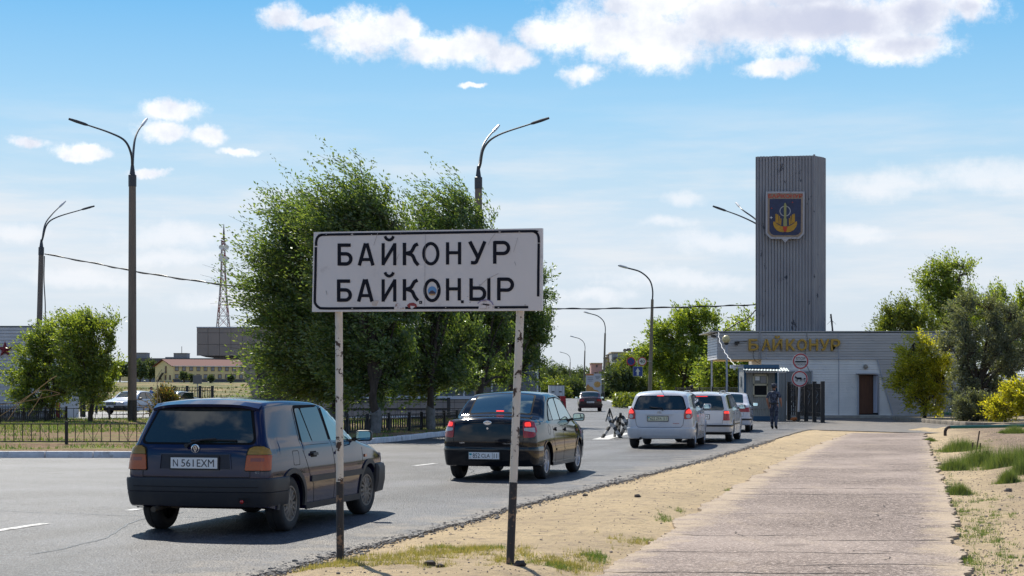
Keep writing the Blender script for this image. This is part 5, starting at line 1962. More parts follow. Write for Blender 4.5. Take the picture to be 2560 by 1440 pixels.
# ================= silver-white tall hatchback
SILV = mat('silver_white_paint', (.60, .61, .645), .25, coat=.7, dirt=(.45, .44, .43), dscale=1.5, dthr=(.5, .9))
B = Body(4.30, 1.765, [(0, 1.425), (.3, 1.46), (1.0, 1.49), (1.8, 1.485), (2.3, 1.42), (2.8, 1.20), (3.15, 1.03), (3.4, .99), (4.0, .88), (4.3, .74)], 2.60, .80, .315,
         sill=.22, belt=.99, tum=.30, lean=[(.3, .04), (.55, -.01), (.95, .0), (1.05, .05), (1.40, .27), (1.5, .33)], leanf=[(.3, 0), (.9, .08)], bow=.13, rr=.13, rc=.09, bulge=.045, taper=.06, fall=1.6, Ra=.36)
mx_ = thing('compact_car', 'silver white tall hatchback with red round lensed tail lamps, third in the queue', 'car')
B.mesh('body', SILV, mx_)
rw = B.wrap()
drape(arc_poly([(-.70, .99), (.70, .99), (.575, 1.355), (-.575, 1.355)], .09, 6), rw, 'screen_seal', M_SEAL, mx_, .003, .01)
drape(arc_poly([(-.665, 1.01), (.665, 1.01), (.545, 1.335), (-.545, 1.335)], .08, 6), rw, 'rear_window', M_GLASS, mx_, .007, .01)
drape(arc_poly([(-.09, 1.34), (.09, 1.34), (.085, 1.362), (-.085, 1.362)], .008), rw, 'high_brake_lamp', M_REDLIT, mx_, .012, .01, cell=.03)
lampo = [(.635, .75), (.62, .86), (.65, .99), (.74, 1.06), (.83, 1.02), (.885, .91), (.89, .82), (.80, .76)]
for sg in (1, -1):
    mm = (lambda p: p) if sg > 0 else mirror_lr
    drape(arc_poly(mm(lampo), .03), rw, 'rear_lamp', M_REDLAMP, mx_, .012, .02, cell=.035)
    drape(arc_poly(mm([(.67, .90), (.68, .97), (.75, 1.02), (.83, .97), (.84, .90)]), .02), rw, 'brake_light', M_REDLIT, mx_, .017, .01, cell=.03)
    cc = mm([(.735, .825)])[0]
    drape(circ(cc[0], cc[1], .052, .052, 18), rw, 'round_lens', M_CLEAR, mx_, .020, .01, cell=.03)
strip([(-.63, .80), (-.60, .60), (-.55, .545), (.55, .545), (.60, .60), (.63, .80)], rw, .009, 'tailgate_gap', M_SEAMG, mx_, .0015)
drape(arc_poly([(-.37, .865), (.37, .865), (.36, .895), (-.36, .895)], .01), rw, 'number_plate_garnish', SILV, mx_, .02, .02)
c = Vector(rw(0, .915, .006))
mb = MB().lathe([(.05, 0), (.05, -.012), (.042, -.012), (.042, 0)], (0, 0, 0), 20, 'x').lathe([(.024, -.002), (.024, -.012), (.018, -.012), (.018, -.002)], (0, 0, .004), 14, 'x')
bd = mb.build('oval_badge', M_CHROME, mx_, smooth=True)
bd.location = c
bd.scale = (1, 1.2, .8)
plate(mx_, Vector(rw(.04, .765, .014)), 0, .52, .112, [('KZ', -.232, .022, .03), ('622', -.13, .076, .12), ('ZFA', .03, .062, .145), ('11', .198, .076, .052)], kz=True, col=mat('cream_plate', (.68, .66, .48), .5))
wiper(mx_, rw, -.09, .995, [(-.09, .995), (.0, 1.035), (.22, 1.06)], [(-.08, 1.04), (.10, 1.055), (.27, 1.055)])
badge_text(mx_, rw, 'matrix', (-.43, .645), .028, .16, M_REDLAMP)
bumper(B, 'rear_bumper', SILV, mx_, .52, [(.24, -.04), (.26, .0), (.34, .03), (.50, .045), (.525, .035), (.535, .0), (.54, -.01)])
drape(arc_poly([(-.52, .325), (.52, .325), (.46, .42), (-.46, .42)], .03), lambda a, z, o: rw(a, z, o + .034), 'bumper_recess', SILV, mx_, .004, .01)
MB().tube([(.30, .48, .27), (-.03, .49, .25)], .035, 10).build('exhaust', M_PLASTIC, mx_, smooth=True)
for sg in (1, -1):
    sd_ = B.side(sg)
    fr_ = [(.74, 1.01), (.78, 1.12), (.98, 1.34), (1.3, 1.385), (2.1, 1.39), (2.36, 1.33), (2.80, 1.16), (3.02, 1.01)]
    drape(arc_poly(fr_, .04), sd_, 'window_seal', M_SEAL, mx_, .003, .008)
    drape(arc_poly([(.80, 1.03), (.85, 1.13), (1.02, 1.32), (1.20, 1.345), (1.20, 1.03)], .03), sd_, 'quarter_window', M_GLASS, mx_, .006, .008)
    drape(arc_poly([(1.25, 1.025), (1.25, 1.355), (1.82, 1.365), (1.86, 1.025)], .03), sd_, 'rear_door_window', M_GLASS, mx_, .006, .008)
    drape(arc_poly([(1.94, 1.025), (1.90, 1.365), (2.1, 1.365), (2.34, 1.30), (2.74, 1.16), (2.94, 1.03)], .03), sd_, 'front_door_window', M_GLASS, mx_, .006, .008)
    strip([(1.28, .28), (1.24, .55), (1.14, .70), (1.17, 1.01), (1.24, 1.38)], sd_, .008, 'door_gap', M_SEAMG, mx_, .0015)
    strip([(1.98, .28), (2.0, .60), (1.91, 1.01), (1.86, 1.39)], sd_, .008, 'door_gap', M_SEAMG, mx_, .0015)
    strip([(2.92, .28), (2.98, .60), (3.04, .98)], sd_, .008, 'door_gap', M_SEAMG, mx_, .0015)
    door_handle(mx_, sd_, 1.38, .90, SILV)
    door_handle(mx_, sd_, 2.12, .88, SILV)
    for xc in (B.xr, B.xr + B.wb):
        pts = [(xc + (B.Ra + .006) * math.cos(a), B.R + (B.Ra + .006) * math.sin(a) * .98) for a in np.linspace(0, math.pi, 26)]
        strip(pts, sd_, .035, 'arch_lip', SILV, mx_, .012, thick=.02)
drape(arc_poly([(2.38, -.56), (2.38, .56), (3.0, .68), (3.0, -.68)], .05), B.top, 'windscreen', M_GLASS, mx_, .006, .01)
MB().tube([B.top(.35, 0, 0), (.28, 0, B.zt(.35) + .16)], [.012, .006], 6).build('roof_antenna', M_PLASTIC, mx_)
mirror(mx_, B, 2.86, 1.0, SILV, M_MIRR, 1.1)
wheels(B, mx_, .20, (9, .035, .03, .06), .205, M_ALLOY, 0)
place_car(mx_, 4.78 - .85 * .978, 42.7 + .85 * .2, 12, .80)

# ================= white estate car
WHT = mat('white_car_paint', (.66, .66, .67), .25, coat=.7, dirt=(.50, .48, .46), dscale=1.5, dthr=(.5, .9))
B = Body(4.40, 1.735, [(0, 1.40), (.3, 1.435), (1.0, 1.455), (2.0, 1.455), (2.5, 1.39), (2.95, 1.16), (3.3, .99), (3.5, .95), (4.1, .85), (4.4, .72)], 2.515, .98, .31,
         sill=.22, belt=.93, tum=.28, lean=[(.3, .03), (.55, -.01), (.92, .0), (.98, .02), (1.38, .20), (1.42, .22)], leanf=[(.3, 0), (.9, .06)], bow=.08, rr=.09, rc=.08, bulge=.04, taper=.045, fall=1.5, Ra=.355)
est = thing('estate_car', 'white estate car with black roof rails and dark tailgate glass, fourth in the queue', 'car')
B.mesh('body', WHT, est)
rw = B.wrap()
drape(arc_poly([(-.69, .925), (.69, .925), (.59, 1.335), (-.59, 1.335)], .06, 6), rw, 'rear_window', M_GLASS, est, .006, .01)
drape(arc_poly([(-.2, 1.31), (.2, 1.31), (.2, 1.328), (-.2, 1.328)], .008), rw, 'high_brake_lamp', M_REDLIT, est, .012, .01, cell=.04)
for sg in (1, -1):
    mm = (lambda p: p) if sg > 0 else mirror_lr
    drape(arc_poly(mm([(.655, .63), (.67, .91), (.84, .91), (.895, .84), (.89, .63)]), .02), rw, 'rear_lamp', M_REDLAMP, est, .012, .02, cell=.035)
    drape(arc_poly(mm([(.68, .83), (.69, .895), (.83, .895), (.86, .83)]), .02), rw, 'brake_light', M_REDLIT, est, .017, .01, cell=.03)
strip([(-.64, .64), (-.63, .53), (.63, .53), (.64, .64)], rw, .008, 'tailgate_gap', M_SEAMG, est, .0015)
strip([(-.65, .91), (.65, .91)], rw, .006, 'tailgate_gap', M_SEAMG, est, .0015)
plate(est, Vector(rw(.0, .735, .012)), 0, .52, .112, [('N', -.205, .072, .055), ('245', -.07, .076, .14), ('DZM', .13, .076, .19)])
c = Vector(rw(0, .865, .004))
bd = MB().lathe([(.05, 0), (.05, -.01), (.042, -.012), (.042, -.002), (0, -.002)], (0, 0, 0), 18, 'x').bar((-.008, .026, .026), (-.008, 0, -.032), .006, .007).bar((-.008, -.026, .026), (-.008, 0, -.032), .006, .007)
bd.build('round_badge', M_CHROME, est, smooth=True).location = c
bumper(B, 'rear_bumper', WHT, est, .60, [(.30, -.02), (.30, .03), (.34, .045), (.50, .055), (.515, .045), (.52, .0)])
bumper(B, 'bumper_lower_trim', M_PLASTIC, est, .55, [(.22, -.03), (.24, .0), (.30, .035), (.305, -.01)])
bumper(B, 'bumper_strip', M_PLASTIC, est, .60, [(.455, .02), (.455, .07), (.505, .07), (.51, .02)])
for sg in (1, -1):
    sd_ = B.side(sg)
    fr_ = [(.42, .945), (.56, 1.345), (1.0, 1.36), (2.2, 1.36), (2.48, 1.30), (2.85, 1.10), (3.06, .945)]
    drape(arc_poly(fr_, .04), sd_, 'window_seal', M_SEAL, est, .003, .008)
    drape(arc_poly([(.48, .965), (.59, 1.325), (1.12, 1.335), (1.12, .965)], .03), sd_, 'quarter_window', M_GLASS, est, .006, .008)
    drape(arc_poly([(1.20, .965), (1.20, 1.335), (1.86, 1.34), (1.90, .965)], .03), sd_, 'rear_door_window', M_GLASS, est, .006, .008)
    drape(arc_poly([(1.97, .965), (1.93, 1.34), (2.2, 1.34), (2.45, 1.28), (2.80, 1.09), (2.98, .965)], .03), sd_, 'front_door_window', M_GLASS, est, .006, .008)
    strip([(1.40, .28), (1.36, .55), (1.18, .72), (1.15, .94), (1.16, 1.36)], sd_, .008, 'door_gap', M_SEAMG, est, .0015)
    strip([(2.02, .28), (2.04, .60), (1.94, .95), (1.90, 1.36)], sd_, .008, 'door_gap', M_SEAMG, est, .0015)
    strip([(2.96, .28), (3.0, .60), (3.06, .93)], sd_, .008, 'door_gap', M_SEAMG, est, .0015)
    drape([(1.32, .49), (2.95, .49), (2.95, .53), (1.32, .53)], sd_, 'side_moulding', M_PLASTIC, est, .014, .016)
    door_handle(est, sd_, 1.36, .84, WHT)
    door_handle(est, sd_, 2.14, .83, WHT)
    rr_ = [B.top(x, sg * .52, h) for x, h in ((.25, .0), (.32, .05), (1.1, .055), (1.9, .055), (1.98, .0))]
    MB().tube(rr_, .016, 6).build('roof_rail', M_GALV, est, smooth=True)
    for xc in (B.xr, B.xr + B.wb):
        pts = [(xc + (B.Ra + .006) * math.cos(a), B.R + (B.Ra + .006) * math.sin(a) * .98) for a in np.linspace(0, math.pi, 26)]
        strip(pts, sd_, .03, 'arch_lip', WHT, est, .010, thick=.02)
drape(arc_poly([(2.58, -.56), (2.58, .56), (3.15, .66), (3.15, -.66)], .05), B.top, 'windscreen', M_GLASS, est, .006, .01)
MB().tube([B.top(.5, 0, 0), (.40, 0, B.zt(.5) + .14)], [.012, .006], 6).build('roof_antenna', M_PLASTIC, est)
mirror(est, B, 2.90, .94, M_PLASTIC, M_MIRR, 1.05)
wheels(B, est, .195, (10, .03, .03, .07), .195, M_ALLOY, 0)
place_car(est, 6.42 - .84 * .975, 47.7 + .84 * .22, 13, .98)

# ================= pale saloon at the barrier
PALE = mat('pale_silver_paint', (.62, .62, .66), .25, coat=.7, dirt=(.35, .34, .33), dscale=1.2, dthr=(.5, .8))


def saloon(name, label, m, wt_=1.74, L_=4.45, lamps=True, h=1.42, platetxt=None, boxy=0.0, handles=True, rimm=None, frontal=False):
    k = h / 1.42
    B = Body(L_, wt_, [(0, 1.0 * k), (.5, 1.02 * k), (.75, 1.04 * k), (1.0, 1.17 * k), (1.25, 1.34 * k), (1.45, 1.40 * k), (2.0, 1.42 * k), (2.5, 1.38 * k), (2.8, 1.24 * k), (3.12, 1.03 * k), (3.35, .97 * k), (4.0, .88), (L_ - .05, .80), (L_, .76)], 2.66, .92, .31,
             sill=.22, belt=.90, tum=.30, lean=[(.3, .02), (.55, -.01), (.98, .02)], leanf=[(.3, .0), (.6, -.02), (.9, .03)], bow=.13, rr=.09, rc=.08, crown=.035, bulge=.035, taper=.05, fall=1.2, Ra=.35)
    car = thing(name, label, 'car')
    B.mesh('body', m, car)
    rw = B.wrap()
    drape(arc_poly([(.80, -.58), (.80, .58), (1.30, .54), (1.30, -.54)], .05, 4), B.top, 'rear_window', M_GLASS, car, .006, .01)
    drape(arc_poly([(2.55, -.56), (2.55, .56), (3.13, .66), (3.13, -.66)], .05), B.top, 'windscreen', M_GLASS, car, .006, .01)
    for sg in (1, -1):
        mm = (lambda p: p) if sg > 0 else mirror_lr
        drape(arc_poly(mm([(.44, .72), (.44, .88), (.85, .88), (.88, .80), (.86, .72)]), .02), rw, 'rear_lamp', M_REDLAMP, car, .012, .02, cell=.04)
    strip([(-.62, .70), (-.60, .56), (.60, .56), (.62, .70)], rw, .008, 'boot_gap', M_SEAMG, car, .0015)
    bumper(B, 'rear_bumper', m, car, .5, [(.25, -.02), (.27, .03), (.50, .055), (.545, .05), (.55, -.01)])
    bumper(B, 'bumper_strip', M_PLASTIC, car, .5, [(.43, .02), (.43, .065), (.485, .065), (.49, .02)])
    if platetxt:
        plate(car, Vector(rw(0, .66, .012)), 0, .52, .112, platetxt)
    for sg in (1, -1):
        sd_ = B.side(sg)
        fr_ = [(1.02, .93), (1.12, 1.06 * k), (1.36, 1.28 * k), (1.6, 1.325 * k), (2.3, 1.33 * k), (2.55, 1.27 * k), (2.86, 1.08 * k), (3.05, .93)]
        drape(arc_poly(fr_, .04), sd_, 'window_seal', M_SEAL, car, .003, .008)
        drape(arc_poly([(1.10, .95), (1.18, 1.06 * k), (1.40, 1.26 * k), (1.58, 1.30 * k), (1.90, 1.305 * k), (1.94, .95)], .03), sd_, 'rear_door_window', M_GLASS, car, .006, .008)
        drape(arc_poly([(2.0, .95), (1.96, 1.305 * k), (2.3, 1.305 * k), (2.52, 1.24 * k), (2.80, 1.07 * k), (2.97, .95)], .03), sd_, 'front_door_window', M_GLASS, car, .006, .008)
        strip([(1.40, .27), (1.36, .55), (1.2, .72), (1.22, .93)], sd_, .008, 'door_gap', M_SEAMG, car, .0015)
        strip([(2.03, .27), (2.03, .6), (1.97, .93), (1.93, 1.32 * k)], sd_, .008, 'door_gap', M_SEAMG, car, .0015)
        strip([(2.98, .27), (3.03, .6), (3.06, .92)], sd_, .008, 'door_gap', M_SEAMG, car, .0015)
        drape([(1.32, .49), (2.98, .49), (2.98, .535), (1.32, .535)], sd_, 'side_moulding', M_PLASTIC, car, .014, .016)
        door_handle(car, sd_, 1.42, .80, M_PLASTIC)
        door_handle(car, sd_, 2.18, .79, M_PLASTIC)
    mirror(car, B, 2.92, .91, M_PLASTIC, M_MIRR, 1.05)
    if frontal:
        ft = B.wrap(True)
        bumper(B, 'front_bumper', M_PLASTIC, car, .45, [(.24, -.02), (.26, .04), (.40, .075), (.52, .075), (.56, .05), (.565, -.01)], True)
        bumper(B, 'bumper_chrome_strip', M_CHROME, car, .45, [(.535, .02), (.535, .085), (.555, .085), (.56, .02)], True)
        drape([(-.36, .60), (.36, .60), (.34, .76), (-.34, .76)], ft, 'grille', M_PLASTIC, car, .015, .03)
        for i in range(9):
            y = -.30 + .6 * i / 8
            drape([(y - .008, .61), (y + .008, .61), (y + .008, .75), (y - .008, .75)], ft, 'grille_bar', M_GALV, car, .028, .02, cell=.2)
        for sg in (1, -1):
            mm = (lambda p: p) if sg > 0 else mirror_lr
            drape(arc_poly(mm([(.40, .61), (.70, .61), (.70, .75), (.40, .755)]), .015), ft, 'headlight', M_CLEAR, car, .018, .03, cell=.05)
            drape(arc_poly(mm([(.71, .61), (.83, .61), (.83, .74), (.71, .75)]), .015), ft, 'indicator', M_CLEAR, car, .018, .03, cell=.05)
        plate(car, Vector(ft(0, .50, .095)), math.pi, .52, .112, [('N', -.205, .072, .055), ('357', -.07, .076, .14), ('LAM', .13, .076, .19)])
        strip([(3.32, -.62), (3.32, .62)], B.top, .01, 'bonnet_gap', M_SEAMG, car, .0015)
    wheels(B, car, .19, (8, .04, .05, .06), .20, rimm or M_ALLOY, 0)
    return car, B


s3, B = saloon('saloon_car', 'pale silver saloon waiting beside the guard booth at the head of the queue', PALE)
place_car(s3, 8.62 - .86, 59.0 + .15, 10, .92)
mar, B = saloon('saloon_car', 'dark maroon saloon driving away up the road toward the food billboard', mat('maroon_paint', (.035, .008, .014), .25, coat=.7), 1.66, 4.2, h=1.40, platetxt=[('852', -.1, .076, .2), ('LAM', .12, .076, .2)])
place_car(mar, (1477 - 1280) * 113.5 / F, 114.5, 1.0, .92)
vol, B = saloon('saloon_car', 'silver saloon parked facing us behind the black striped lamp pole', mat('silver_paint', (.58, .60, .66), .25, coat=.7), 1.80, 4.8, h=1.46, frontal=True)
place_car(vol, -23.35, 103.8, 180 + 17, .92)
gc_, B = saloon('saloon_car', 'grey saloon with its door open parked behind the silver saloon', mat('grey_green_paint', (.22, .25, .26), .25, coat=.7), 1.74, 4.5, h=1.44, frontal=True)
place_car(gc_, -21.7, 108.3, 180 + 20, .92)
# its open door
dmb = MB().prism(arc_poly([(0, 0), (1.0, 0), (1.0, .62), (0, .62)], .05), (0, 0, 0), (1, 0, 0), (0, 0, 1), (0, .06, 0))
dd_ = dmb.build('open_door', mat('silver_paint', (.6, .6, .6)), gc_)
dd_.location = (3.02, .9, .3)
dd_.rotation_euler = (0, 0, math.radians(115))
MB().tube([(.05, .03, .62), (.42, .03, 1.03), (.96, .03, 1.05), (.98, .03, .62)], .02, 6).build('door_window_frame', M_PLASTIC, dd_)
MB().prism([(.08, .62), (.43, 1.01), (.94, 1.03), (.96, .62)], (0, .025, 0), (1, 0, 0), (0, 0, 1), (0, .008, 0)).build('door_glass', M_GLASS, dd_)

# ================= box truck far up the road
YT = 236
tr = thing('box_truck', 'white box truck with closed rear doors far up the road', 'truck', (*at(1391, 990, YT).xy, 0))
M_BOXW = mat('truck_white', (.62, .63, .65), .4)
pxbox('cargo_box', M_BOXW, tr, 1372.5, 963, 1411, 990, YT, 4.5)
for (x0, x1) in ((1374, 1391.3), (1392.2, 1410)):
    dd_ = pxbox('rear_door', M_BOXW, tr, x0, 964.5, x1, 989, YT - .05, .06)
    for q in ((x0 + x1) / 2 - 4, (x0 + x1) / 2 + 5):
        pxbox('lock_bar', M_GALV, dd_, q, 965, q + .6, 988.5, YT - .12, .06)
    pxbox('door_sticker', M_PLASTIC, dd_, x0 + 5, 978, x0 + 12, 981, YT - .09, .04)
pxbox('door_frame', M_PLASTIC, tr, 1372, 962, 1411.5, 963.6, YT - .1, .2)
pxbox('chassis', M_DARK, tr, 1374, 990, 1410, 995, YT, 4.5)
for x in (1377, 1406):
    MB().lathe([(0, -.15), (.45, -.15), (.45, .15), (0, .15)], (at(x, 0, YT).x, YT + 1, .45), 16, 'x').build('wheel', M_RUBBER, tr, world=True)
pxbox('cab', M_BOXW, tr, 1375, 972, 1409, 994, YT + 4.6, 1.8)
# white bus
YU = 205
bu = thing('bus', 'white bus coming toward us, half hidden behind the black saloon', 'bus', (*at(1325, 990, YU).xy, 0))
pxbox('body', M_BOXW, bu, 1300, 963, 1350, 1002, YU, 9)
pxbox('front_panel', M_BOXW, bu, 1325, 968, 1351, 1003, YU - .4, .5)
wsc = pxbox('windscreen', M_GLASS, bu, 1327, 966.5, 1344, 979.5, YU - .5, .2)
for x in (1331, 1341):
    pxbox('headlight', M_CLEAR, bu, x - 3, 990, x + 3, 994, YU - .5, .15)
pxbox('roof_unit', M_GALV, bu, 1312, 957, 1324, 963, YU + 2, 2)
pxbox('roof_unit', M_BOXW, bu, 1330, 958, 1340, 963.5, YU + 1, 2)
for x in (1306, 1346):
    MB().lathe([(0, -.15), (.48, -.15), (.48, .15), (0, .15)], (at(x, 0, YU).x, YU + 1, .48), 16, 'x').build('wheel', M_RUBBER, bu, world=True)
# ------------------------------------------------------------------ vegetation
def quads_mesh(name, V, nq, mats, parent=None, mi=None, tris=False):
    me = bpy.data.meshes.new(name)
    k = 3 if tris else 4
    me.vertices.add(len(V))
    me.vertices.foreach_set('co', V.astype(np.float32).ravel())
    me.loops.add(nq * k)
    me.loops.foreach_set('vertex_index', np.arange(nq * k, dtype=np.int32))
    me.polygons.add(nq)
    me.polygons.foreach_set('loop_start', (np.arange(nq) * k).astype(np.int32))
    me.materials.append(mats)
    me.update(calc_edges=True)
    return link_mesh(name, me, parent)


def leaves(blobs, shoots, per, L, leaf, wind=(-.5, .1, .15), rng=RNG, up=.30, clump=.15, nclump=26, shell=.55, ratio=.42, spread=.55):
    """blobs: (x, y, z, rx, ry, rz).  returns (n*4,3) leaf quads, and clump centres"""
    bl = np.array(blobs, float)
    bl[:, 3:] *= .84
    vol = bl[:, 3] * bl[:, 4] * bl[:, 5]
    vol = vol ** .8
    pick = rng.choice(len(bl), shoots, p=vol / vol.sum())
    # clump centres
    cc = []
    for b in bl:
        d = rng.normal(size=(nclump, 3))
        d /= np.linalg.norm(d, axis=1)[:, None]
        r = rng.uniform(shell, 1.0, nclump) ** .7
        cc.append(b[:3] + d * r[:, None] * b[3:])
    cc = np.array(cc)
    ci = rng.integers(0, nclump, shoots)
    base = cc[pick, ci] + rng.normal(size=(shoots, 3)) * bl[pick, 3:] * clump * .6
    # keep inside
    rel = (base - bl[pick, :3]) / bl[pick, 3:]
    rn = np.linalg.norm(rel, axis=1)
    over = np.maximum(1, rn / 1.02)
    base = bl[pick, :3] + rel / over[:, None] * bl[pick, 3:]
    out = rel / np.maximum(rn, .3)[:, None]
    cdir = rng.normal(size=(len(bl), nclump, 3)) * .55
    d = out * .7 + cdir[pick, ci] + rng.normal(size=(shoots, 3)) * .28 + np.array([0, 0, up]) + np.array(wind) * .8
    d /= np.linalg.norm(d, axis=1)[:, None]
    Ls = L * rng.uniform(.5, 1.25, shoots)
    w = np.array(wind)
    t = (np.arange(per) + .6) / per
    pos = base[:, None, :] + d[:, None, :] * (Ls[:, None] * t[None, :])[:, :, None] + w[None, None, :] * (Ls[:, None] * t[None, :] ** 2)[:, :, None] * .55
    tang = d[:, None, :] + w[None, None, :] * 1.6 * t[None, :, None]
    tang = tang / np.linalg.norm(tang, axis=2)[:, :, None]
    n = shoots * per
    pos = pos.reshape(n, 3) + rng.normal(size=(n, 3)) * leaf * spread
    tang = tang.reshape(n, 3)
    ax = tang * .9 + rng.normal(size=(n, 3)) * .42
    ax /= np.linalg.norm(ax, axis=1)[:, None]
    nr = rng.normal(size=(n, 3))
    sd = np.cross(ax, nr)
    sd /= np.maximum(np.linalg.norm(sd, axis=1), 1e-6)[:, None]
    ll = leaf * rng.uniform(.6, 1.3, n)[:, None]
    a, s = ax * ll, sd * ll * ratio
    V = np.stack([pos - a * .5, pos + s * .5 + a * .05, pos + a * .55, pos - s * .5 + a * .05], 1).reshape(-1, 3)
    return V, cc.reshape(-1, 3), base, d, Ls


def tree(name, label, cat, base, blobs, lm, shoots=1500, per=22, L=.8, leaf=.13, wind=(-.5, .1, .15), trunk_r=.2, trunk_top=None, bark=None, limbs=14, whitewash=0, group=None, twigs=True, seed=0, streamers=0, **kw):
    """base: ground point; blobs in world coordinates"""
    rng = np.random.default_rng(seed + 100)
    rnd = random.Random(seed)
    o = thing(name, label, cat, base, 0, group)
    bl = [(b[0] - base[0], b[1] - base[1], b[2] - base[2], *b[3:]) for b in blobs]
    V, cc, bs, dd, Ls = leaves(bl, shoots, per, L, leaf, wind, rng, **kw)
    if streamers:
        top = [(b[0], b[1], b[2] + b[5] * .18, b[3] * .95, b[4], b[5]) for b in bl if b[2] > 1.5 * bl[0][5]] or bl
        V2 = leaves(top, streamers, 42, 1.25, leaf * .95, (wind[0] * 1.35, wind[1], wind[2] * 1.9), rng, shell=.85, clump=.10, spread=.4, up=.7)[0]
        V = np.concatenate([V, V2])
    quads_mesh('crown', V, len(V) // 4, lm, o)
    # wood
    mb = MB()
    cen = np.average(np.array(bl)[:, :3], axis=0, weights=[b[3] * b[5] for b in bl])
    zmin = min(b[2] - b[5] for b in bl)
    tt = Vector(trunk_top) if trunk_top else Vector((cen[0] * .35, cen[1] * .5, max(.5, zmin + .25 * (cen[2] - zmin))))
    wob = lambda s: Vector((rnd.uniform(-s, s), rnd.uniform(-s, s), 0))
    tp = crom([Vector((0, 0, -.15)), tt * .33 + wob(.05), tt * .66 + wob(.08), tt], 4)
    mb.tube(tp, [trunk_r * (1.25 if i == 0 else 1 - .45 * i / len(tp)) for i in range(len(tp))], 10)
    ccs = [Vector(c) for c in cc]
    rnd.shuffle(ccs)
    mains = ccs[:limbs]
    for c in mains:
        st = tp[-1 - rnd.randint(0, 3)]
        mid = st.lerp(c, .5) + Vector((0, 0, .12 * (c - st).length)) + wob(.2)
        cv = crom([st, mid, c], 5)
        r0 = trunk_r * rnd.uniform(.3, .5)
        mb.tube(cv, [r0 * (1 - .85 * i / (len(cv) - 1)) for i in range(len(cv))], 6)
    mb.build('trunk', bark or M_BARK, o, smooth=True)
    if whitewash:
        ww = [p for p in tp if p.z < whitewash] + [tt * (whitewash / tt.z)]
        MB().tube(ww, [trunk_r * (1.26 if i == 0 else 1.02) + .012 for i in range(len(ww))], 10).build('whitewash', M_WWASH, o, smooth=True)
    if twigs:
        k = min(len(bs), 500)
        idx = rng.choice(len(bs), k, replace=False)
        tw = MB()
        w = Vector(wind)
        for i in idx:
            b, d_, l_ = Vector(bs[i]), Vector(dd[i]), float(Ls[i])
            near = min(mains, key=lambda c: (c - b).length_squared) if mains else b
            tw.tube([near.lerp(b, .2), b, b + d_ * l_ * .5 + w * l_ * .2, b + d_ * l_ + w * l_ * .8], [.022 * trunk_r / .2, .014 * trunk_r / .2, .008, .003], 3, caps=False)
        tw.build('branches', bark or M_BARK, o)
    return o


M_BARK = mat('tree_bark', (.075, .058, .045), .95, col2=(.035, .028, .022), nscale=14, stretch=(1, 1, .25), bump=.6, bscale=20)
M_WWASH = mat('whitewashed_bark', (.22, .22, .22), .95, col2=(.13, .13, .12), nscale=6)
LM_ELM = leaf_mat('elm_leaves', (.055, .100, .034), (.10, .158, .052), (.20, .25, .09), .56)
LM_LIGHT = leaf_mat('light_leaves', (.09, .14, .03), (.16, .22, .045), (.29, .33, .07), .6)
LM_YEL = leaf_mat('yellow_green_leaves', (.22, .25, .022), (.38, .37, .03), (.56, .50, .05), .62)
LM_OLIVE = leaf_mat('olive_leaves', (.08, .10, .062), (.14, .16, .11), (.25, .265, .20), .38)
LM_FAR = leaf_mat('far_leaves', (.045, .07, .028), (.07, .10, .04), (.12, .15, .055), .35)
LM_FARY = leaf_mat('far_yellow_leaves', (.10, .14, .03), (.15, .19, .035), (.24, .26, .05), .4)


def bl(lst, Y, dy=.8):
    """pixel blobs (px, py, rx, ry[, depth shift]) -> world ellipsoids"""
    out = []
    for b in lst:
        c = at(b[0], b[1], Y + (b[4] if len(b) > 4 else 0))
        rx, ry = b[2] * Y / F, b[3] * Y / F
        out.append((c.x, c.y, c.z, rx, max(rx, ry) * dy, ry))
    return out


WIND = (-.85, .05, .24)
def gp(px, Y, z=0.0): return (at(px, 0, Y).x, Y, z)
CG = 'wind blown elm trees on the traffic island'
tree('elm_tree', 'leftmost big elm whose crown reaches out over the tiled building', 'tree', gp(836, 56, .1),
     bl([(760, 790, 80, 110), (730, 870, 60, 80), (795, 650, 80, 110), (775, 570, 50, 56), (840, 850, 100, 130), (720, 965, 44, 34), (705, 720, 55, 60), (790, 940, 85, 60), (680, 770, 40, 38), (695, 640, 34, 38), (870, 940, 100, 46), (735, 530, 26, 26)], 56), LM_ELM, 2600, 30, 1.1, .125, WIND, .22, (.1, 0, 1.5), seed=1, streamers=230, limbs=18, group=CG, whitewash=.7)
tree('elm_tree', 'tall elm with its wind bent top rising above the left half of the town sign', 'tree', gp(935, 52.5, .1),
     bl([(930, 640, 95, 110), (930, 550, 48, 62), (925, 490, 24, 34), (990, 560, 40, 50), (950, 760, 120, 120), (940, 890, 110, 85), (850, 590, 55, 60), (855, 510, 28, 26), (900, 440, 14, 22), (940, 950, 90, 40)], 53.5), LM_ELM, 2600, 30, 1.1, .125, WIND, .17, (.05, 0, 1.7), seed=2, streamers=260, limbs=18, group=CG, whitewash=.75)
tree('elm_tree', 'elm behind the middle of the town sign, its top bending toward the left lamp arm', 'tree', gp(1078, 57, .1),
     bl([(1165, 555, 48, 50), (1140, 610, 80, 80), (1080, 700, 110, 110), (1090, 830, 105, 110), (1215, 590, 30, 42), (1070, 560, 30, 30), (1070, 915, 95, 55), (1165, 520, 28, 22), (1060, 950, 95, 40), (1140, 940, 60, 40)], 58), LM_ELM, 2100, 30, 1.1, .125, WIND, .15, (0, 0, 1.8), seed=3, streamers=220, limbs=16, group=CG, whitewash=.8)
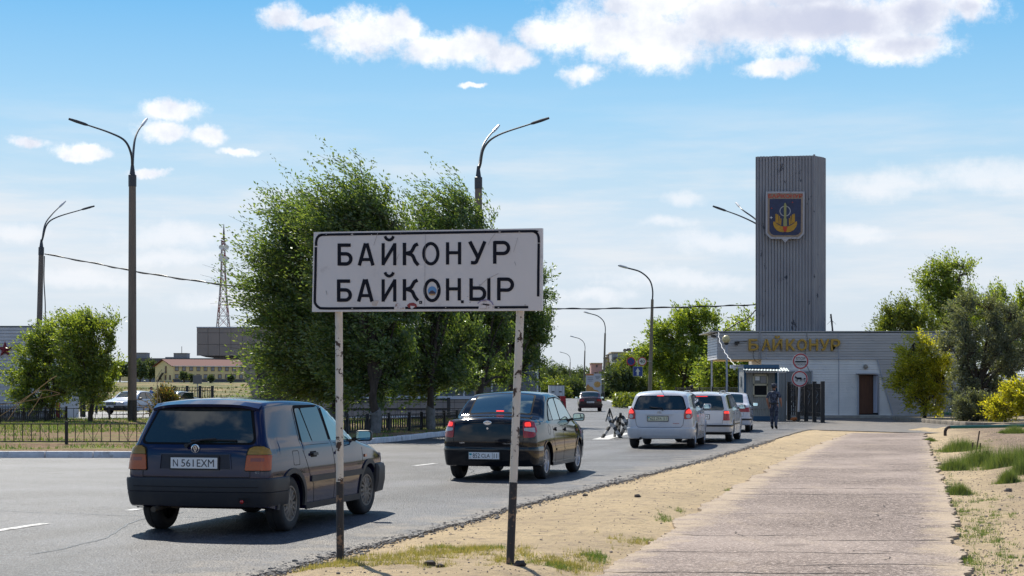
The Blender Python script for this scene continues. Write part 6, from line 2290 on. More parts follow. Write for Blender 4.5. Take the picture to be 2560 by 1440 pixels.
tree('elm_tree', 'elm standing behind the black saloon with a dark forked trunk', 'tree', gp(1186, 62, .1),
     bl([(1220, 720, 95, 100), (1200, 850, 90, 90), (1210, 935, 85, 42)], 63), LM_ELM, 1500, 26, .85, .12, WIND, .19, (.3, 0, 1.8), seed=4, limbs=12, group=CG)
tree('elm_tree', 'rightmost elm whose crown pokes out right of the town sign', 'tree', gp(1262, 66, .1),
     bl([(1320, 730, 62, 75), (1335, 820, 55, 75), (1290, 800, 80, 100), (1320, 900, 48, 45), (1290, 930, 60, 35)], 68), LM_ELM, 1500, 26, .85, .12, (-.4, 0, .1), .17, (.3, 0, 2.0), seed=5, limbs=12, group=CG)
# pair at the left
tree('young_elm_tree', 'bushy light green tree left, standing before the red star building', 'tree', gp(118, 73, .1),
     bl([(100, 905, 52, 46), (145, 865, 58, 50), (75, 960, 54, 36), (150, 940, 60, 54), (110, 1000, 60, 26), (170, 825, 38, 24)], 73), LM_LIGHT, 1050, 22, .75, .13, (-.45, 0, .12), .13, (.35, 0, 1.0), seed=6, limbs=12)
tree('young_elm_tree', 'bushy light green tree beside the black striped lamp pole', 'tree', gp(226, 71.5, .1),
     bl([(225, 855, 64, 54), (268, 890, 48, 54), (215, 935, 70, 54), (262, 815, 42, 24), (245, 975, 50, 34), (195, 815, 40, 20)], 71.5), LM_LIGHT, 1150, 22, .75, .13, (-.45, 0, .12), .12, (.1, 0, 1.1), seed=7, limbs=12)
# right of the road
tree('roadside_tree', 'leafy tree with a thin trunk between the far lamp post and the canopy', 'tree', gp(1705, 156, .0),
     bl([(1700, 850, 80, 70), (1760, 820, 50, 50), (1650, 880, 50, 60), (1720, 920, 80, 50), (1790, 880, 50, 60)], 156), LM_LIGHT, 1600, 20, 1.4, .29, (-.3, 0, .15), .2, seed=8, limbs=12)
tree('roadside_tree', 'darker tree whose crown shows through under the canopy', 'tree', gp(1850, 104, .0),
     bl([(1850, 900, 55, 70), (1800, 940, 60, 40), (1890, 950, 50, 50), (1850, 970, 60, 20), (1875, 815, 26, 22)], 104), LM_LIGHT, 1000, 18, 1.0, .22, (-.3, 0, .15), .16, seed=9, limbs=9)
tree('acacia_tree', 'yellow green small tree beside the one way arrow sign', 'tree', gp(1597, 176, .1),
     bl([(1575, 925, 34, 26), (1612, 935, 34, 28), (1560, 950, 30, 22), (1640, 950, 35, 30)], 176), LM_FARY, 800, 16, 1.2, .30, (-.3, 0, .1), .17, seed=10, limbs=8)
tree('shrub_tree', 'dark rounded shrub below the one way arrow sign', 'shrub', gp(1560, 160, .0),
     bl([(1555, 960, 30, 26), (1590, 975, 40, 18)], 160), LM_FAR, 450, 16, 1.0, .3, (-.2, 0, .1), .1, seed=11, limbs=5)
tree('roadside_tree', 'low yellow green growth behind the checkpoint fence', 'tree', gp(1680, 162, .0),
     bl([(1680, 950, 60, 26), (1740, 960, 60, 20), (1640, 968, 40, 16)], 162), LM_FARY, 700, 16, 1.1, .28, (-.3, 0, .1), .12, seed=12, limbs=6)
# right edge
tree('poplar_tree', 'tall airy tree rising behind the right end of the checkpoint building', 'tree', gp(2405, 112, .0),
     bl([(2370, 705, 50, 44), (2400, 672, 38, 24), (2340, 740, 40, 34), (2415, 745, 36, 50), (2385, 790, 50, 44), (2330, 690, 22, 22)], 112), LM_LIGHT, 850, 18, 1.0, .19, (-.4, 0, .2), .2, (-.4, 0, 3.4), seed=13, limbs=16)
tree('roadside_tree', 'spiky yellow green tree top showing over the building roof at right', 'tree', gp(2255, 108, .0),
     bl([(2240, 810, 30, 44), (2280, 800, 28, 50), (2215, 840, 30, 24), (2310, 830, 40, 40)], 108), LM_FARY, 600, 18, .9, .2, (-.3, 0, .35), .14, seed=14, limbs=10)
tree('roadside_tree', 'green tree filling the gap behind the silvery olive tree', 'tree', gp(2480, 100, .0),
     bl([(2450, 800, 60, 60), (2520, 790, 70, 60), (2560, 850, 60, 90), (2480, 880, 70, 70)], 100), LM_LIGHT, 1100, 18, 1.1, .2, (-.3, 0, .2), .2, seed=15, limbs=12)
tree('russian_olive_tree', 'large silvery grey olive tree leaning over the right end of the building', 'tree', gp(2490, 78, .0),
     bl([(2440, 800, 60, 70), (2400, 880, 52, 80), (2470, 900, 75, 90), (2520, 830, 60, 70), (2560, 950, 60, 80), (2430, 990, 50, 50)], 78), LM_OLIVE, 2300, 20, .7, .11, (-.3, 0, .05), .24, (-.9, 0, 1.8), seed=16, limbs=20)
tree('yellowing_tree', 'bright yellow green small tree standing against the grey wall', 'tree', gp(2312, 81.6, .12),
     bl([(2300, 915, 48, 55), (2335, 940, 50, 60), (2285, 965, 46, 45), (2330, 995, 46, 40), (2345, 890, 30, 40), (2296, 865, 20, 26)], 81.6), LM_YEL, 1300, 20, .7, .13, (-.5, 0, .1), .1, (0, 0, .8), seed=17, limbs=12)
tree('yellow_bush', 'round yellow green bush at the right edge behind the green pipe', 'shrub', gp(2515, 71, .0),
     bl([(2525, 1015, 38, 34), (2555, 1005, 36, 44), (2498, 1035, 24, 18)], 71), LM_YEL, 600, 20, .6, .11, (-.2, 0, .2), .06, (0, 0, .5), seed=18, limbs=8)
tree('grey_shrub', 'low grey green shrub under the silvery olive tree', 'shrub', gp(2440, 73, .0),
     bl([(2430, 1020, 46, 32), (2470, 1025, 32, 28)], 73), LM_OLIVE, 700, 18, .5, .1, (-.2, 0, .1), .06, (0, 0, .4), seed=19, limbs=8)
# far steppe trees
fg = 'small trees around the yellow house'
for i, (x, y, rx, ry, Y, lb) in enumerate([(460, 940, 14, 12, 440, 'dark round tree in front of the yellow house'), (478, 944, 8, 8, 445, 'small pale tree right of the dark round tree before the yellow house'),
                                           (527, 946, 7, 7, 430, 'tiny sapling before the yellow house, left one'), (577, 945, 8, 8, 430, 'tiny sapling before the yellow house, right one'),
                                           (350, 925, 22, 26, 560, 'grey green tree left of the yellow house gable'), (375, 925, 20, 28, 570, 'taller grey green tree touching the yellow house gable'), (300, 925, 24, 26, 560, 'grey green tree behind the small yellow shed'), (268, 935, 24, 20, 540, 'grey green tree left of the small yellow shed')]):
    zb_ = float(height(at(x, 0, Y).x, Y))
    rx, ry = (rx * .5, ry * .55) if i < 4 else (rx * .8, ry * .8)
    tree('steppe_tree', lb, 'tree', gp(x, Y, zb_), bl([(x, y, rx, ry), (x + rx * .5, y + ry * .4, rx * .7, ry * .6), (x - rx * .5, y + ry * .3, rx * .7, ry * .6)], Y), LM_FAR, 200 if i < 4 else 240, 12, .4 if i < 4 else 1.2, .45 if i < 4 else .8, (-.1, 0, .1), .3, seed=30 + i, limbs=5, group=fg, twigs=False)
# distant belt of trees at the end of the road: each crown its own tree
fr_ = random.Random(3)
bg_ = 'trees lining the far end of the road'
cols = ['dark green', 'mid green', 'yellow green']
specs = [(1372, 955, 30, 32, 300), (1400, 940, 24, 30, 520), (1420, 950, 24, 30, 480), (1440, 960, 22, 24, 400), (1452, 940, 24, 26, 540), (1470, 950, 26, 30, 500), (1500, 952, 24, 24, 480), (1515, 945, 22, 24, 460),
         (1535, 940, 20, 20, 400), (1548, 950, 22, 26, 360), (1525, 965, 22, 20, 260), (1575, 952, 26, 26, 330), (1610, 952, 26, 28, 300), (1650, 935, 32, 40, 290), (1432, 975, 22, 18, 300), (1385, 975, 26, 18, 280), (1350, 930, 24, 26, 500), (1490, 975, 24, 14, 330),
         (1690, 930, 40, 46, 260), (1740, 930, 40, 46, 260), (1800, 930, 46, 46, 260), (1340, 960, 26, 26, 290), (1310, 955, 26, 30, 320)]
names_ = ['nearest the bus', 'behind the white box truck', 'right of the white box truck', 'low, above the box truck roof', 'behind the fourth lamp post', 'left of the food billboard', 'behind the food billboard', 'right above the food billboard',
          'under the beige stepped house', 'left of the yellow acacia', 'at the kerb beyond the maroon saloon', 'behind the arrow sign', 'behind the speed limit sign', 'behind the single armed lamp post', 'low, between truck and billboard', 'low, left of the box truck', 'far above the bus', 'low, under the billboard',
          'behind the leafy roadside tree', 'between leafy roadside tree and canopy', 'behind the canopy post', 'left of the bus', 'left of the bus behind the elms']
for i, (x, y, rx, ry, Y) in enumerate(specs):
    k = fr_.choice([0, 0, 1]) if Y > 350 else fr_.choice([1, 2])
    lm_ = (LM_FAR, LM_FAR, LM_FARY)[k]
    zb_ = 0
    tree('distant_tree', '%s tree at the end of the road, %s' % (cols[k], names_[i]), 'tree', gp(x, Y, 0), bl([(x, y, rx, ry * .8), (x + rx * .5, y + ry * .4, rx * .8, ry * .6), (x - rx * .5, y + ry * .4, rx * .8, ry * .6), (x, y + ry * .8, rx, ry * .5)], Y), lm_, 420, 12, 1.8, .14 + Y * .0012, (-.2, 0, .1), .25, seed=60 + i, limbs=5, group=bg_, twigs=False)
# clipped hedge on the verge
hx = [(1541, 992), (1552, 991), (1563, 990), (1575, 989), (1587, 988), (1600, 988)]
Hv = []
for i in range(9000):
    t = RNG.random()
    x, y = 1538 + 66 * t, 140 - 14 * t
    p = at(x, 0, 140 - 10 * t)
    Hv.append((p.x + RNG.normal() * .1, p.y + RNG.uniform(-.6, .6), .15 + RNG.random() * (.95 + .15 * math.sin(t * 30))))
Hv = np.array(Hv)
a_ = RNG.normal(size=Hv.shape) * .09
b_ = RNG.normal(size=Hv.shape) * .06
hd = quads_mesh('clipped_hedge', np.stack([Hv - a_, Hv + b_, Hv + a_, Hv - b_], 1).reshape(-1, 3), len(Hv), LM_FARY)
tag(hd, 'low clipped hedge along the far verge beyond the white hatchback', 'hedge')


# ------------------------------------------------------------------ grass and stones
def blades(pts, h, w, lean=.5, rng=RNG, per=1):
    P = np.repeat(np.asarray(pts, float), per, 0)
    n = len(P)
    a = rng.uniform(0, 2 * math.pi, n)
    l = rng.uniform(0, lean, n)
    hh = h * rng.uniform(.4, 1.2, n)
    d = np.stack([np.cos(a) * l, np.sin(a) * l, np.ones(n)], 1)
    d /= np.linalg.norm(d, axis=1)[:, None]
    b = rng.uniform(0, 2 * math.pi, n)
    s = np.stack([np.cos(b), np.sin(b), np.zeros(n)], 1) * w / 2
    V = np.stack([P - s, P + s, P + d * hh[:, None] + np.stack([np.zeros(n), np.zeros(n), -l * hh * .2], 1)], 1).reshape(-1, 3)
    return V, n


GM_DRY = leaf_mat('dry_grass', (.16, .17, .045), (.28, .25, .09), (.40, .33, .16), .35)
GM_GREEN = leaf_mat('green_grass', (.045, .10, .02), (.09, .15, .03), (.20, .22, .06), .4)
GM_SAGE = leaf_mat('sage_grass', (.07, .12, .03), (.115, .165, .05), (.19, .22, .075), .35)


def tuft(cx, cy, n, r, h, gm, label, w=.008, name='grass_tuft', cat='grass tuft', group=None, lean=.7, flat=.6):
    rng = np.random.default_rng(int(abs(cx * 131 + cy * 977)) + 5)
    q = rng.normal(size=(n, 2)) * r * .45
    P = np.stack([cx + q[:, 0], cy + q[:, 1] * flat], 1)
    z = height(P[:, 0], P[:, 1])
    fall = np.exp(-(q[:, 0] ** 2 + q[:, 1] ** 2) / (r * r * .8))
    P3 = np.stack([P[:, 0], P[:, 1], z - .01], 1)
    o = thing(name, label, cat, (cx, cy, float(height(cx, cy))), 0, group)
    V, k = blades(P3 - np.array(o.location), h, w, lean, rng)
    V = V.reshape(-1, 3, 3)
    V[:, 2, :] = V[:, 0, :] + (V[:, 2, :] - V[:, 0, :]) * np.clip(fall, .35, 1)[:, None]
    quads_mesh('blades', V.reshape(-1, 3), k, gm, o, tris=True)
    return o


def hh_(px, py):
    x, y = G(px, py)
    return x, y
# sage clumps right of the path
SG = [(2400, 1128, 60, .42, 'wide feathery green clump beside the path edge, the farthest of its row'), (2452, 1165, 75, .50, 'largest feathery green clump, at the foot of the rusty stakes'), (2385, 1172, 45, .34, 'feathery green clump touching the cracked path edge'),
      (2512, 1180, 60, .50, 'feathery green clump right of the rusty stakes'), (2556, 1160, 50, .45, 'feathery green clump cut by the right edge of the photo'), (2555, 1200, 40, .32, 'lower green clump at the right edge of the photo'), (2520, 1212, 30, .3, 'small dark green clump in front of the stakes'),
      (2395, 1232, 38, .24, 'rounded small green tuft standing alone on the gravel'), (2325, 1101, 18, .16, 'small green weed at the far corner of the path'), (2535, 1091, 40, .38, 'round green clump just below the green pipe'), (2505, 1093, 10, .12, 'tiny weed left of the clump below the pipe')]
for (px, py, rp, h_, lb) in SG:
    x, y = G(px, py)
    r = rp * y / F
    tuft(x, y, int(900 + 2600 * r), r, h_, GM_SAGE, lb, .009, 'sage_clump', 'plant', 'feathery green clumps right of the path', lean=.75, flat=1.1)
# low weeds along the sand, as one uncountable cover
def scatter(name, areas, gm, h, w, label, lean=1.3):
    V_ = []
    nn_ = 0
    for (px, py, rpx, rpy, n) in areas:
        rng = np.random.default_rng(px + py)
        # little plants made of a few blades
        m = max(1, n // 9)
        qx, qy = px + rng.normal(size=m) * rpx * .5, py + rng.normal(size=m) * rpy * .5
        qy = np.maximum(qy, 1010)
        Y = HC * F / (qy - HY)
        X = (qx - 1280) * Y / F
        X = np.repeat(X, 9) + rng.normal(size=m * 9) * .022
        Y = np.repeat(Y, 9) + rng.normal(size=m * 9) * .022
        Z = height(X, Y) - .004
        v, k = blades(np.stack([X, Y, Z], 1), h, w, lean, rng)
        V_.append(v)
        nn_ += k
    o = quads_mesh(name, np.concatenate(V_), nn_, gm, tris=True)
    return tag(o, label, kind='stuff')
scatter('dry_weeds', [(1110, 1395, 130, 12, 2200), (1000, 1410, 140, 14, 1800), (1190, 1385, 60, 8, 900), (860, 1420, 60, 14, 700), (780, 1428, 40, 10, 400), (1400, 1420, 90, 14, 1500), (1300, 1395, 40, 16, 500), (960, 1432, 200, 8, 1200), (1600, 1352, 90, 12, 700), (1460, 1405, 60, 20, 700), (1260, 1420, 50, 14, 500)], GM_DRY, .055, .006, 'thin yellow weeds sprouting from the sand below the town sign')
scatter('green_weeds', [(1490, 1395, 30, 10, 900), (1390, 1425, 60, 10, 700), (1240, 1382, 60, 5, 300), (1660, 1295, 26, 10, 350), (1820, 1222, 12, 3, 120), (1700, 1275, 18, 5, 150), (1640, 1345, 60, 5, 250), (1110, 1385, 60, 5, 350),
                        (2385, 1255, 26, 12, 350), (2410, 1275, 30, 10, 420), (2440, 1330, 50, 22, 800), (2390, 1390, 22, 12, 350), (2415, 1395, 20, 16, 300), (2320, 1322, 24, 4, 200), (2450, 1300, 70, 40, 900), (2520, 1390, 40, 40, 500), (2470, 1250, 60, 14, 500), (2460, 1115, 90, 8, 900), (2430, 1400, 60, 30, 500), (2485, 1285, 8, 5, 80), (2530, 1295, 14, 6, 120), (2405, 1420, 16, 10, 200), (2480, 1350, 40, 12, 200), (2370, 1205, 14, 30, 400), (2345, 1150, 10, 40, 300)], GM_GREEN, .05, .007, 'sparse green weeds along the broken edges of the footpath')
# lawn on the island, in tufts that nobody could count
rng = np.random.default_rng(4)
P_ = []
while len(P_) < 26000:
    x, y = rng.uniform(-24, 1.5), rng.uniform(37.2, 79)
    e = np.interp(y, [p[1] for p in ISL[1:11]], [p[0] for p in ISL[1:11]])
    if x > e - .25:
        continue
    if vnoise(x, y, 2.6, 9) + .5 * vnoise(x, y, .8, 10) > (.62 if y > 52 else .92):
        P_.append((x, y, .12))
V_, k_ = blades(P_, .13, .03, 1.0, rng)
tag(quads_mesh('island_grass', V_, k_, GM_GREEN, tris=True), 'patchy green grass growing on the traffic island', kind='stuff')
P_ = np.stack([rng.uniform(-130, -4, 14000), 112 + 230 * rng.random(14000) ** 1.5], 1)
keep = vnoise(P_[:, 0], P_[:, 1], 11, 12) + .4 * vnoise(P_[:, 0], P_[:, 1], 3, 13) > .66
P_ = P_[keep]
P3 = np.stack([P_[:, 0], P_[:, 1], height(P_[:, 0], P_[:, 1])], 1)
V_, k_ = blades(P3, .55, .16, 1.1, rng, per=3)
tag(quads_mesh('steppe_grass', V_, k_, leaf_mat('steppe_tussocks', (.075, .085, .03), (.13, .13, .05), (.27, .22, .09), .2), tris=True), 'dry tussocks scattered over the steppe', kind='stuff')

M_STONE = mat('grey_stone', (.24, .20, .17), .9, col2=(.13, .11, .10), nscale=9, bump=.5, bscale=50)
M_DSTONE = mat('dark_stone', (.05, .04, .035), .9, bump=.5, bscale=50)


def rock_mesh(r, seed, m, sub=2):
    bm = bmesh.new()
    bmesh.ops.create_icosphere(bm, subdivisions=sub, radius=r)
    for v in bm.verts:
        n_ = noise.noise(v.co / r * 1.3 + Vector((seed, 0, 0)))
        v.co *= 1 + .45 * n_
        v.co.z *= .62
    me = bpy.data.meshes.new('stone')
    bm.to_mesh(me)
    bm.free()
    me.materials.append(m)
    return me


for (px, py, r, lb) in ((1463, 1242, .040, 'left one of two dark stones lying on the pale sand'), (1594, 1247, .045, 'right one of two dark stones lying on the pale sand'), (1075, 1432, .05, 'flat dark stone at the photo bottom between the sign posts'), (1100, 1437, .035, 'small black chip of asphalt beside the flat dark stone'),
                        (1300, 1437, .05, 'dark stone at the foot of the right sign post'), (2090, 1098, .05, 'black chip lying on the far part of the footpath'), (2520, 1232, .06, 'pale stone on the gravel right of the path')):
    x, y = G(px, py)
    o = link_mesh('stone', rock_mesh(r, px, M_DSTONE if 'dark' in lb or 'black' in lb else M_STONE))
    o.location = (x, y, float(height(x, y)) + r * .3)
    tag(o, lb, 'stone', 'loose stones on the ground')
rng = np.random.default_rng(8)
tmpl = [rock_mesh(1.0, s, M_STONE, 1) for s in range(4)]
tv = [np.array([v.co[:] for v in t.vertices]) for t in tmpl]
tf = [np.array([p.vertices[:] for p in t.polygons]) for t in tmpl]
def gravel(name, n, sampler, smin, smax, m, label):
    VV, FF, off = [], [], 0
    for i in range(n):
        x, y = sampler()
        k = i % 4
        s = rng.uniform(smin, smax) * (1 if rng.random() > .06 else 2.0)
        z = float(height(x, y)) if name != 'edge_crumbs' else -.005
        VV.append(tv[k] * s + np.array([x, y, z + s * .25]))
        FF.append(tf[k] + off)
        off += len(tv[k])
    V, Fc = np.concatenate(VV), np.concatenate(FF)
    me = bpy.data.meshes.new(name)
    me.vertices.add(len(V))
    me.vertices.foreach_set('co', V.astype(np.float32).ravel())
    me.loops.add(Fc.size)
    me.loops.foreach_set('vertex_index', Fc.astype(np.int32).ravel())
    me.polygons.add(len(Fc))
    me.polygons.foreach_set('loop_start', (np.arange(len(Fc)) * 3).astype(np.int32))
    me.update(calc_edges=True)
    me.materials.append(m)
    tag(link_mesh(name, me), label, kind='stuff')
def s_right():
    y = 13 + 40 * rng.random() ** 1.7
    return float(xat(PATH_R, y)) + .05 + abs(rng.normal()) * 2.2, y
def s_mid():
    y = 12.8 + 34 * rng.random() ** 1.6
    a, b = float(xat(ROAD_R, y)), float(xat(PATH_L, y))
    return a + (b - a) * rng.random(), y
def s_edge():
    y = 12.5 + 36 * rng.random() ** 1.4
    return float(xat(ROAD_R, y)) + rng.normal() * .10 + .03, y
gravel('gravel', 4200, s_right, .004, .012, M_STONE, 'loose gravel on the rough ground right of the footpath')
gravel('sand_pebbles', 1300, s_mid, .003, .010, M_STONE, 'small pebbles scattered on the sand strip')
gravel('edge_crumbs', 4200, s_edge, .006, .017, mat('asphalt_crumb', (.12, .115, .11), .8, col2=(.22, .2, .18), nscale=20), 'crumbled asphalt along the ragged road edge')
# ------------------------------------------------------------------ town sign
def SY(px):
    t = (px - 782) / (1355 - 782)
    return 1 / ((1 - t) / 14.15 + t / 13.5)


def SP(zx, zy, o=0.0):
    px, py = 760 + zx / 4.129, 550 + zy / 4.129
    p = at(px, py, SY(px))
    return p + SN * o


_a, _b = at(785, 600, SY(785)), at(1355, 600, SY(1355))
_u = (_b - _a)
_u.z = 0
_u.normalize()
SN = Vector((_u.y, -_u.x, 0))
M_SIGN = mat('sign_enamel', (.64, .61, .605), .45, col2=(.59, .56, .555), nscale=2, dirt=(.40, .37, .37), dscale=4, dthr=(.62, .8))
M_INK = mat('sign_ink', (.006, .007, .015), .6, spec=.2)
sgn = thing('town_sign', 'large white town name board with two rows of black letters on two posts', 'sign', (_a + _b) / 2 * Vector((1, 1, 0)) if False else ((_a.x + _b.x) / 2, (_a.y + _b.y) / 2, 0))
cor_ = [(100, 125), (2458, 84), (2455, 935), (82, 948)]
mb = MB()
mb.add([SP(x, y, .0) for x, y in cor_] + [SP(x, y, -.035) for x, y in cor_], [(0, 1, 2, 3), (7, 6, 5, 4), (0, 4, 5, 1), (1, 5, 6, 2), (2, 6, 7, 3), (3, 7, 4, 0)])
mb.build('panel', M_SIGN, sgn, world=True)


def ribbon(pts, w, name, m, o=.003, par=None, smoothn=0, closed=False):
    P2 = [Vector(p) for p in pts]
    if smoothn:
        P2 = [Vector((p.x, p.y)) for p in crom([(p.x, p.y, 0) for p in P2], smoothn)]
    n = len(P2)
    L_, R_ = [], []
    for i, p in enumerate(P2):
        a = P2[i - 1] if (closed or i) else P2[0]
        b = P2[(i + 1) % n] if (closed or i < n - 1) else P2[-1]
        d1 = (p - a).normalized() if (p - a).length > 0 else None
        d2 = (b - p).normalized() if (b - p).length > 0 else None
        d1 = d1 or d2
        d2 = d2 or d1
        t = (d1 + d2).normalized()
        k = 1 / max(.5, t.dot(d1))
        q = Vector((-t.y, t.x)) * w / 2 * k
        L_.append(p + q)
        R_.append(p - q)
    return L_, R_


def letter(strokes, w, name='letter', m=None, par=None, mp=SP, o=.003, label=None):
    """strokes: lists of points, a trailing int smooths; a tuple ('sq', x, y, s) is a square"""
    mb = MB()
    for k, s in enumerate(strokes):
        if s[0] == 'sq':
            _, x, y, h = s
            q = [(x - h, y - h), (x + h, y - h), (x + h, y + h), (x - h, y + h)]
            mb.add([mp(a, b, o) for a, b in q], [(0, 1, 2, 3)])
            continue
        ww = w
        sm = 0
        cl = False
        pts = [p for p in s if isinstance(p, tuple)]
        for e in s:
            if isinstance(e, int):
                sm = e
            if isinstance(e, float):
                ww = e
            if e == 'closed':
                cl = True
        L_, R_ = ribbon(pts, ww, '', None, smoothn=sm, closed=cl)
        oo = o + k * .0003
        vs = [mp(p.x, p.y, oo) for p in L_] + [mp(p.x, p.y, oo) for p in R_]
        n = len(L_)
        fs = [(i, (i + 1) % n, (i + 1) % n + n, i + n) for i in range(n if cl else n - 1)]
        mb.add(vs, fs)
    o_ = mb.build(name, m or M_INK, par or sgn, world=True, fix=False)
    if label:
        o_['label'] = label
    return o_


def bowl(x0, y0, x1, y1):
    """the round of Б, Р, Ы from stem at x0 out to x1"""
    r = (y1 - y0) / 2
    xm = x1 - r * .95
    return [(x0, y0), (xm, y0)] + [(xm + r * .95 * math.sin(a), (y0 + y1) / 2 - r * math.cos(a)) for a in np.linspace(.3, math.pi - .3, 9)] + [(xm, y1), (x0, y1)]


WS = 36
def L_B(x, t, b): letter([[(x + 18, t), (x + 18, b)], [(x + 8, t + 17), (x + 137, t + 17)], bowl(x + 10, t + (b - t) * .47, x + 138, b - 16)], WS)
def L_A(x0, x1, t, b):
    c = (x0 + x1) / 2
    letter([[(x0 + 20, b), (c - 7, t)], [(x1 - 20, b), (c + 7, t)], [(x0 + 38, b - (b - t) * .27), (x1 - 38, b - (b - t) * .27), 32.0], [(c - 22, t + 6), (c + 22, t + 6), 12.0]], WS)
def L_I(x0, x1, t, b, br): letter([[(x0 + 17, t), (x0 + 17, b)], [(x1 - 17, t), (x1 - 17, b)], [(x0 + 17, b - 14), (x1 - 17, t + 14), 34.0], [(x0 + 36, br), (x0 + 50, br + 26), (x0 + 80, br + 40), (x0 + 110, br + 26), (x0 + 124, br), 6, 30.0]], 33)
def L_K(x, x1, t, b, desc=None):
    m_ = t + (b - t) * .47
    s = [[(x + 18, t), (x + 18, b)], [(x1 - 16, t + 12), (x1 - 50, t + 30), (x1 - 85, m_ - 18), (x + 30, m_ + 2), 5], [(x + 40, m_), (x1 - 75, m_ + 22), (x1 - 45, b - 40), (x1 - 12, b), 5]]
    if desc:
        s += [('sq', *desc, 15)]
    letter(s, WS)
def L_O(c, cy_, rx, ry): letter([[(c + rx * math.cos(a), cy_ + ry * math.sin(a)) for a in np.linspace(0, 2 * math.pi, 40)[:-1]] + ['closed']], 33)
def L_H(x0, x1, t, b, desc=None):
    m_ = t + (b - t) * .47
    s = [[(x0 + 17, t), (x0 + 17, b)], [(x1 - 17, t - 2), (x1 - 17, b - 2)], [(x0 + 17, m_), (x1 - 17, m_), 33.0]]
    if desc:
        s += [('sq', *desc, 15)]
    letter(s, 34)
L_B(347, 243, 470)
L_A(552, 733, 241, 470)
L_I(801, 955, 239, 468, 167)
L_K(1020, 1194, 236, 467)
L_O(1310, 348, 73, 105)
L_H(1466, 1624, 230, 460)
letter([[(1712, 222), (1795, 385), 38.0], [(1868, 221), (1800, 385), (1772, 438), (1724, 440), 5]], WS)
letter([[(1970, 220), (1970, 452)], bowl(1962, 233, 2112, 346)], WS)
L_B(341, 614, 843)
L_A(545, 724, 612, 843)
L_I(801, 955, 612, 843, 540)
L_K(1020, 1190, 610, 833, (1205, 850))
L_O(1323, 726, 73, 106)
L_H(1466, 1621, 603, 833, (1636, 844))
letter([[(1726, 602), (1726, 832)], bowl(1718, 702, 1866, 818)], WS)
letter([[(1909, 600), (1909, 830)]], 33)
letter([[(2012, 598), (2012, 830)], bowl(2004, 611, 2152, 724)], WS)
BW = 26
for pts in ([(126, 268), (127, 225), (142, 178), (178, 156), (225, 152), (800, 142), (1000, 139)], [(1002, 139), (1600, 128), (2330, 116), (2385, 125), (2418, 160), (2426, 235)], [(2424, 242), (2420, 515), (2418, 790)],
            [(124, 280), (119, 560), (113, 820), (122, 868), (155, 902), (220, 913), (600, 911), (932, 909)], [(1046, 908), (1450, 906), (1805, 905)], [(1966, 902), (2316, 900)]):
    letter([pts + ([5] if len(pts) > 3 else [])], BW, 'border_line')
# scratches and scars
M_SCR = mat('scratch_grey', (.33, .31, .31), .6)
for pts, w_ in (([(1256, 150), (1250, 480), (1248, 890)], 3), ([(765, 130), (745, 190), (722, 262)], 4), ([(985, 350), (955, 415)], 4), ([(1975, 140), (1930, 200), (1905, 255)], 4), ([(1815, 680), (1890, 610), (2010, 552)], 4), ([(230, 730), (240, 770)], 6), ([(2175, 430), (2190, 470)], 5), ([(2210, 180), (2165, 330)], 3), ([(500, 140), (505, 160)], 14), ([(1395, 700), (1375, 725)], 6)):
    letter([pts], w_, 'scratch', M_SCR, o=.0052)
M_STK = mat('torn_sticker', (.62, .58, .58), .7, dirt=(.35, .25, .22), dscale=25, dthr=(.5, .6))
def blob_plate(pts, name, m, o=.005, label=None):
    vs = [SP(x, y, o) for x, y in pts] + [SP(x, y, o - .004) for x, y in pts]
    n = len(pts)
    ob = MB().add(vs, [tuple(range(n))] + [(i, i + n, (i + 1) % n + n, (i + 1) % n) for i in range(n)]).build(name, m, sgn, world=True)
    if label:
        ob['label'] = label
    return ob
blob_plate(circ(1325, 732, 45, 47), 'sticker', mat('sticker_blue', (.10, .25, .48), .4), .005, 'round blue sticker inside the letter')
blob_plate([(1290, 755), (1310, 730), (1330, 726), (1350, 740), (1362, 752), (1350, 775), (1325, 778), (1300, 772)], 'sticker_print', mat('sticker_dark', (.05, .03, .05), .5), .0062)
blob_plate([(1288, 762), (1362, 762), (1345, 776), (1322, 779), (1300, 774)], 'sticker_print', mat('sticker_sand', (.40, .25, .12), .5), .0068)
blob_plate([(1065, 880), (1090, 858), (1130, 853), (1160, 868), (1168, 895), (1140, 905), (1080, 905)], 'sticker', mat('sticker_red', (.24, .03, .03), .5), .0056, 'torn dark red sticker on the lower border')
blob_plate([(950, 865), (975, 858), (1000, 890), (1040, 905), (1030, 918), (935, 920), (940, 895)], 'torn_patch', M_STK, .0056)
blob_plate([(1100, 885), (1150, 890), (1120, 918), (1105, 915)], 'torn_patch', M_STK, .0066)
blob_plate([(1790, 860), (1830, 828), (1890, 820), (1940, 840), (1962, 880), (1950, 915), (1800, 918), (1815, 890)], 'sticker', M_STK, .0056, 'whitish half round sticker on the lower border')
letter([[(1795, 862), (1830, 836), (1880, 825), (1930, 840), (1956, 876), 5]], 10, 'sticker_print', mat('sticker_purple', (.20, .17, .32), .5), o=.0068)
letter([[(1845, 868), (1915, 880)]], 14, 'sticker_print', M_INK, o=.0068)
blob_plate([(700, 845), (735, 828), (770, 830), (745, 885), (705, 880)], 'torn_patch', mat('glue_beige', (.50, .44, .40), .8), .0045)
for (x, y, r) in ((495, 150, 9), (700, 152, 6), (2022, 125, 12), (2225, 128, 10), (500, 912, 9), (1465, 905, 6), (2010, 905, 9), (1205, 850, 7), (1815, 672, 8), (2285, 878, 8), (1715, 850, 6), (1690, 790, 4), (232, 150, 5)):
    blob_plate(circ(x, y, r, r * .8, 8), 'bolt', M_SCR, .007)
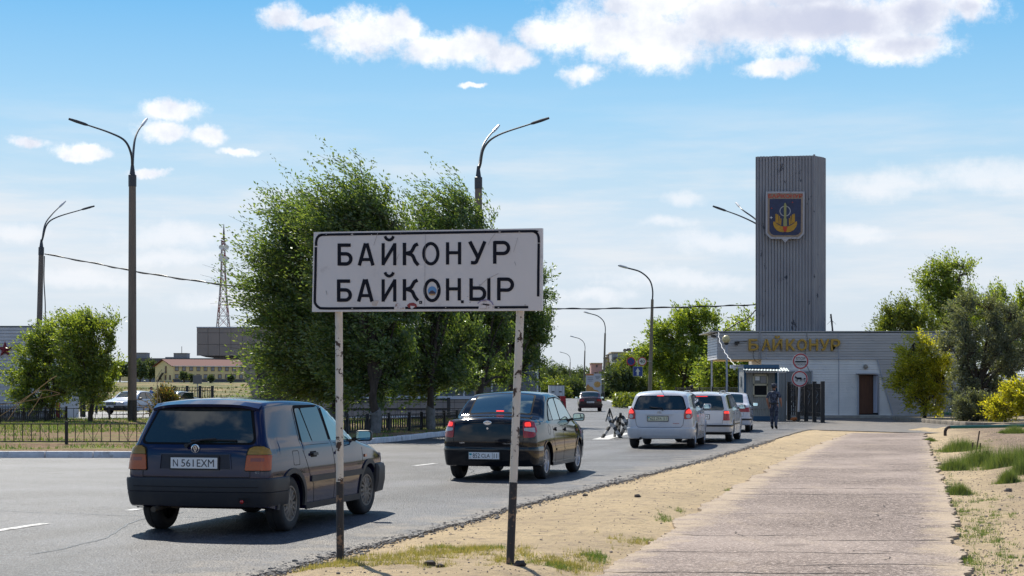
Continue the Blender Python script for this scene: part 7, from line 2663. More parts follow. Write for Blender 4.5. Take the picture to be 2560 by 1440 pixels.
# posts: white above, black below, both chipped
M_PWH = mat('chipped_white_post', (.62, .57, .50), .6, col2=(.56, .50, .42), nscale=5, dirt=(.05, .025, .015), dscale=13, dthr=(.565, .585))
M_PBL = mat('chipped_black_post', (.018, .016, .018), .55, dirt=(.20, .12, .07), dscale=13, dthr=(.57, .62))
for (bx, by, tx, ty, mx, my) in ((851, 1412, 847, 770, 849.5, 1204), (1273, 1437, 1301, 765, 1286.5, 1206)):
    Yb = K_ = HC * F / (by - HY)
    Yt = SY(tx) + .065
    A_ = Vector(((bx - 1280) * Yb / F, Yb, -.12))
    T_ = at(tx, ty, Yt)
    A_.y = T_.y + (A_.y - T_.y) * .5
    A_.x = (bx - 1280) * A_.y / F
    f_ = .315
    Mv = A_.lerp(T_, f_)
    # the paint changes where the photograph shows it
    for i in range(20):
        Mv = A_.lerp(T_, f_)
        pyy = HY - (Mv.z - HC) * F / Mv.y
        f_ += (pyy - my) * .0008
    MB().tube([A_, Mv], .0335, 14).build('black_post_foot', M_PBL, sgn, world=True, smooth=True)
    MB().tube([Mv, Mv.lerp(T_, .5), T_ - Vector((0, 0, .02))], .0332, 14).build('post', M_PWH, sgn, world=True, smooth=True)
MB().bar(SP(110, 400, -.05), SP(2440, 380, -.05), .03, .04).bar(SP(110, 800, -.05), SP(2440, 790, -.05), .03, .04).build('back_rail', M_GALV, sgn, world=True)

# ------------------------------------------------------------------ fences
M_FENCE = mat('black_fence_paint', (.013, .013, .015), .5, dirt=(.05, .04, .03), dscale=6, dthr=(.6, .8))


def fence(label, pts, z0, H, post_d, bar_d, style='cross', pw=.07, bw=.018, group=None, name='low_fence', cat='fence', bars_as_parts=True):
    o = thing(name, label, cat, (pts[0][0], pts[0][1], z0), 0, group)
    O = Vector(o.location)
    post_me = bar_me = None
    for a, b in zip(pts[:-1], pts[1:]):
        a, b = Vector((*a, z0)), Vector((*b, z0))
        L = (b - a).length
        n = max(1, round(L / post_d))
        u = (b - a) / n
        un = u.normalized()
        rz = math.atan2(un.y, un.x)
        for i in range(n + 1):
            p = a + u * i - O
            if post_me is None:
                q = MB().box((0, 0, H / 2 + .02), (pw, pw, H + .10)).build('post', M_FENCE, o)
                post_me = q.data
            else:
                q = link_mesh('post', post_me, o)
            q.location = p
            q.rotation_euler = (0, 0, rz)
        for i in range(n):
            p = a + u * i - O
            q = p + u
            MB().bar(p + Vector((0, 0, H)), q + Vector((0, 0, H)), .035, .03).build('rail', M_FENCE, o)
            MB().bar(p + Vector((0, 0, .07)), q + Vector((0, 0, .07)), .035, .03).build('rail', M_FENCE, o)
            m_ = max(2, round(u.length / bar_d))
            for k in range(1, m_):
                c = p + u * (k / m_)
                if bar_me is None:
                    s = MB().box((0, 0, H / 2 + .035), (bw, bw, H - .09)).build('bar', M_FENCE, o)
                    bar_me = s.data
                else:
                    s = link_mesh('bar', bar_me, o)
                s.location = c
                s.rotation_euler = (0, 0, rz)
            orn = MB()
            for k in range(m_):
                c0, c1 = p + u * (k / m_), p + u * ((k + 1) / m_)
                if style == 'cross' and k % 5 in (1, 2, 3):
                    zl, zh = (.08, H - .02) if k % 2 else (H - .02, .08)
                    orn.bar(c0 + Vector((0, 0, zl)), c1 + Vector((0, 0, zh)), .008, .008)
                if style == 'oval':
                    cc = (c0 + c1) / 2
                    w2 = (c1 - c0).length * .34
                    ring_ = [cc + un * (w2 * math.cos(t)) + Vector((0, 0, H * .5 + H * .34 * math.sin(t))) for t in np.linspace(0, 2 * math.pi, 11)]
                    orn.tube(ring_, .013, 4, caps=False)
                    orn.bar(c0 + Vector((0, 0, H * .80)), c1 + Vector((0, 0, H * .80)), .012)
            if orn.v:
                orn.build('ornament', M_FENCE, o)['kind'] = 'stuff'
    return o


fence('low black fence with thin crossed bars behind the white kerb at left', [(-16.2, 41.6), (-13.74, 41.6)][:1] + [(-8.85, 41.6), (-7.6, 43.2)], .12, .52, 2.48, .228, 'cross')
fence('ornate low black fence with oval patterns along the kerb behind the two dark cars', [(-6.1, 48), (-4.6, 52.2), (-3.47, 55.4), (-2.46, 59.7), (-.9, 67), (.2, 74)], .12, .56, 1.75, .18, 'oval', pw=.08)
fence('low ornate fence on the far left side of the island grass', [G(-110, 1071), G(0, 1066.7), G(166, 1058.5)], .12, .58, 2.2, .19, 'oval')
fence('low plain barred fence running behind the black striped lamp pole', [G(166, 1058.5), G(375, 1054), G(560, 1055)], .12, .55, 2.6, .40, 'cross')
fence('low plain barred fence before the pale pavement behind the elm trunks', [G(830, 1056), G(1185, 1056)], .12, .52, 2.5, .245, 'plain')
fence('black picket fence at the foot of the red star building', [((-110 - 1280) * 78.5 / F, 78.5), ((96 - 1280) * 78.5 / F, 78.5)], .05, .80, 1.6, .13, 'oval')
fence('black fence behind the queue of white cars, left of the guard booth', [(at(1690, 0, 96).x, 96), (at(1850, 0, 84).x, 84)], 0, 1.62, 2.3, .14, 'plain', name='tall_fence')
fence('black fence seen through the bushes right of the grey wall', [(at(2370, 0, 88).x, 87.2), (at(2600, 0, 86).x, 86)], 0, 1.6, 2.3, .16, 'plain', name='tall_fence')
# ornate black gate leaves
def gate(label, posts, z0, H, n_, orn=True):
    o = thing('ornate_gate', label, 'gate', (posts[0][0], posts[0][1], z0))
    for (x, y) in posts:
        MB().box((x, y, z0 + H / 2), (.17, .17, H)).build('post', M_FENCE, o, world=True)
    for (a, b) in zip(posts[:-1], posts[1:]):
        a, b = Vector((*a, z0)), Vector((*b, z0))
        fr = MB()
        for z in (.27, .45, H - .32, H - .12):
            fr.bar(a + Vector((0, 0, z)), b + Vector((0, 0, z)), .035, .035)
        fr.build('rail', mat('gate_rail_paint', (.05, .05, .055), .35), o, world=True)
        for k in range(1, n_):
            c = a.lerp(b, k / n_)
            MB().bar(c + Vector((0, 0, .27)), c + Vector((0, 0, H - .12)), .07, .03, up=(b - a).normalized()).build('bar', M_FENCE, o, world=True)
        if orn:
            mo = MB()
            for zc in (1.25, .95):
                c = a.lerp(b, .5) + Vector((0, -.03, zc))
                for s in (-1, 1):
                    mo.tube(crom([c + Vector((.0, 0, -.35)), c + Vector((s * .10, -.02, -.12)), c + Vector((s * .03, -.02, .08)), c + Vector((s * .14, -.02, .22))], 5), [.02] * 16, 6)
            mo.build('leaf_scroll', mat('gate_scroll', (.10, .10, .11), .25, metal=.5), o, world=True, smooth=True)
    return o


gp_ = [(at(1972, 0, 81).x, 81), (at(1995, 0, 79.5).x, 79.5), (at(2015.5, 0, 78).x, 78), (at(2036, 0, 76.6).x, 76.6), (at(2056.5, 0, 75).x, 75)]
gate('open ornate black gate leaf standing right of the guard booth', gp_, 0, 1.9, 5)
gate('dark ornate gate section before the yellow house, above the blue hatchback roof', [(at(x, 0, 110).x, 110) for x in (404, 436, 468, 500, 531)], 0, 1.78, 5, False)

# ------------------------------------------------------------------ guard booth
YK = 80.0
bo = thing('guard_booth', 'small guard booth with ribbed grey walls, blue trim and a corrugated awning', 'booth', (at(1903, 0, YK).x, YK, 0))
M_BOOTH = mat('booth_ribbed_wall', (.36, .35, .31), .6, col2=(.29, .28, .25), nscale=3, stretch=(1, 1, .4), dirt=(.2, .17, .13), dscale=4, dthr=(.62, .8))
M_BLUE = mat('booth_blue_trim', (.02, .09, .17), .5)
M_CREAM = mat('cream_frame', (.55, .49, .34), .6)
M_CORR = mat('awning_sheet', (.30, .36, .37), .5, metal=.2)
xa, xb = at(1863, 0, YK).x, at(1943, 0, YK).x
def ribbed(a, b, z0, z1, name, m, par, pitch=.10, d=.018):
    a, b = Vector((*a, 0)), Vector((*b, 0))
    n = int((b - a).length / pitch)
    u = (b - a) / n
    un = u.normalized()
    nn = Vector((un.y, -un.x, 0))
    c = []
    for k in range(n):
        for s, o in ((0, 0), (.15, d), (.62, d), (.77, 0)):
            c.append(a + u * (k + s) + nn * o)
    c.append(b)
    q = len(c)
    return MB().add([(p.x, p.y, z0) for p in c] + [(p.x, p.y, z1) for p in c], [(i, i + 1, i + 1 + q, i + q) for i in range(q - 1)]).build(name, m, par, world=True, fix=False)
zt_ = at(0, 921, YK).z
MB().box(((xa + xb) / 2, YK + 1.03, .15 + zt_ / 2), (xb - xa - .02, 2.0, zt_)).build('booth_body', M_BOOTH, bo, world=True)
ribbed((xa, YK), (xb, YK), .12, zt_, 'front_wall', M_BOOTH, bo)
ribbed((xa - .01, YK + 2.05), (xa - .01, YK), .12, zt_ + .1, 'side_wall', mat('booth_side_wall', (.50, .50, .48), .6), bo)  # sunlight on this side is put into a paler wall colour
MB().box(((xa + xb) / 2, YK + 1, .1), (xb - xa + .06, 2.14, .25)).build('base', M_BLUE, bo, world=True)
MB().box(((xa + xb) / 2 + .0, YK + 1, at(0, 916, YK).z), (xb - xa + .16, 2.2, .16)).build('roof', M_BLUE, bo, world=True)
for x in (xa - .01, xb - .05):
    MB().box((x, YK - .02, zt_ / 2 + .05), (.11, .06, zt_ - .05)).build('corner_trim', M_BLUE, bo, world=True)
MB().box((xa - .02, YK + 2.05, zt_ / 2 + .05), (.08, .08, zt_ - .05)).build('corner_trim', M_BLUE, bo, world=True)
for (y0, y1, nm, m_) in ((939.5, 959, 'upper_pane', mat('papered_glass', (.16, .17, .15), .3)), (964.5, 988, 'lower_pane', M_DARK)):
    rectplate(nm, m_, bo, 1886, y0, 1917, y1, YK - .05, .03)
for (x0, y0, x1, y1) in ((1883, 936, 1886, 991), (1917, 936, 1920, 991), (1883, 936, 1920, 939.5), (1883, 959.5, 1920, 964), (1883, 987.5, 1920, 991.5)):
    rectplate('window_frame', M_CREAM, bo, x0, y0, x1, y1, YK - .09, .07)
rectplate('notice', M_WHITEP, bo, 1888, 941, 1899, 951, YK - .06, .01)
rectplate('notice', M_SCR, bo, 1902, 941, 1915, 957, YK - .06, .01)
rectplate('side_window', mat('side_pane', (.30, .33, .34), .15), bo, 1851, 941, 1858, 968, YK + .95, .05)
# awning: corrugated sheet falling toward the road
a, b = at(1858, 919.5, YK + .3), at(1966, 919.5, YK + .3)
c, d = at(1859, 925, YK - .75), at(1973, 927.5, YK - .75)
n = 60
vs, fs = [], []
for i in range(n + 1):
    t = i / n
    w_ = .014 * math.sin(i * math.pi / 2)
    for p, q in ((a, b), (c, d)):
        v = p.lerp(q, t)
        vs.append((v.x, v.y, v.z + w_))
        vs.append((v.x, v.y, v.z + w_ - .012))
    if i:
        k = 4 * i
        fs += [(k - 4, k, k + 2, k - 2), (k - 3, k - 1, k + 3, k + 1), (k - 2, k + 2, k + 3, k - 1)]
MB().add(vs, fs).build('corrugated_awning', M_CORR, bo, world=True)
MB().bar(c + Vector((.1, .1, -.09)), d + Vector((-.15, .1, -.05)), .05, .05).bar(c + Vector((.1, .1, -.09)), a + Vector((.1, 0, -.1)), .04).bar(d + Vector((-.2, .1, -.05)), b + Vector((-.2, 0, -.08)), .04).build('awning_frame', M_GALV, bo, world=True)
ribbed((at(1946, 0, YK - .6).x, YK - .65), (at(1964, 0, YK - .6).x, YK - .65), .0, zt_ - .22, 'porch_screen', mat('grey_sheet', (.19, .20, .20), .6), bo, .14)
MB().box((at(1964.5, 0, YK - .65).x, YK - .1, zt_ / 2 - .1), (.04, 1.1, zt_ - .25)).build('porch_side', mat('grey_sheet', (.19, .20, .20), .6), bo, world=True)
rectplate('ledge', M_PLINTH, bo, 1866, 1020, 1942, 1022.5, YK - .06, .05)
mbq = MB().box(at(1833, 917, 80.5), (.30, .2, .16)).box(at(1836, 922, 80.5), (.1, .1, .12))
tag(mbq.build('cable_box', M_WHITEP), 'small white junction box hanging where the wavy cable meets the booth', 'junction box')
mbq = MB().box(at(1846, 915.5, 79.9), (.45, .3, .08)).tube([at(1843, 916, 80), at(1852, 913.5, 80), at(1866, 914, 80)], .04, 6)
mbq.build('roof_cable_tray', M_GALV, bo, world=True)

# ------------------------------------------------------------------ road signs
M_SRED = mat('sign_red', (.42, .012, .025), .4)
M_SWHT = mat('sign_white', (.55, .55, .54), .4)
M_SBLU = mat('sign_blue', (.006, .035, .22), .4)


def disc(par, c, r, m, name, t=.012, n=36, r2=0):
    if r2:
        return MB().lathe([(r2, 0), (r2, -t), (r, -t), (r, 0), (r2, 0)], c, n, 'y').build(name, m, par, world=True, smooth=True, sharp=30)
    return MB().lathe([(0, t), (r, t), (r, 0), (0, 0)], c, n, 'y').build(name, m, par, world=True, smooth=True, sharp=30)


YSG = 77.0
sp_ = thing('checkpoint_sign_post', 'leaning post with a round STOP control sign above a no carts sign', 'road sign', (at(1996, 0, YSG).x, YSG, 0))
m_px = YSG / F
b0, b1 = at(1995.5, 1056, YSG), at(2001.5, 884, YSG + .03)
mm_ = b0.lerp(b1, .155)
MB().tube([b0 - Vector((0, 0, .1)), mm_], .055, 12).build('black_post_foot', M_BLACK, sp_, world=True, smooth=True)
MB().tube([mm_, b1], .052, 12).build('post', mat('pale_post', (.50, .49, .50), .5), sp_, world=True, smooth=True)
MB().box(at(1996, 1056, YSG), (.75, .5, .07)).build('foot_plate', M_BLACK, sp_, world=True)
for (cx, cy_, r_) in ((2001.5, 903, 20.3), (1999.5, 947, 20.6)):
    c = at(cx, cy_, YSG - .08)
    d0 = disc(sp_, c, r_ * m_px, M_SWHT, 'round_sign_plate', .02)
    disc(sp_, c + Vector((0, -.004, 0)), r_ * .95 * m_px, M_SRED, 'red_rim', .004, r2=r_ * .80 * m_px)
c = at(2001.5, 903, YSG - .084)
put_text('STOP', M_INK, sp_, at(2002, 896.5, YSG - .09), 7.2 * m_px, 23 * m_px, 'lettering', bold=.0)
rectplate('bar', M_INK, sp_, 1988, 902.6, 2015.5, 906, YSG - .094, .008)
put_text('КОНТРОЛЬ', M_INK, sp_, at(2002, 911, YSG - .09), 4.6 * m_px, 26.5 * m_px, 'lettering', bold=.0)
# horse and cart in zoomed pixels (scale 6.545, origin 1900,870)
def HS(pts): return [(1900 + x / 6.545, 870 + y / 6.545) for x, y in pts]
Yh = YSG - .09
for nm, pts in (('horse_silhouette', [(574, 452), (586, 462), (602, 478), (625, 482), (672, 480), (680, 492), (678, 510), (655, 514), (612, 514), (600, 506), (592, 498), (578, 496), (570, 488), (576, 474)]),
                ('horse_leg', [(600, 508), (590, 524), (602, 545), (594, 550), (582, 528), (590, 508)]), ('horse_leg', [(608, 512), (618, 512), (618, 550), (610, 550)]), ('horse_leg', [(660, 510), (672, 512), (668, 530), (656, 552), (650, 546), (660, 528)]),
                ('horse_leg', [(672, 508), (682, 508), (690, 530), (688, 550), (680, 548), (682, 530)]), ('shaft', [(676, 508), (720, 512), (720, 516), (676, 514)]), ('horse_tail', [(676, 482), (686, 494), (684, 512), (678, 500)]),
                ('cart', [(712, 500), (728, 492), (748, 492), (746, 512), (716, 516)])):
    polyplate(nm, M_INK, sp_, HS(pts), Yh, .006)
cc = at(*HS([(728, 536)])[0], Yh)
disc(sp_, cc, 14 / 6.545 * m_px, M_INK, 'cart_wheel', .006, 18, r2=9 / 6.545 * m_px)

YR = 141.5
m_px = YR / F
rs = thing('road_sign_group', 'no stopping sign, 40 limit sign and blue one way arrow on the roadside lamp post', 'road sign', (at(1620, 0, YR).x, YR, 6))
c = at(1577.5, 903.5, YR)
disc(rs, c, 11 * m_px, M_SBLU, 'no_stopping_plate', .02)
disc(rs, c + Vector((0, -.004, 0)), 11 * m_px, M_SRED, 'red_rim', .006, r2=8.8 * m_px)
for s in (-1, 1):
    MB().bar(c + Vector((-s * 7 * m_px, -.012, -7 * m_px)), c + Vector((s * 7 * m_px, -.012, 7 * m_px)), .008, 1.7 * m_px, up=(0, 1, 0)).build('red_cross_bar', M_SRED, rs, world=True)
c = at(1605.5, 903.5, YR)
disc(rs, c, 11 * m_px, M_SWHT, 'speed_limit_plate', .02)
disc(rs, c + Vector((0, -.004, 0)), 10.9 * m_px, M_SRED, 'red_rim', .006, r2=8.9 * m_px)
put_text('40', M_INK, rs, c + Vector((0, -.012, 0)), 8.6 * m_px, 12.5 * m_px, 'lettering', bold=.0)
rectplate('arrow_plate', M_SBLU, rs, 1583, 917, 1606, 940, YR, .02)
rectplate('plate_edge', M_SWHT, rs, 1582.5, 916.5, 1606.5, 940.5, YR + .003, .015)
polyplate('white_arrow', M_SWHT, rs, [(1592, 938.5), (1592, 929), (1588.6, 929), (1594.5, 919.5), (1600.2, 929), (1597, 929), (1597, 938.5)], YR - .012, .01)
MB().bar(at(1566, 903, YR + .06), at(1628, 903, YR + .9), .05, .05).bar(at(1594, 903, YR + .06), at(1594, 940, YR + .06), .05).build('bracket', M_GALV, rs, world=True)
# back of a small sign on the steppe side
YQ = 130
bk_ = thing('sign_back', 'grey back of a square road sign before the yellow house', 'road sign', (at(493.5, 0, YQ).x, YQ, 0))
rectplate('plate', mat('sign_back_grey', (.13, .135, .15), .6), bk_, 482.5, 938, 504.5, 959.5, YQ, .03)
MB().tube([at(493.5, 1022, YQ + .1), at(493.5, 938, YQ + .1)], .05, 8).build('post', M_GALV, bk_, world=True, smooth=True)

# ------------------------------------------------------------------ striped spike barrier
M_STW = mat('barrier_white', (.42, .41, .39), .7, col2=(.40, .39, .37), nscale=9)
hb = thing('spike_barrier', 'black and white striped trestle barrier standing before the white hatchback', 'barrier', (*G(1545, 1096), 0))
Yb = 51.2
def ZP(x, y, dY=0.0): return at(1500 + x / 4.129, 860 + y / 4.129, Yb + dY)
for k, (a, b, d0, d1) in enumerate([((22, 970), (168, 748), 0, .3), ((82, 756), (215, 972), .3, 0), ((213, 718), (190, 945), .1, .8), ((150, 950), (186, 772), .9, .2), ((232, 745), (332, 935), .2, 0), ((318, 738), (215, 940), .1, .9), ((262, 790), (330, 760), .2, .3), ((128, 790), (240, 745), .25, .25), ((185, 780), (320, 920), .5, .2)]):
    A_, B_ = ZP(*a, d0), ZP(*b, d1)
    n = 6
    o = MB().bar(A_, B_, .075, .075).build('striped_pole', M_BLACK, hb, world=True)
    for i in range(n):
        if (i + k) % 2:
            MB().bar(A_.lerp(B_, i / n), A_.lerp(B_, (i + 1) / n), .079, .079).build('white_stripe', M_STW, o, world=True)
tp_ = thing('thin_black_tripod', 'thin black tripod stand behind the striped trestle barrier', 'tripod', (*G(1525, 1062), 0))
mb = MB()
for b in ((60, 800), (132, 772), (100, 815)):
    A_, B_ = at(1500 + 100 / 4.129, 860 + 665 / 4.129, 66), at(1500 + b[0] / 4.129, 860 + b[1] / 4.129, 66 + (.4 if b[0] == 132 else 0))
    mb.tube([A_, B_], .025, 6)
mb.build('legs', M_BLACK, tp_, world=True)

# ------------------------------------------------------------------ red barrier pillar, billboard, pipe, stakes
YV = 97.0
rb_ = thing('barrier_pillar', 'red barrier pillar with a black drive box beside the far lane', 'barrier', (at(1408, 0, YV).x, YV, 0))
polyplate('red_pillar', mat('barrier_red', (.36, .02, .03), .5), rb_, [(1400, 992), (1414, 992), (1417, 1038), (1407, 1038)], YV, .3)
rectplate('drive_box', M_BLACK, rb_, 1396, 1003, 1408, 1037, YV - .1, .4)
rectplate('cap', M_SRED, rb_, 1399.5, 991, 1414.5, 993, YV - .03, .36)
YO = 250
bb = thing('food_billboard', 'upright billboard with orange pastry pictures standing beside the far road', 'billboard', (at(1484, 0, YO).x, YO, 0))
rectplate('board', mat('billboard_white', (.50, .50, .56), .5, col2=(.42, .42, .50), nscale=.6), bb, 1465, 934, 1504, 984, YO, .25)
rectplate('header', mat('billboard_orange', (.48, .17, .04), .5), bb, 1465, 934.5, 1484, 938.5, YO - .02, .02)
M_BT = mat('billboard_print', (.13, .13, .18), .5)
for (x0, y, x1) in ((1488, 940, 1500), (1489, 943, 1500), (1490, 946, 1497), (1470, 944, 1482), (1469, 948, 1483), (1471, 952, 1481)):
    rectplate('print_line', M_BT, bb, x0, y, x1, y + 1.3, YO - .02, .02)
M_PZ = mat('pastry_orange', (.42, .17, .035), .6, col2=(.55, .32, .10), nscale=2.5)
M_PZ2 = mat('pastry_light', (.58, .38, .16), .6, col2=(.45, .2, .05), nscale=3)
polyplate('pastry_picture', M_PZ, bb, [(1465.5, 966), (1470, 960), (1475, 966), (1481, 968), (1485, 974), (1494, 976), (1500, 983.5), (1465.5, 983.5)], YO - .02, .02)
polyplate('pastry_picture', M_PZ2, bb, circ(1493, 961, 8.5, 7.5, 20), YO - .022, .02)
polyplate('pastry_picture', M_PZ, bb, circ(1494, 961, 4.5, 4, 14), YO - .03, .02)
for px in (1468, 1501):
    MB().bar(at(px, 984, YO + .1), at(px, 1001, YO + .1), .2).build('leg', M_GALV, bb, world=True)
gpz = thing('green_pipe', 'long green painted pipe on bent legs crossing the sand at right', 'pipe', (*G(2363, 1089), 0))
M_GPIPE = mat('green_pipe_paint', (.012, .115, .085), .4, dirt=(.06, .04, .03), dscale=5, dthr=(.66, .72))
zp = .27
P0 = at(2363, 1088.5, 54.2)
cv = [Vector((P0.x, 54.2, -.05)), Vector((P0.x, 54.2, .13)), Vector((P0.x + .02, 54.2, .20)), Vector((P0.x + .08, 54.22, .255)), Vector((P0.x + .16, 54.25, zp))]
MB().tube(cv, .052, 12).build('rusty_bend', mat('rusty_pipe', (.045, .03, .022), .7), gpz, world=True, smooth=True)
MB().tube([Vector((P0.x + .15, 54.25, zp)), Vector((P0.x + 6, 56.8, zp + .03)), Vector((P0.x + 14, 60.5, zp))], .053, 12).build('pipe', M_GPIPE, gpz, world=True, smooth=True)
gp2 = thing('green_pipe', 'short green pipe glimpsed under the silvery olive tree', 'pipe', (*at(2360, 1035, 84).xy, 0))
MB().tube([at(2358, 1033, 84), at(2385, 1035, 84), at(2410, 1037, 83)], .07, 10).build('pipe', M_GPIPE, gp2, world=True, smooth=True)
for k, (a, b, lb) in enumerate((((1165, 395), (1152, 490), 'short rusty stake leaning right, leftmost of the cluster'), ((1217, 305), (1185, 490), 'longest rusty stake leaning right in the green clumps'), ((1225, 400), (1222, 482), 'short upright stake close right of the longest stake'), ((1248, 470), (1253, 572), 'thin dark stake standing in the gap between two green clumps'), ((1277, 462), (1275, 580), 'thicker dark stake, rightmost and nearest of the cluster'))):
    base = (2060 + b[0] / 3.13, 980 + b[1] / 3.13)
    x, y = G(*base)
    t_ = at(2060 + a[0] / 3.13, 980 + a[1] / 3.13, y + .05)
    o = MB().tube([Vector((x, y, -.05)), t_], .017 if k != 4 else .022, 8).build('stake', mat('rusty_stake', (.045, .028, .024), .8), smooth=True)
    tag(o, lb, 'stake', 'rusty stakes among the green clumps')
# broken kerb under the bushes on the right
kb = sheet('kerb_bank', [G(2236, 1049), G(2330, 1058), G(2420, 1065), G(2560, 1068), (30, 66), (30, 86), (20.5, 86)], .12, mat('bank_soil', (.36, .28, .18), .95, col2=(.16, .13, .07), nscale=1.5, bump=.6, bscale=10), .15, label='bank of sandy soil under the bushes at right')
kerb_line([G(2236, 1049), G(2330, 1058), G(2420, 1065), G(2560, 1068)], kb, L=1.0, w=.2, h=.17, matk=mat('old_stone_kerb', (.36, .31, .25), .95, col2=(.22, .19, .15), nscale=6, bump=.5))
tag(tree('weed_bush', 'reddish green bush behind the blue hatchback roof near the dark gate', 'shrub', gp(411, 76, .1), bl([(411, 1003, 24, 26), (425, 1015, 20, 18)], 76), leaf_mat('reddish_leaves', (.09, .12, .03), (.16, .15, .04), (.28, .13, .05), .4), 420, 14, .5, .10, (-.2, 0, .1), .05, (0, 0, .4), seed=90, limbs=6))
# dry bleached branches before the parked cars
db = thing('dry_branches', 'bleached bare branches arching in front of the silver saloon', 'shrub', gp(392, 74, .1))
rnd = random.Random(4)
mb = MB()
for pts in ([(394, 1062), (391, 1030), (394, 1000), (393, 960), (396, 945)], [(394, 1062), (385, 1035), (372, 1010), (352, 1000), (322, 998)], [(394, 1060), (388, 1040), (374, 1020), (340, 1012), (318, 1013)], [(394, 1062), (398, 1040), (386, 1015), (378, 1000), (365, 985)], [(392, 1050), (382, 1040), (370, 1032), (358, 1038), (352, 1052)],
            [(394, 1055), (396, 1030), (402, 1010), (399, 990)], [(330, 1000), (345, 1008), (362, 1024)], [(387, 1030), (379, 1022), (370, 1008), (368, 1000)]):
    mb.tube(crom([at(x, y, 74 + rnd.uniform(-.2, .2)) for x, y in pts], 5), .017, 5)
mb.build('branches', mat('bleached_wood', (.45, .36, .27), .9), db, world=True, smooth=True)
db = thing('dry_branches', 'thin ochre bare twigs sprawling left of the young trees', 'shrub', gp(60, 66, .1))
mb = MB()
for pts in ([(0, 1040), (30, 1020), (70, 990), (110, 975), (150, 983)], [(20, 1050), (45, 1015), (80, 985), (125, 950), (142, 940)], [(0, 1012), (50, 1005), (90, 998), (150, 985)], [(70, 1040), (90, 1010), (105, 985)]):
    mb.tube(crom([at(x, y, 66 + rnd.uniform(-.2, .2)) for x, y in pts], 5), .014, 5)
mb.build('branches', mat('ochre_wood', (.36, .24, .12), .9), db, world=True, smooth=True)

# ------------------------------------------------------------------ people
M_SKIN = mat('skin', (.30, .15, .10), .6)
M_CAMO = mat('blue_camouflage', (.022, .030, .055), .85, col2=(.085, .10, .14), nscale=14, thr=(.49, .53), detail=2, dirt=(.012, .014, .025), dscale=10, dthr=(.54, .57))
M_BOOT = mat('black_boots', (.012, .012, .012), .6)
M_HAIR = mat('dark_hair', (.012, .01, .009), .8)


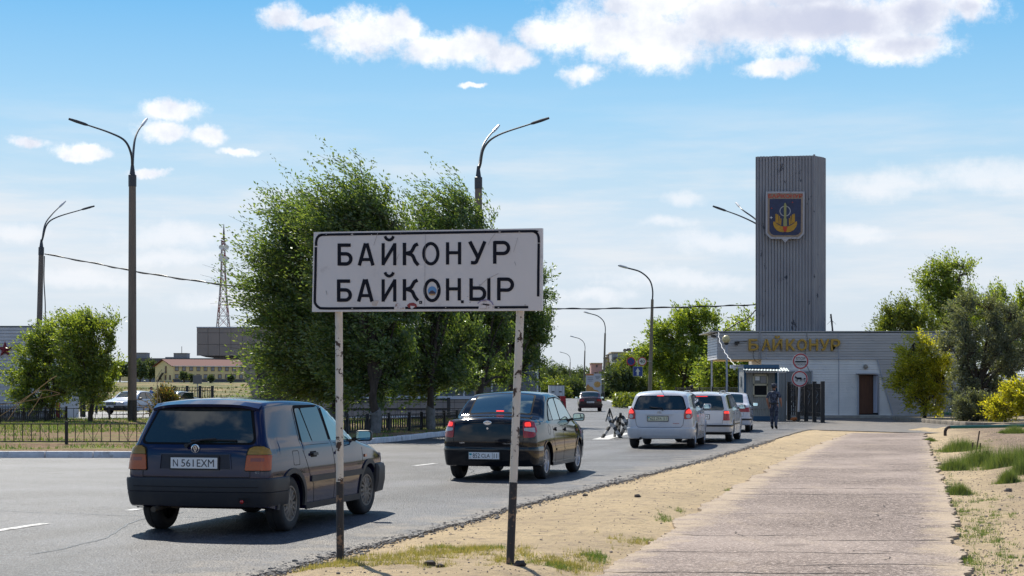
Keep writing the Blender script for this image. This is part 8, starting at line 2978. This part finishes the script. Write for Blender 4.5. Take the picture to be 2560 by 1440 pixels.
def person(label, loc, rz, mats_, pose=None, cap=None, group=None, height_=1.78):
    """mats_: shirt, trousers, shoes, sleeve end height fraction.  faces local -y"""
    o = thing('person', label, 'person', loc, rz, group)
    J = dict(pelvis=(0, 0, .95), belly=(0, 0, 1.08), chest=(0, .0, 1.30), neck=(0, .01, 1.47), throat=(0, .0, 1.53), head=(0, -.015, 1.62), crown=(0, -.005, 1.72),
             ls=(.18, .01, 1.42), le=(.25, .04, 1.14), lw=(.26, -.04, .90), lh=(.26, -.07, .80), rs=(-.18, .01, 1.42), re=(-.25, .04, 1.14), rw=(-.26, -.04, .90), rh=(-.26, -.07, .80),
             lhip=(.10, 0, .90), lk=(.11, -.03, .50), la=(.11, .02, .10), lt=(.12, -.12, .03), rhip=(-.10, 0, .90), rk=(-.11, -.03, .50), ra=(-.11, .02, .10), rt=(-.12, -.12, .03))
    J.update(pose or {})
    R = dict(pelvis=(.17, .12), belly=(.165, .115), chest=(.19, .125), neck=(.07, .07), throat=(.055, .06), head=(.083, .10), crown=(.06, .07), ls=(.075, .075), le=(.052, .052), lw=(.033, .036), lh=(.038, .026), rs=(.075, .075), re=(.052, .052), rw=(.033, .036), rh=(.038, .026),
             lhip=(.105, .11), lk=(.075, .078), la=(.055, .06), lt=(.045, .035), rhip=(.105, .11), rk=(.075, .078), ra=(.055, .06), rt=(.045, .035))
    names = list(J)
    E_ = [('pelvis', 'belly'), ('belly', 'chest'), ('chest', 'neck'), ('neck', 'throat'), ('throat', 'head'), ('head', 'crown'), ('chest', 'ls'), ('ls', 'le'), ('le', 'lw'), ('lw', 'lh'), ('chest', 'rs'), ('rs', 're'), ('re', 'rw'), ('rw', 'rh'),
          ('pelvis', 'lhip'), ('lhip', 'lk'), ('lk', 'la'), ('la', 'lt'), ('pelvis', 'rhip'), ('rhip', 'rk'), ('rk', 'ra'), ('ra', 'rt')]
    me = bpy.data.meshes.new('body')
    s = height_ / 1.78
    me.from_pydata([tuple(c * s for c in J[n]) for n in names], [(names.index(a), names.index(b)) for a, b in E_], [])
    ob = bpy.data.objects.new('body_src', me)
    COL.objects.link(ob)
    md = ob.modifiers.new('skin', 'SKIN')
    md.branch_smoothing = .6
    sk = me.skin_vertices[0].data
    for i, n in enumerate(names):
        sk[i].radius = R[n]
        sk[i].use_root = n == 'pelvis'
    sb = ob.modifiers.new('sub', 'SUBSURF')
    sb.levels = 2
    dg = bpy.context.evaluated_depsgraph_get()
    em = bpy.data.meshes.new_from_object(ob.evaluated_get(dg))
    bpy.data.objects.remove(ob)
    em.name = 'body'
    em.materials.clear()
    shirt, trou, shoe, sleeve = mats_
    for m_ in (M_SKIN, shirt, trou, shoe, M_HAIR):
        em.materials.append(m_)
    L_, R_ = Vector(J['le']), Vector(J['re'])
    for p in em.polygons:
        c = p.center / s
        arm = min((c - Vector(J['ls'])).length, (c - Vector(J['rs'])).length)
        inarm = abs(c.x) > .21 or (c - Vector(J['lw'])).length < .2 or (c - Vector(J['rw'])).length < .2
        if c.z > 1.485:
            k = 0
            hc = Vector(J['head'])
            if c.z > hc.z + .035 or (c.y > hc.y + .02 and c.z > 1.55):
                k = 4
        elif inarm and arm > sleeve and c.z < 1.45 and not (c.z < .8 and abs(c.x) < .2):
            k = 0
        elif c.z > .97:
            k = 1
        elif c.z > .13:
            k = 2
        else:
            k = 3
        p.material_index = k
        p.use_smooth = True
    link_mesh('body', em, o)
    # face and hands
    h = Vector(J['head']) * s
    MB().lathe([(.0, .0), (.012, .012), (.009, .04), (.0, .05)], (h.x, h.y - .105 * s, h.z - .035), 8).build('nose', M_SKIN, o, smooth=True)
    for sg in (1, -1):
        MB().lathe([(.0, -.01), (.028, -.006), (.028, .006), (0, .01)], (h.x + sg * .086, h.y + .01, h.z - .01), 10, 'x').build('ear', M_SKIN, o, smooth=True)
        hd_ = Vector(J['lh' if sg > 0 else 'rh']) * s
        wr = Vector(J['lw' if sg > 0 else 'rw']) * s
        d = (hd_ - wr).normalized()
        sd = d.orthogonal().normalized()
        fm = MB()
        for k, (off, ln) in enumerate(((-.027, .062), (-.009, .075), (.009, .072), (.026, .058))):
            q0 = hd_ + Vector((0, 1, 0)) * off + d * .01
            fm.tube([q0, q0 + d * ln * .6, q0 + d * ln + Vector((-sg * .012, 0, 0))], [.0105, .009, .007], 6)
        q0 = hd_ + Vector((0, -.03, 0)) - d * .02
        fm.tube([q0, q0 + d * .03 + Vector((0, -.02, 0)), q0 + d * .055 + Vector((0, -.025, 0))], [.012, .011, .008], 6)
        fm.build('fingers', M_SKIN, o, smooth=True)
    if cap:
        mb = MB().lathe([(.098, -.015), (.102, .03), (.108, .065), (.09, .085), (0, .095)], (h.x, h.y + .005, h.z + .035), 18)
        mb.add([(h.x - .08, h.y - .075, h.z + .035), (h.x + .08, h.y - .075, h.z + .035), (h.x + .055, h.y - .165, h.z + .02), (h.x - .055, h.y - .165, h.z + .02), (h.x - .08, h.y - .075, h.z + .043), (h.x + .08, h.y - .075, h.z + .043), (h.x + .055, h.y - .165, h.z + .028), (h.x - .055, h.y - .165, h.z + .028)],
               [(0, 1, 2, 3), (7, 6, 5, 4), (2, 6, 7, 3), (0, 4, 5, 1), (1, 5, 6, 2), (3, 7, 4, 0)])
        mb.build('cap', cap, o, smooth=True, sharp=40)
    return o


x, y = G(1935, 1073)
# seen from behind, walking slightly right: local -y is the facing direction
gd = person('guard in blue camouflage and cap standing before the booth with his back to us', (x, y, 0), math.radians(180 - 28), (M_CAMO, M_CAMO, M_BOOT, .25),
            dict(le=(.26, .06, 1.15), lw=(.25, -.05, .93), lh=(.24, -.08, .84), re=(-.27, .05, 1.16), rw=(-.25, -.10, .98), rh=(-.24, -.15, .92), lk=(.10, -.06, .50), la=(.09, -.03, .10), lt=(.10, -.17, .03), rk=(-.10, .01, .50), ra=(-.10, .10, .11), rt=(-.11, -.03, .03)), M_CAMO)
MB().lathe([(.166, -.03), (.172, -.02), (.172, .02), (.166, .03)], (0, 0, .99), 22).box((.15, .03, .95), (.05, .10, .18)).build('belt', M_BOOT, gd, smooth=True).scale = (1.02, .78, 1)
person('dark clothed man in a grey cap standing behind the white cars', (at(1729, 0, 84).x, 84, 0), math.radians(200), (mat('dark_jacket', (.02, .02, .025), .8), M_HAIR, M_BOOT, .6), None, mat('grey_cap', (.09, .08, .08), .8))
person('man in a blue shirt reaching into the open car behind the silver saloon', (at(342, 0, 101).x, 105, 0), math.radians(90), (mat('blue_shirt', (.02, .10, .30), .8), M_HAIR, M_BOOT, .25), dict(le=(.25, -.20, 1.25), lw=(.22, -.42, 1.10), lh=(.20, -.50, 1.04)))
person('person in dark jeans half hidden by the left young trees', (at(237, 0, 101).x, 101, .0), math.radians(20), (mat('navy_tshirt', (.03, .04, .08), .8), mat('dark_jeans', (.02, .035, .07), .85), M_BOOT, .25))
# small red thing of the fence gate left: red litter bin
tag(MB().lathe([(.22, 0), (.25, .8), (.23, .82), (.2, .05)], (at(138, 0, 82).x, 82, .05), 14).build('litter_bin', M_SRED, smooth=True), 'red litter bin behind the left young tree', 'bin')
tag(MB().lathe([(.16, 0), (.16, 1.6), (.0, 1.62)], (at(207, 0, 92).x, 92, 0), 12).build('gate_post', M_FENCE, smooth=True), 'black round gate post left of the silver saloon', 'post')
tag(MB().lathe([(.16, 0), (.16, 1.6), (.0, 1.62)], (at(152, 0, 88).x, 88, 0), 12).build('gate_post', M_FENCE, smooth=True), 'black round gate post between the two young trees', 'post')
# keep the orange bag by the gate
o = link_mesh('orange_bag', rock_mesh(.16, 77, mat('orange_cloth', (.50, .16, .05), .8)))
o.location = at(1984, 1046, 79)
o.location.z = .1
tag(o, 'small orange bundle lying at the foot of the gate', 'bundle')
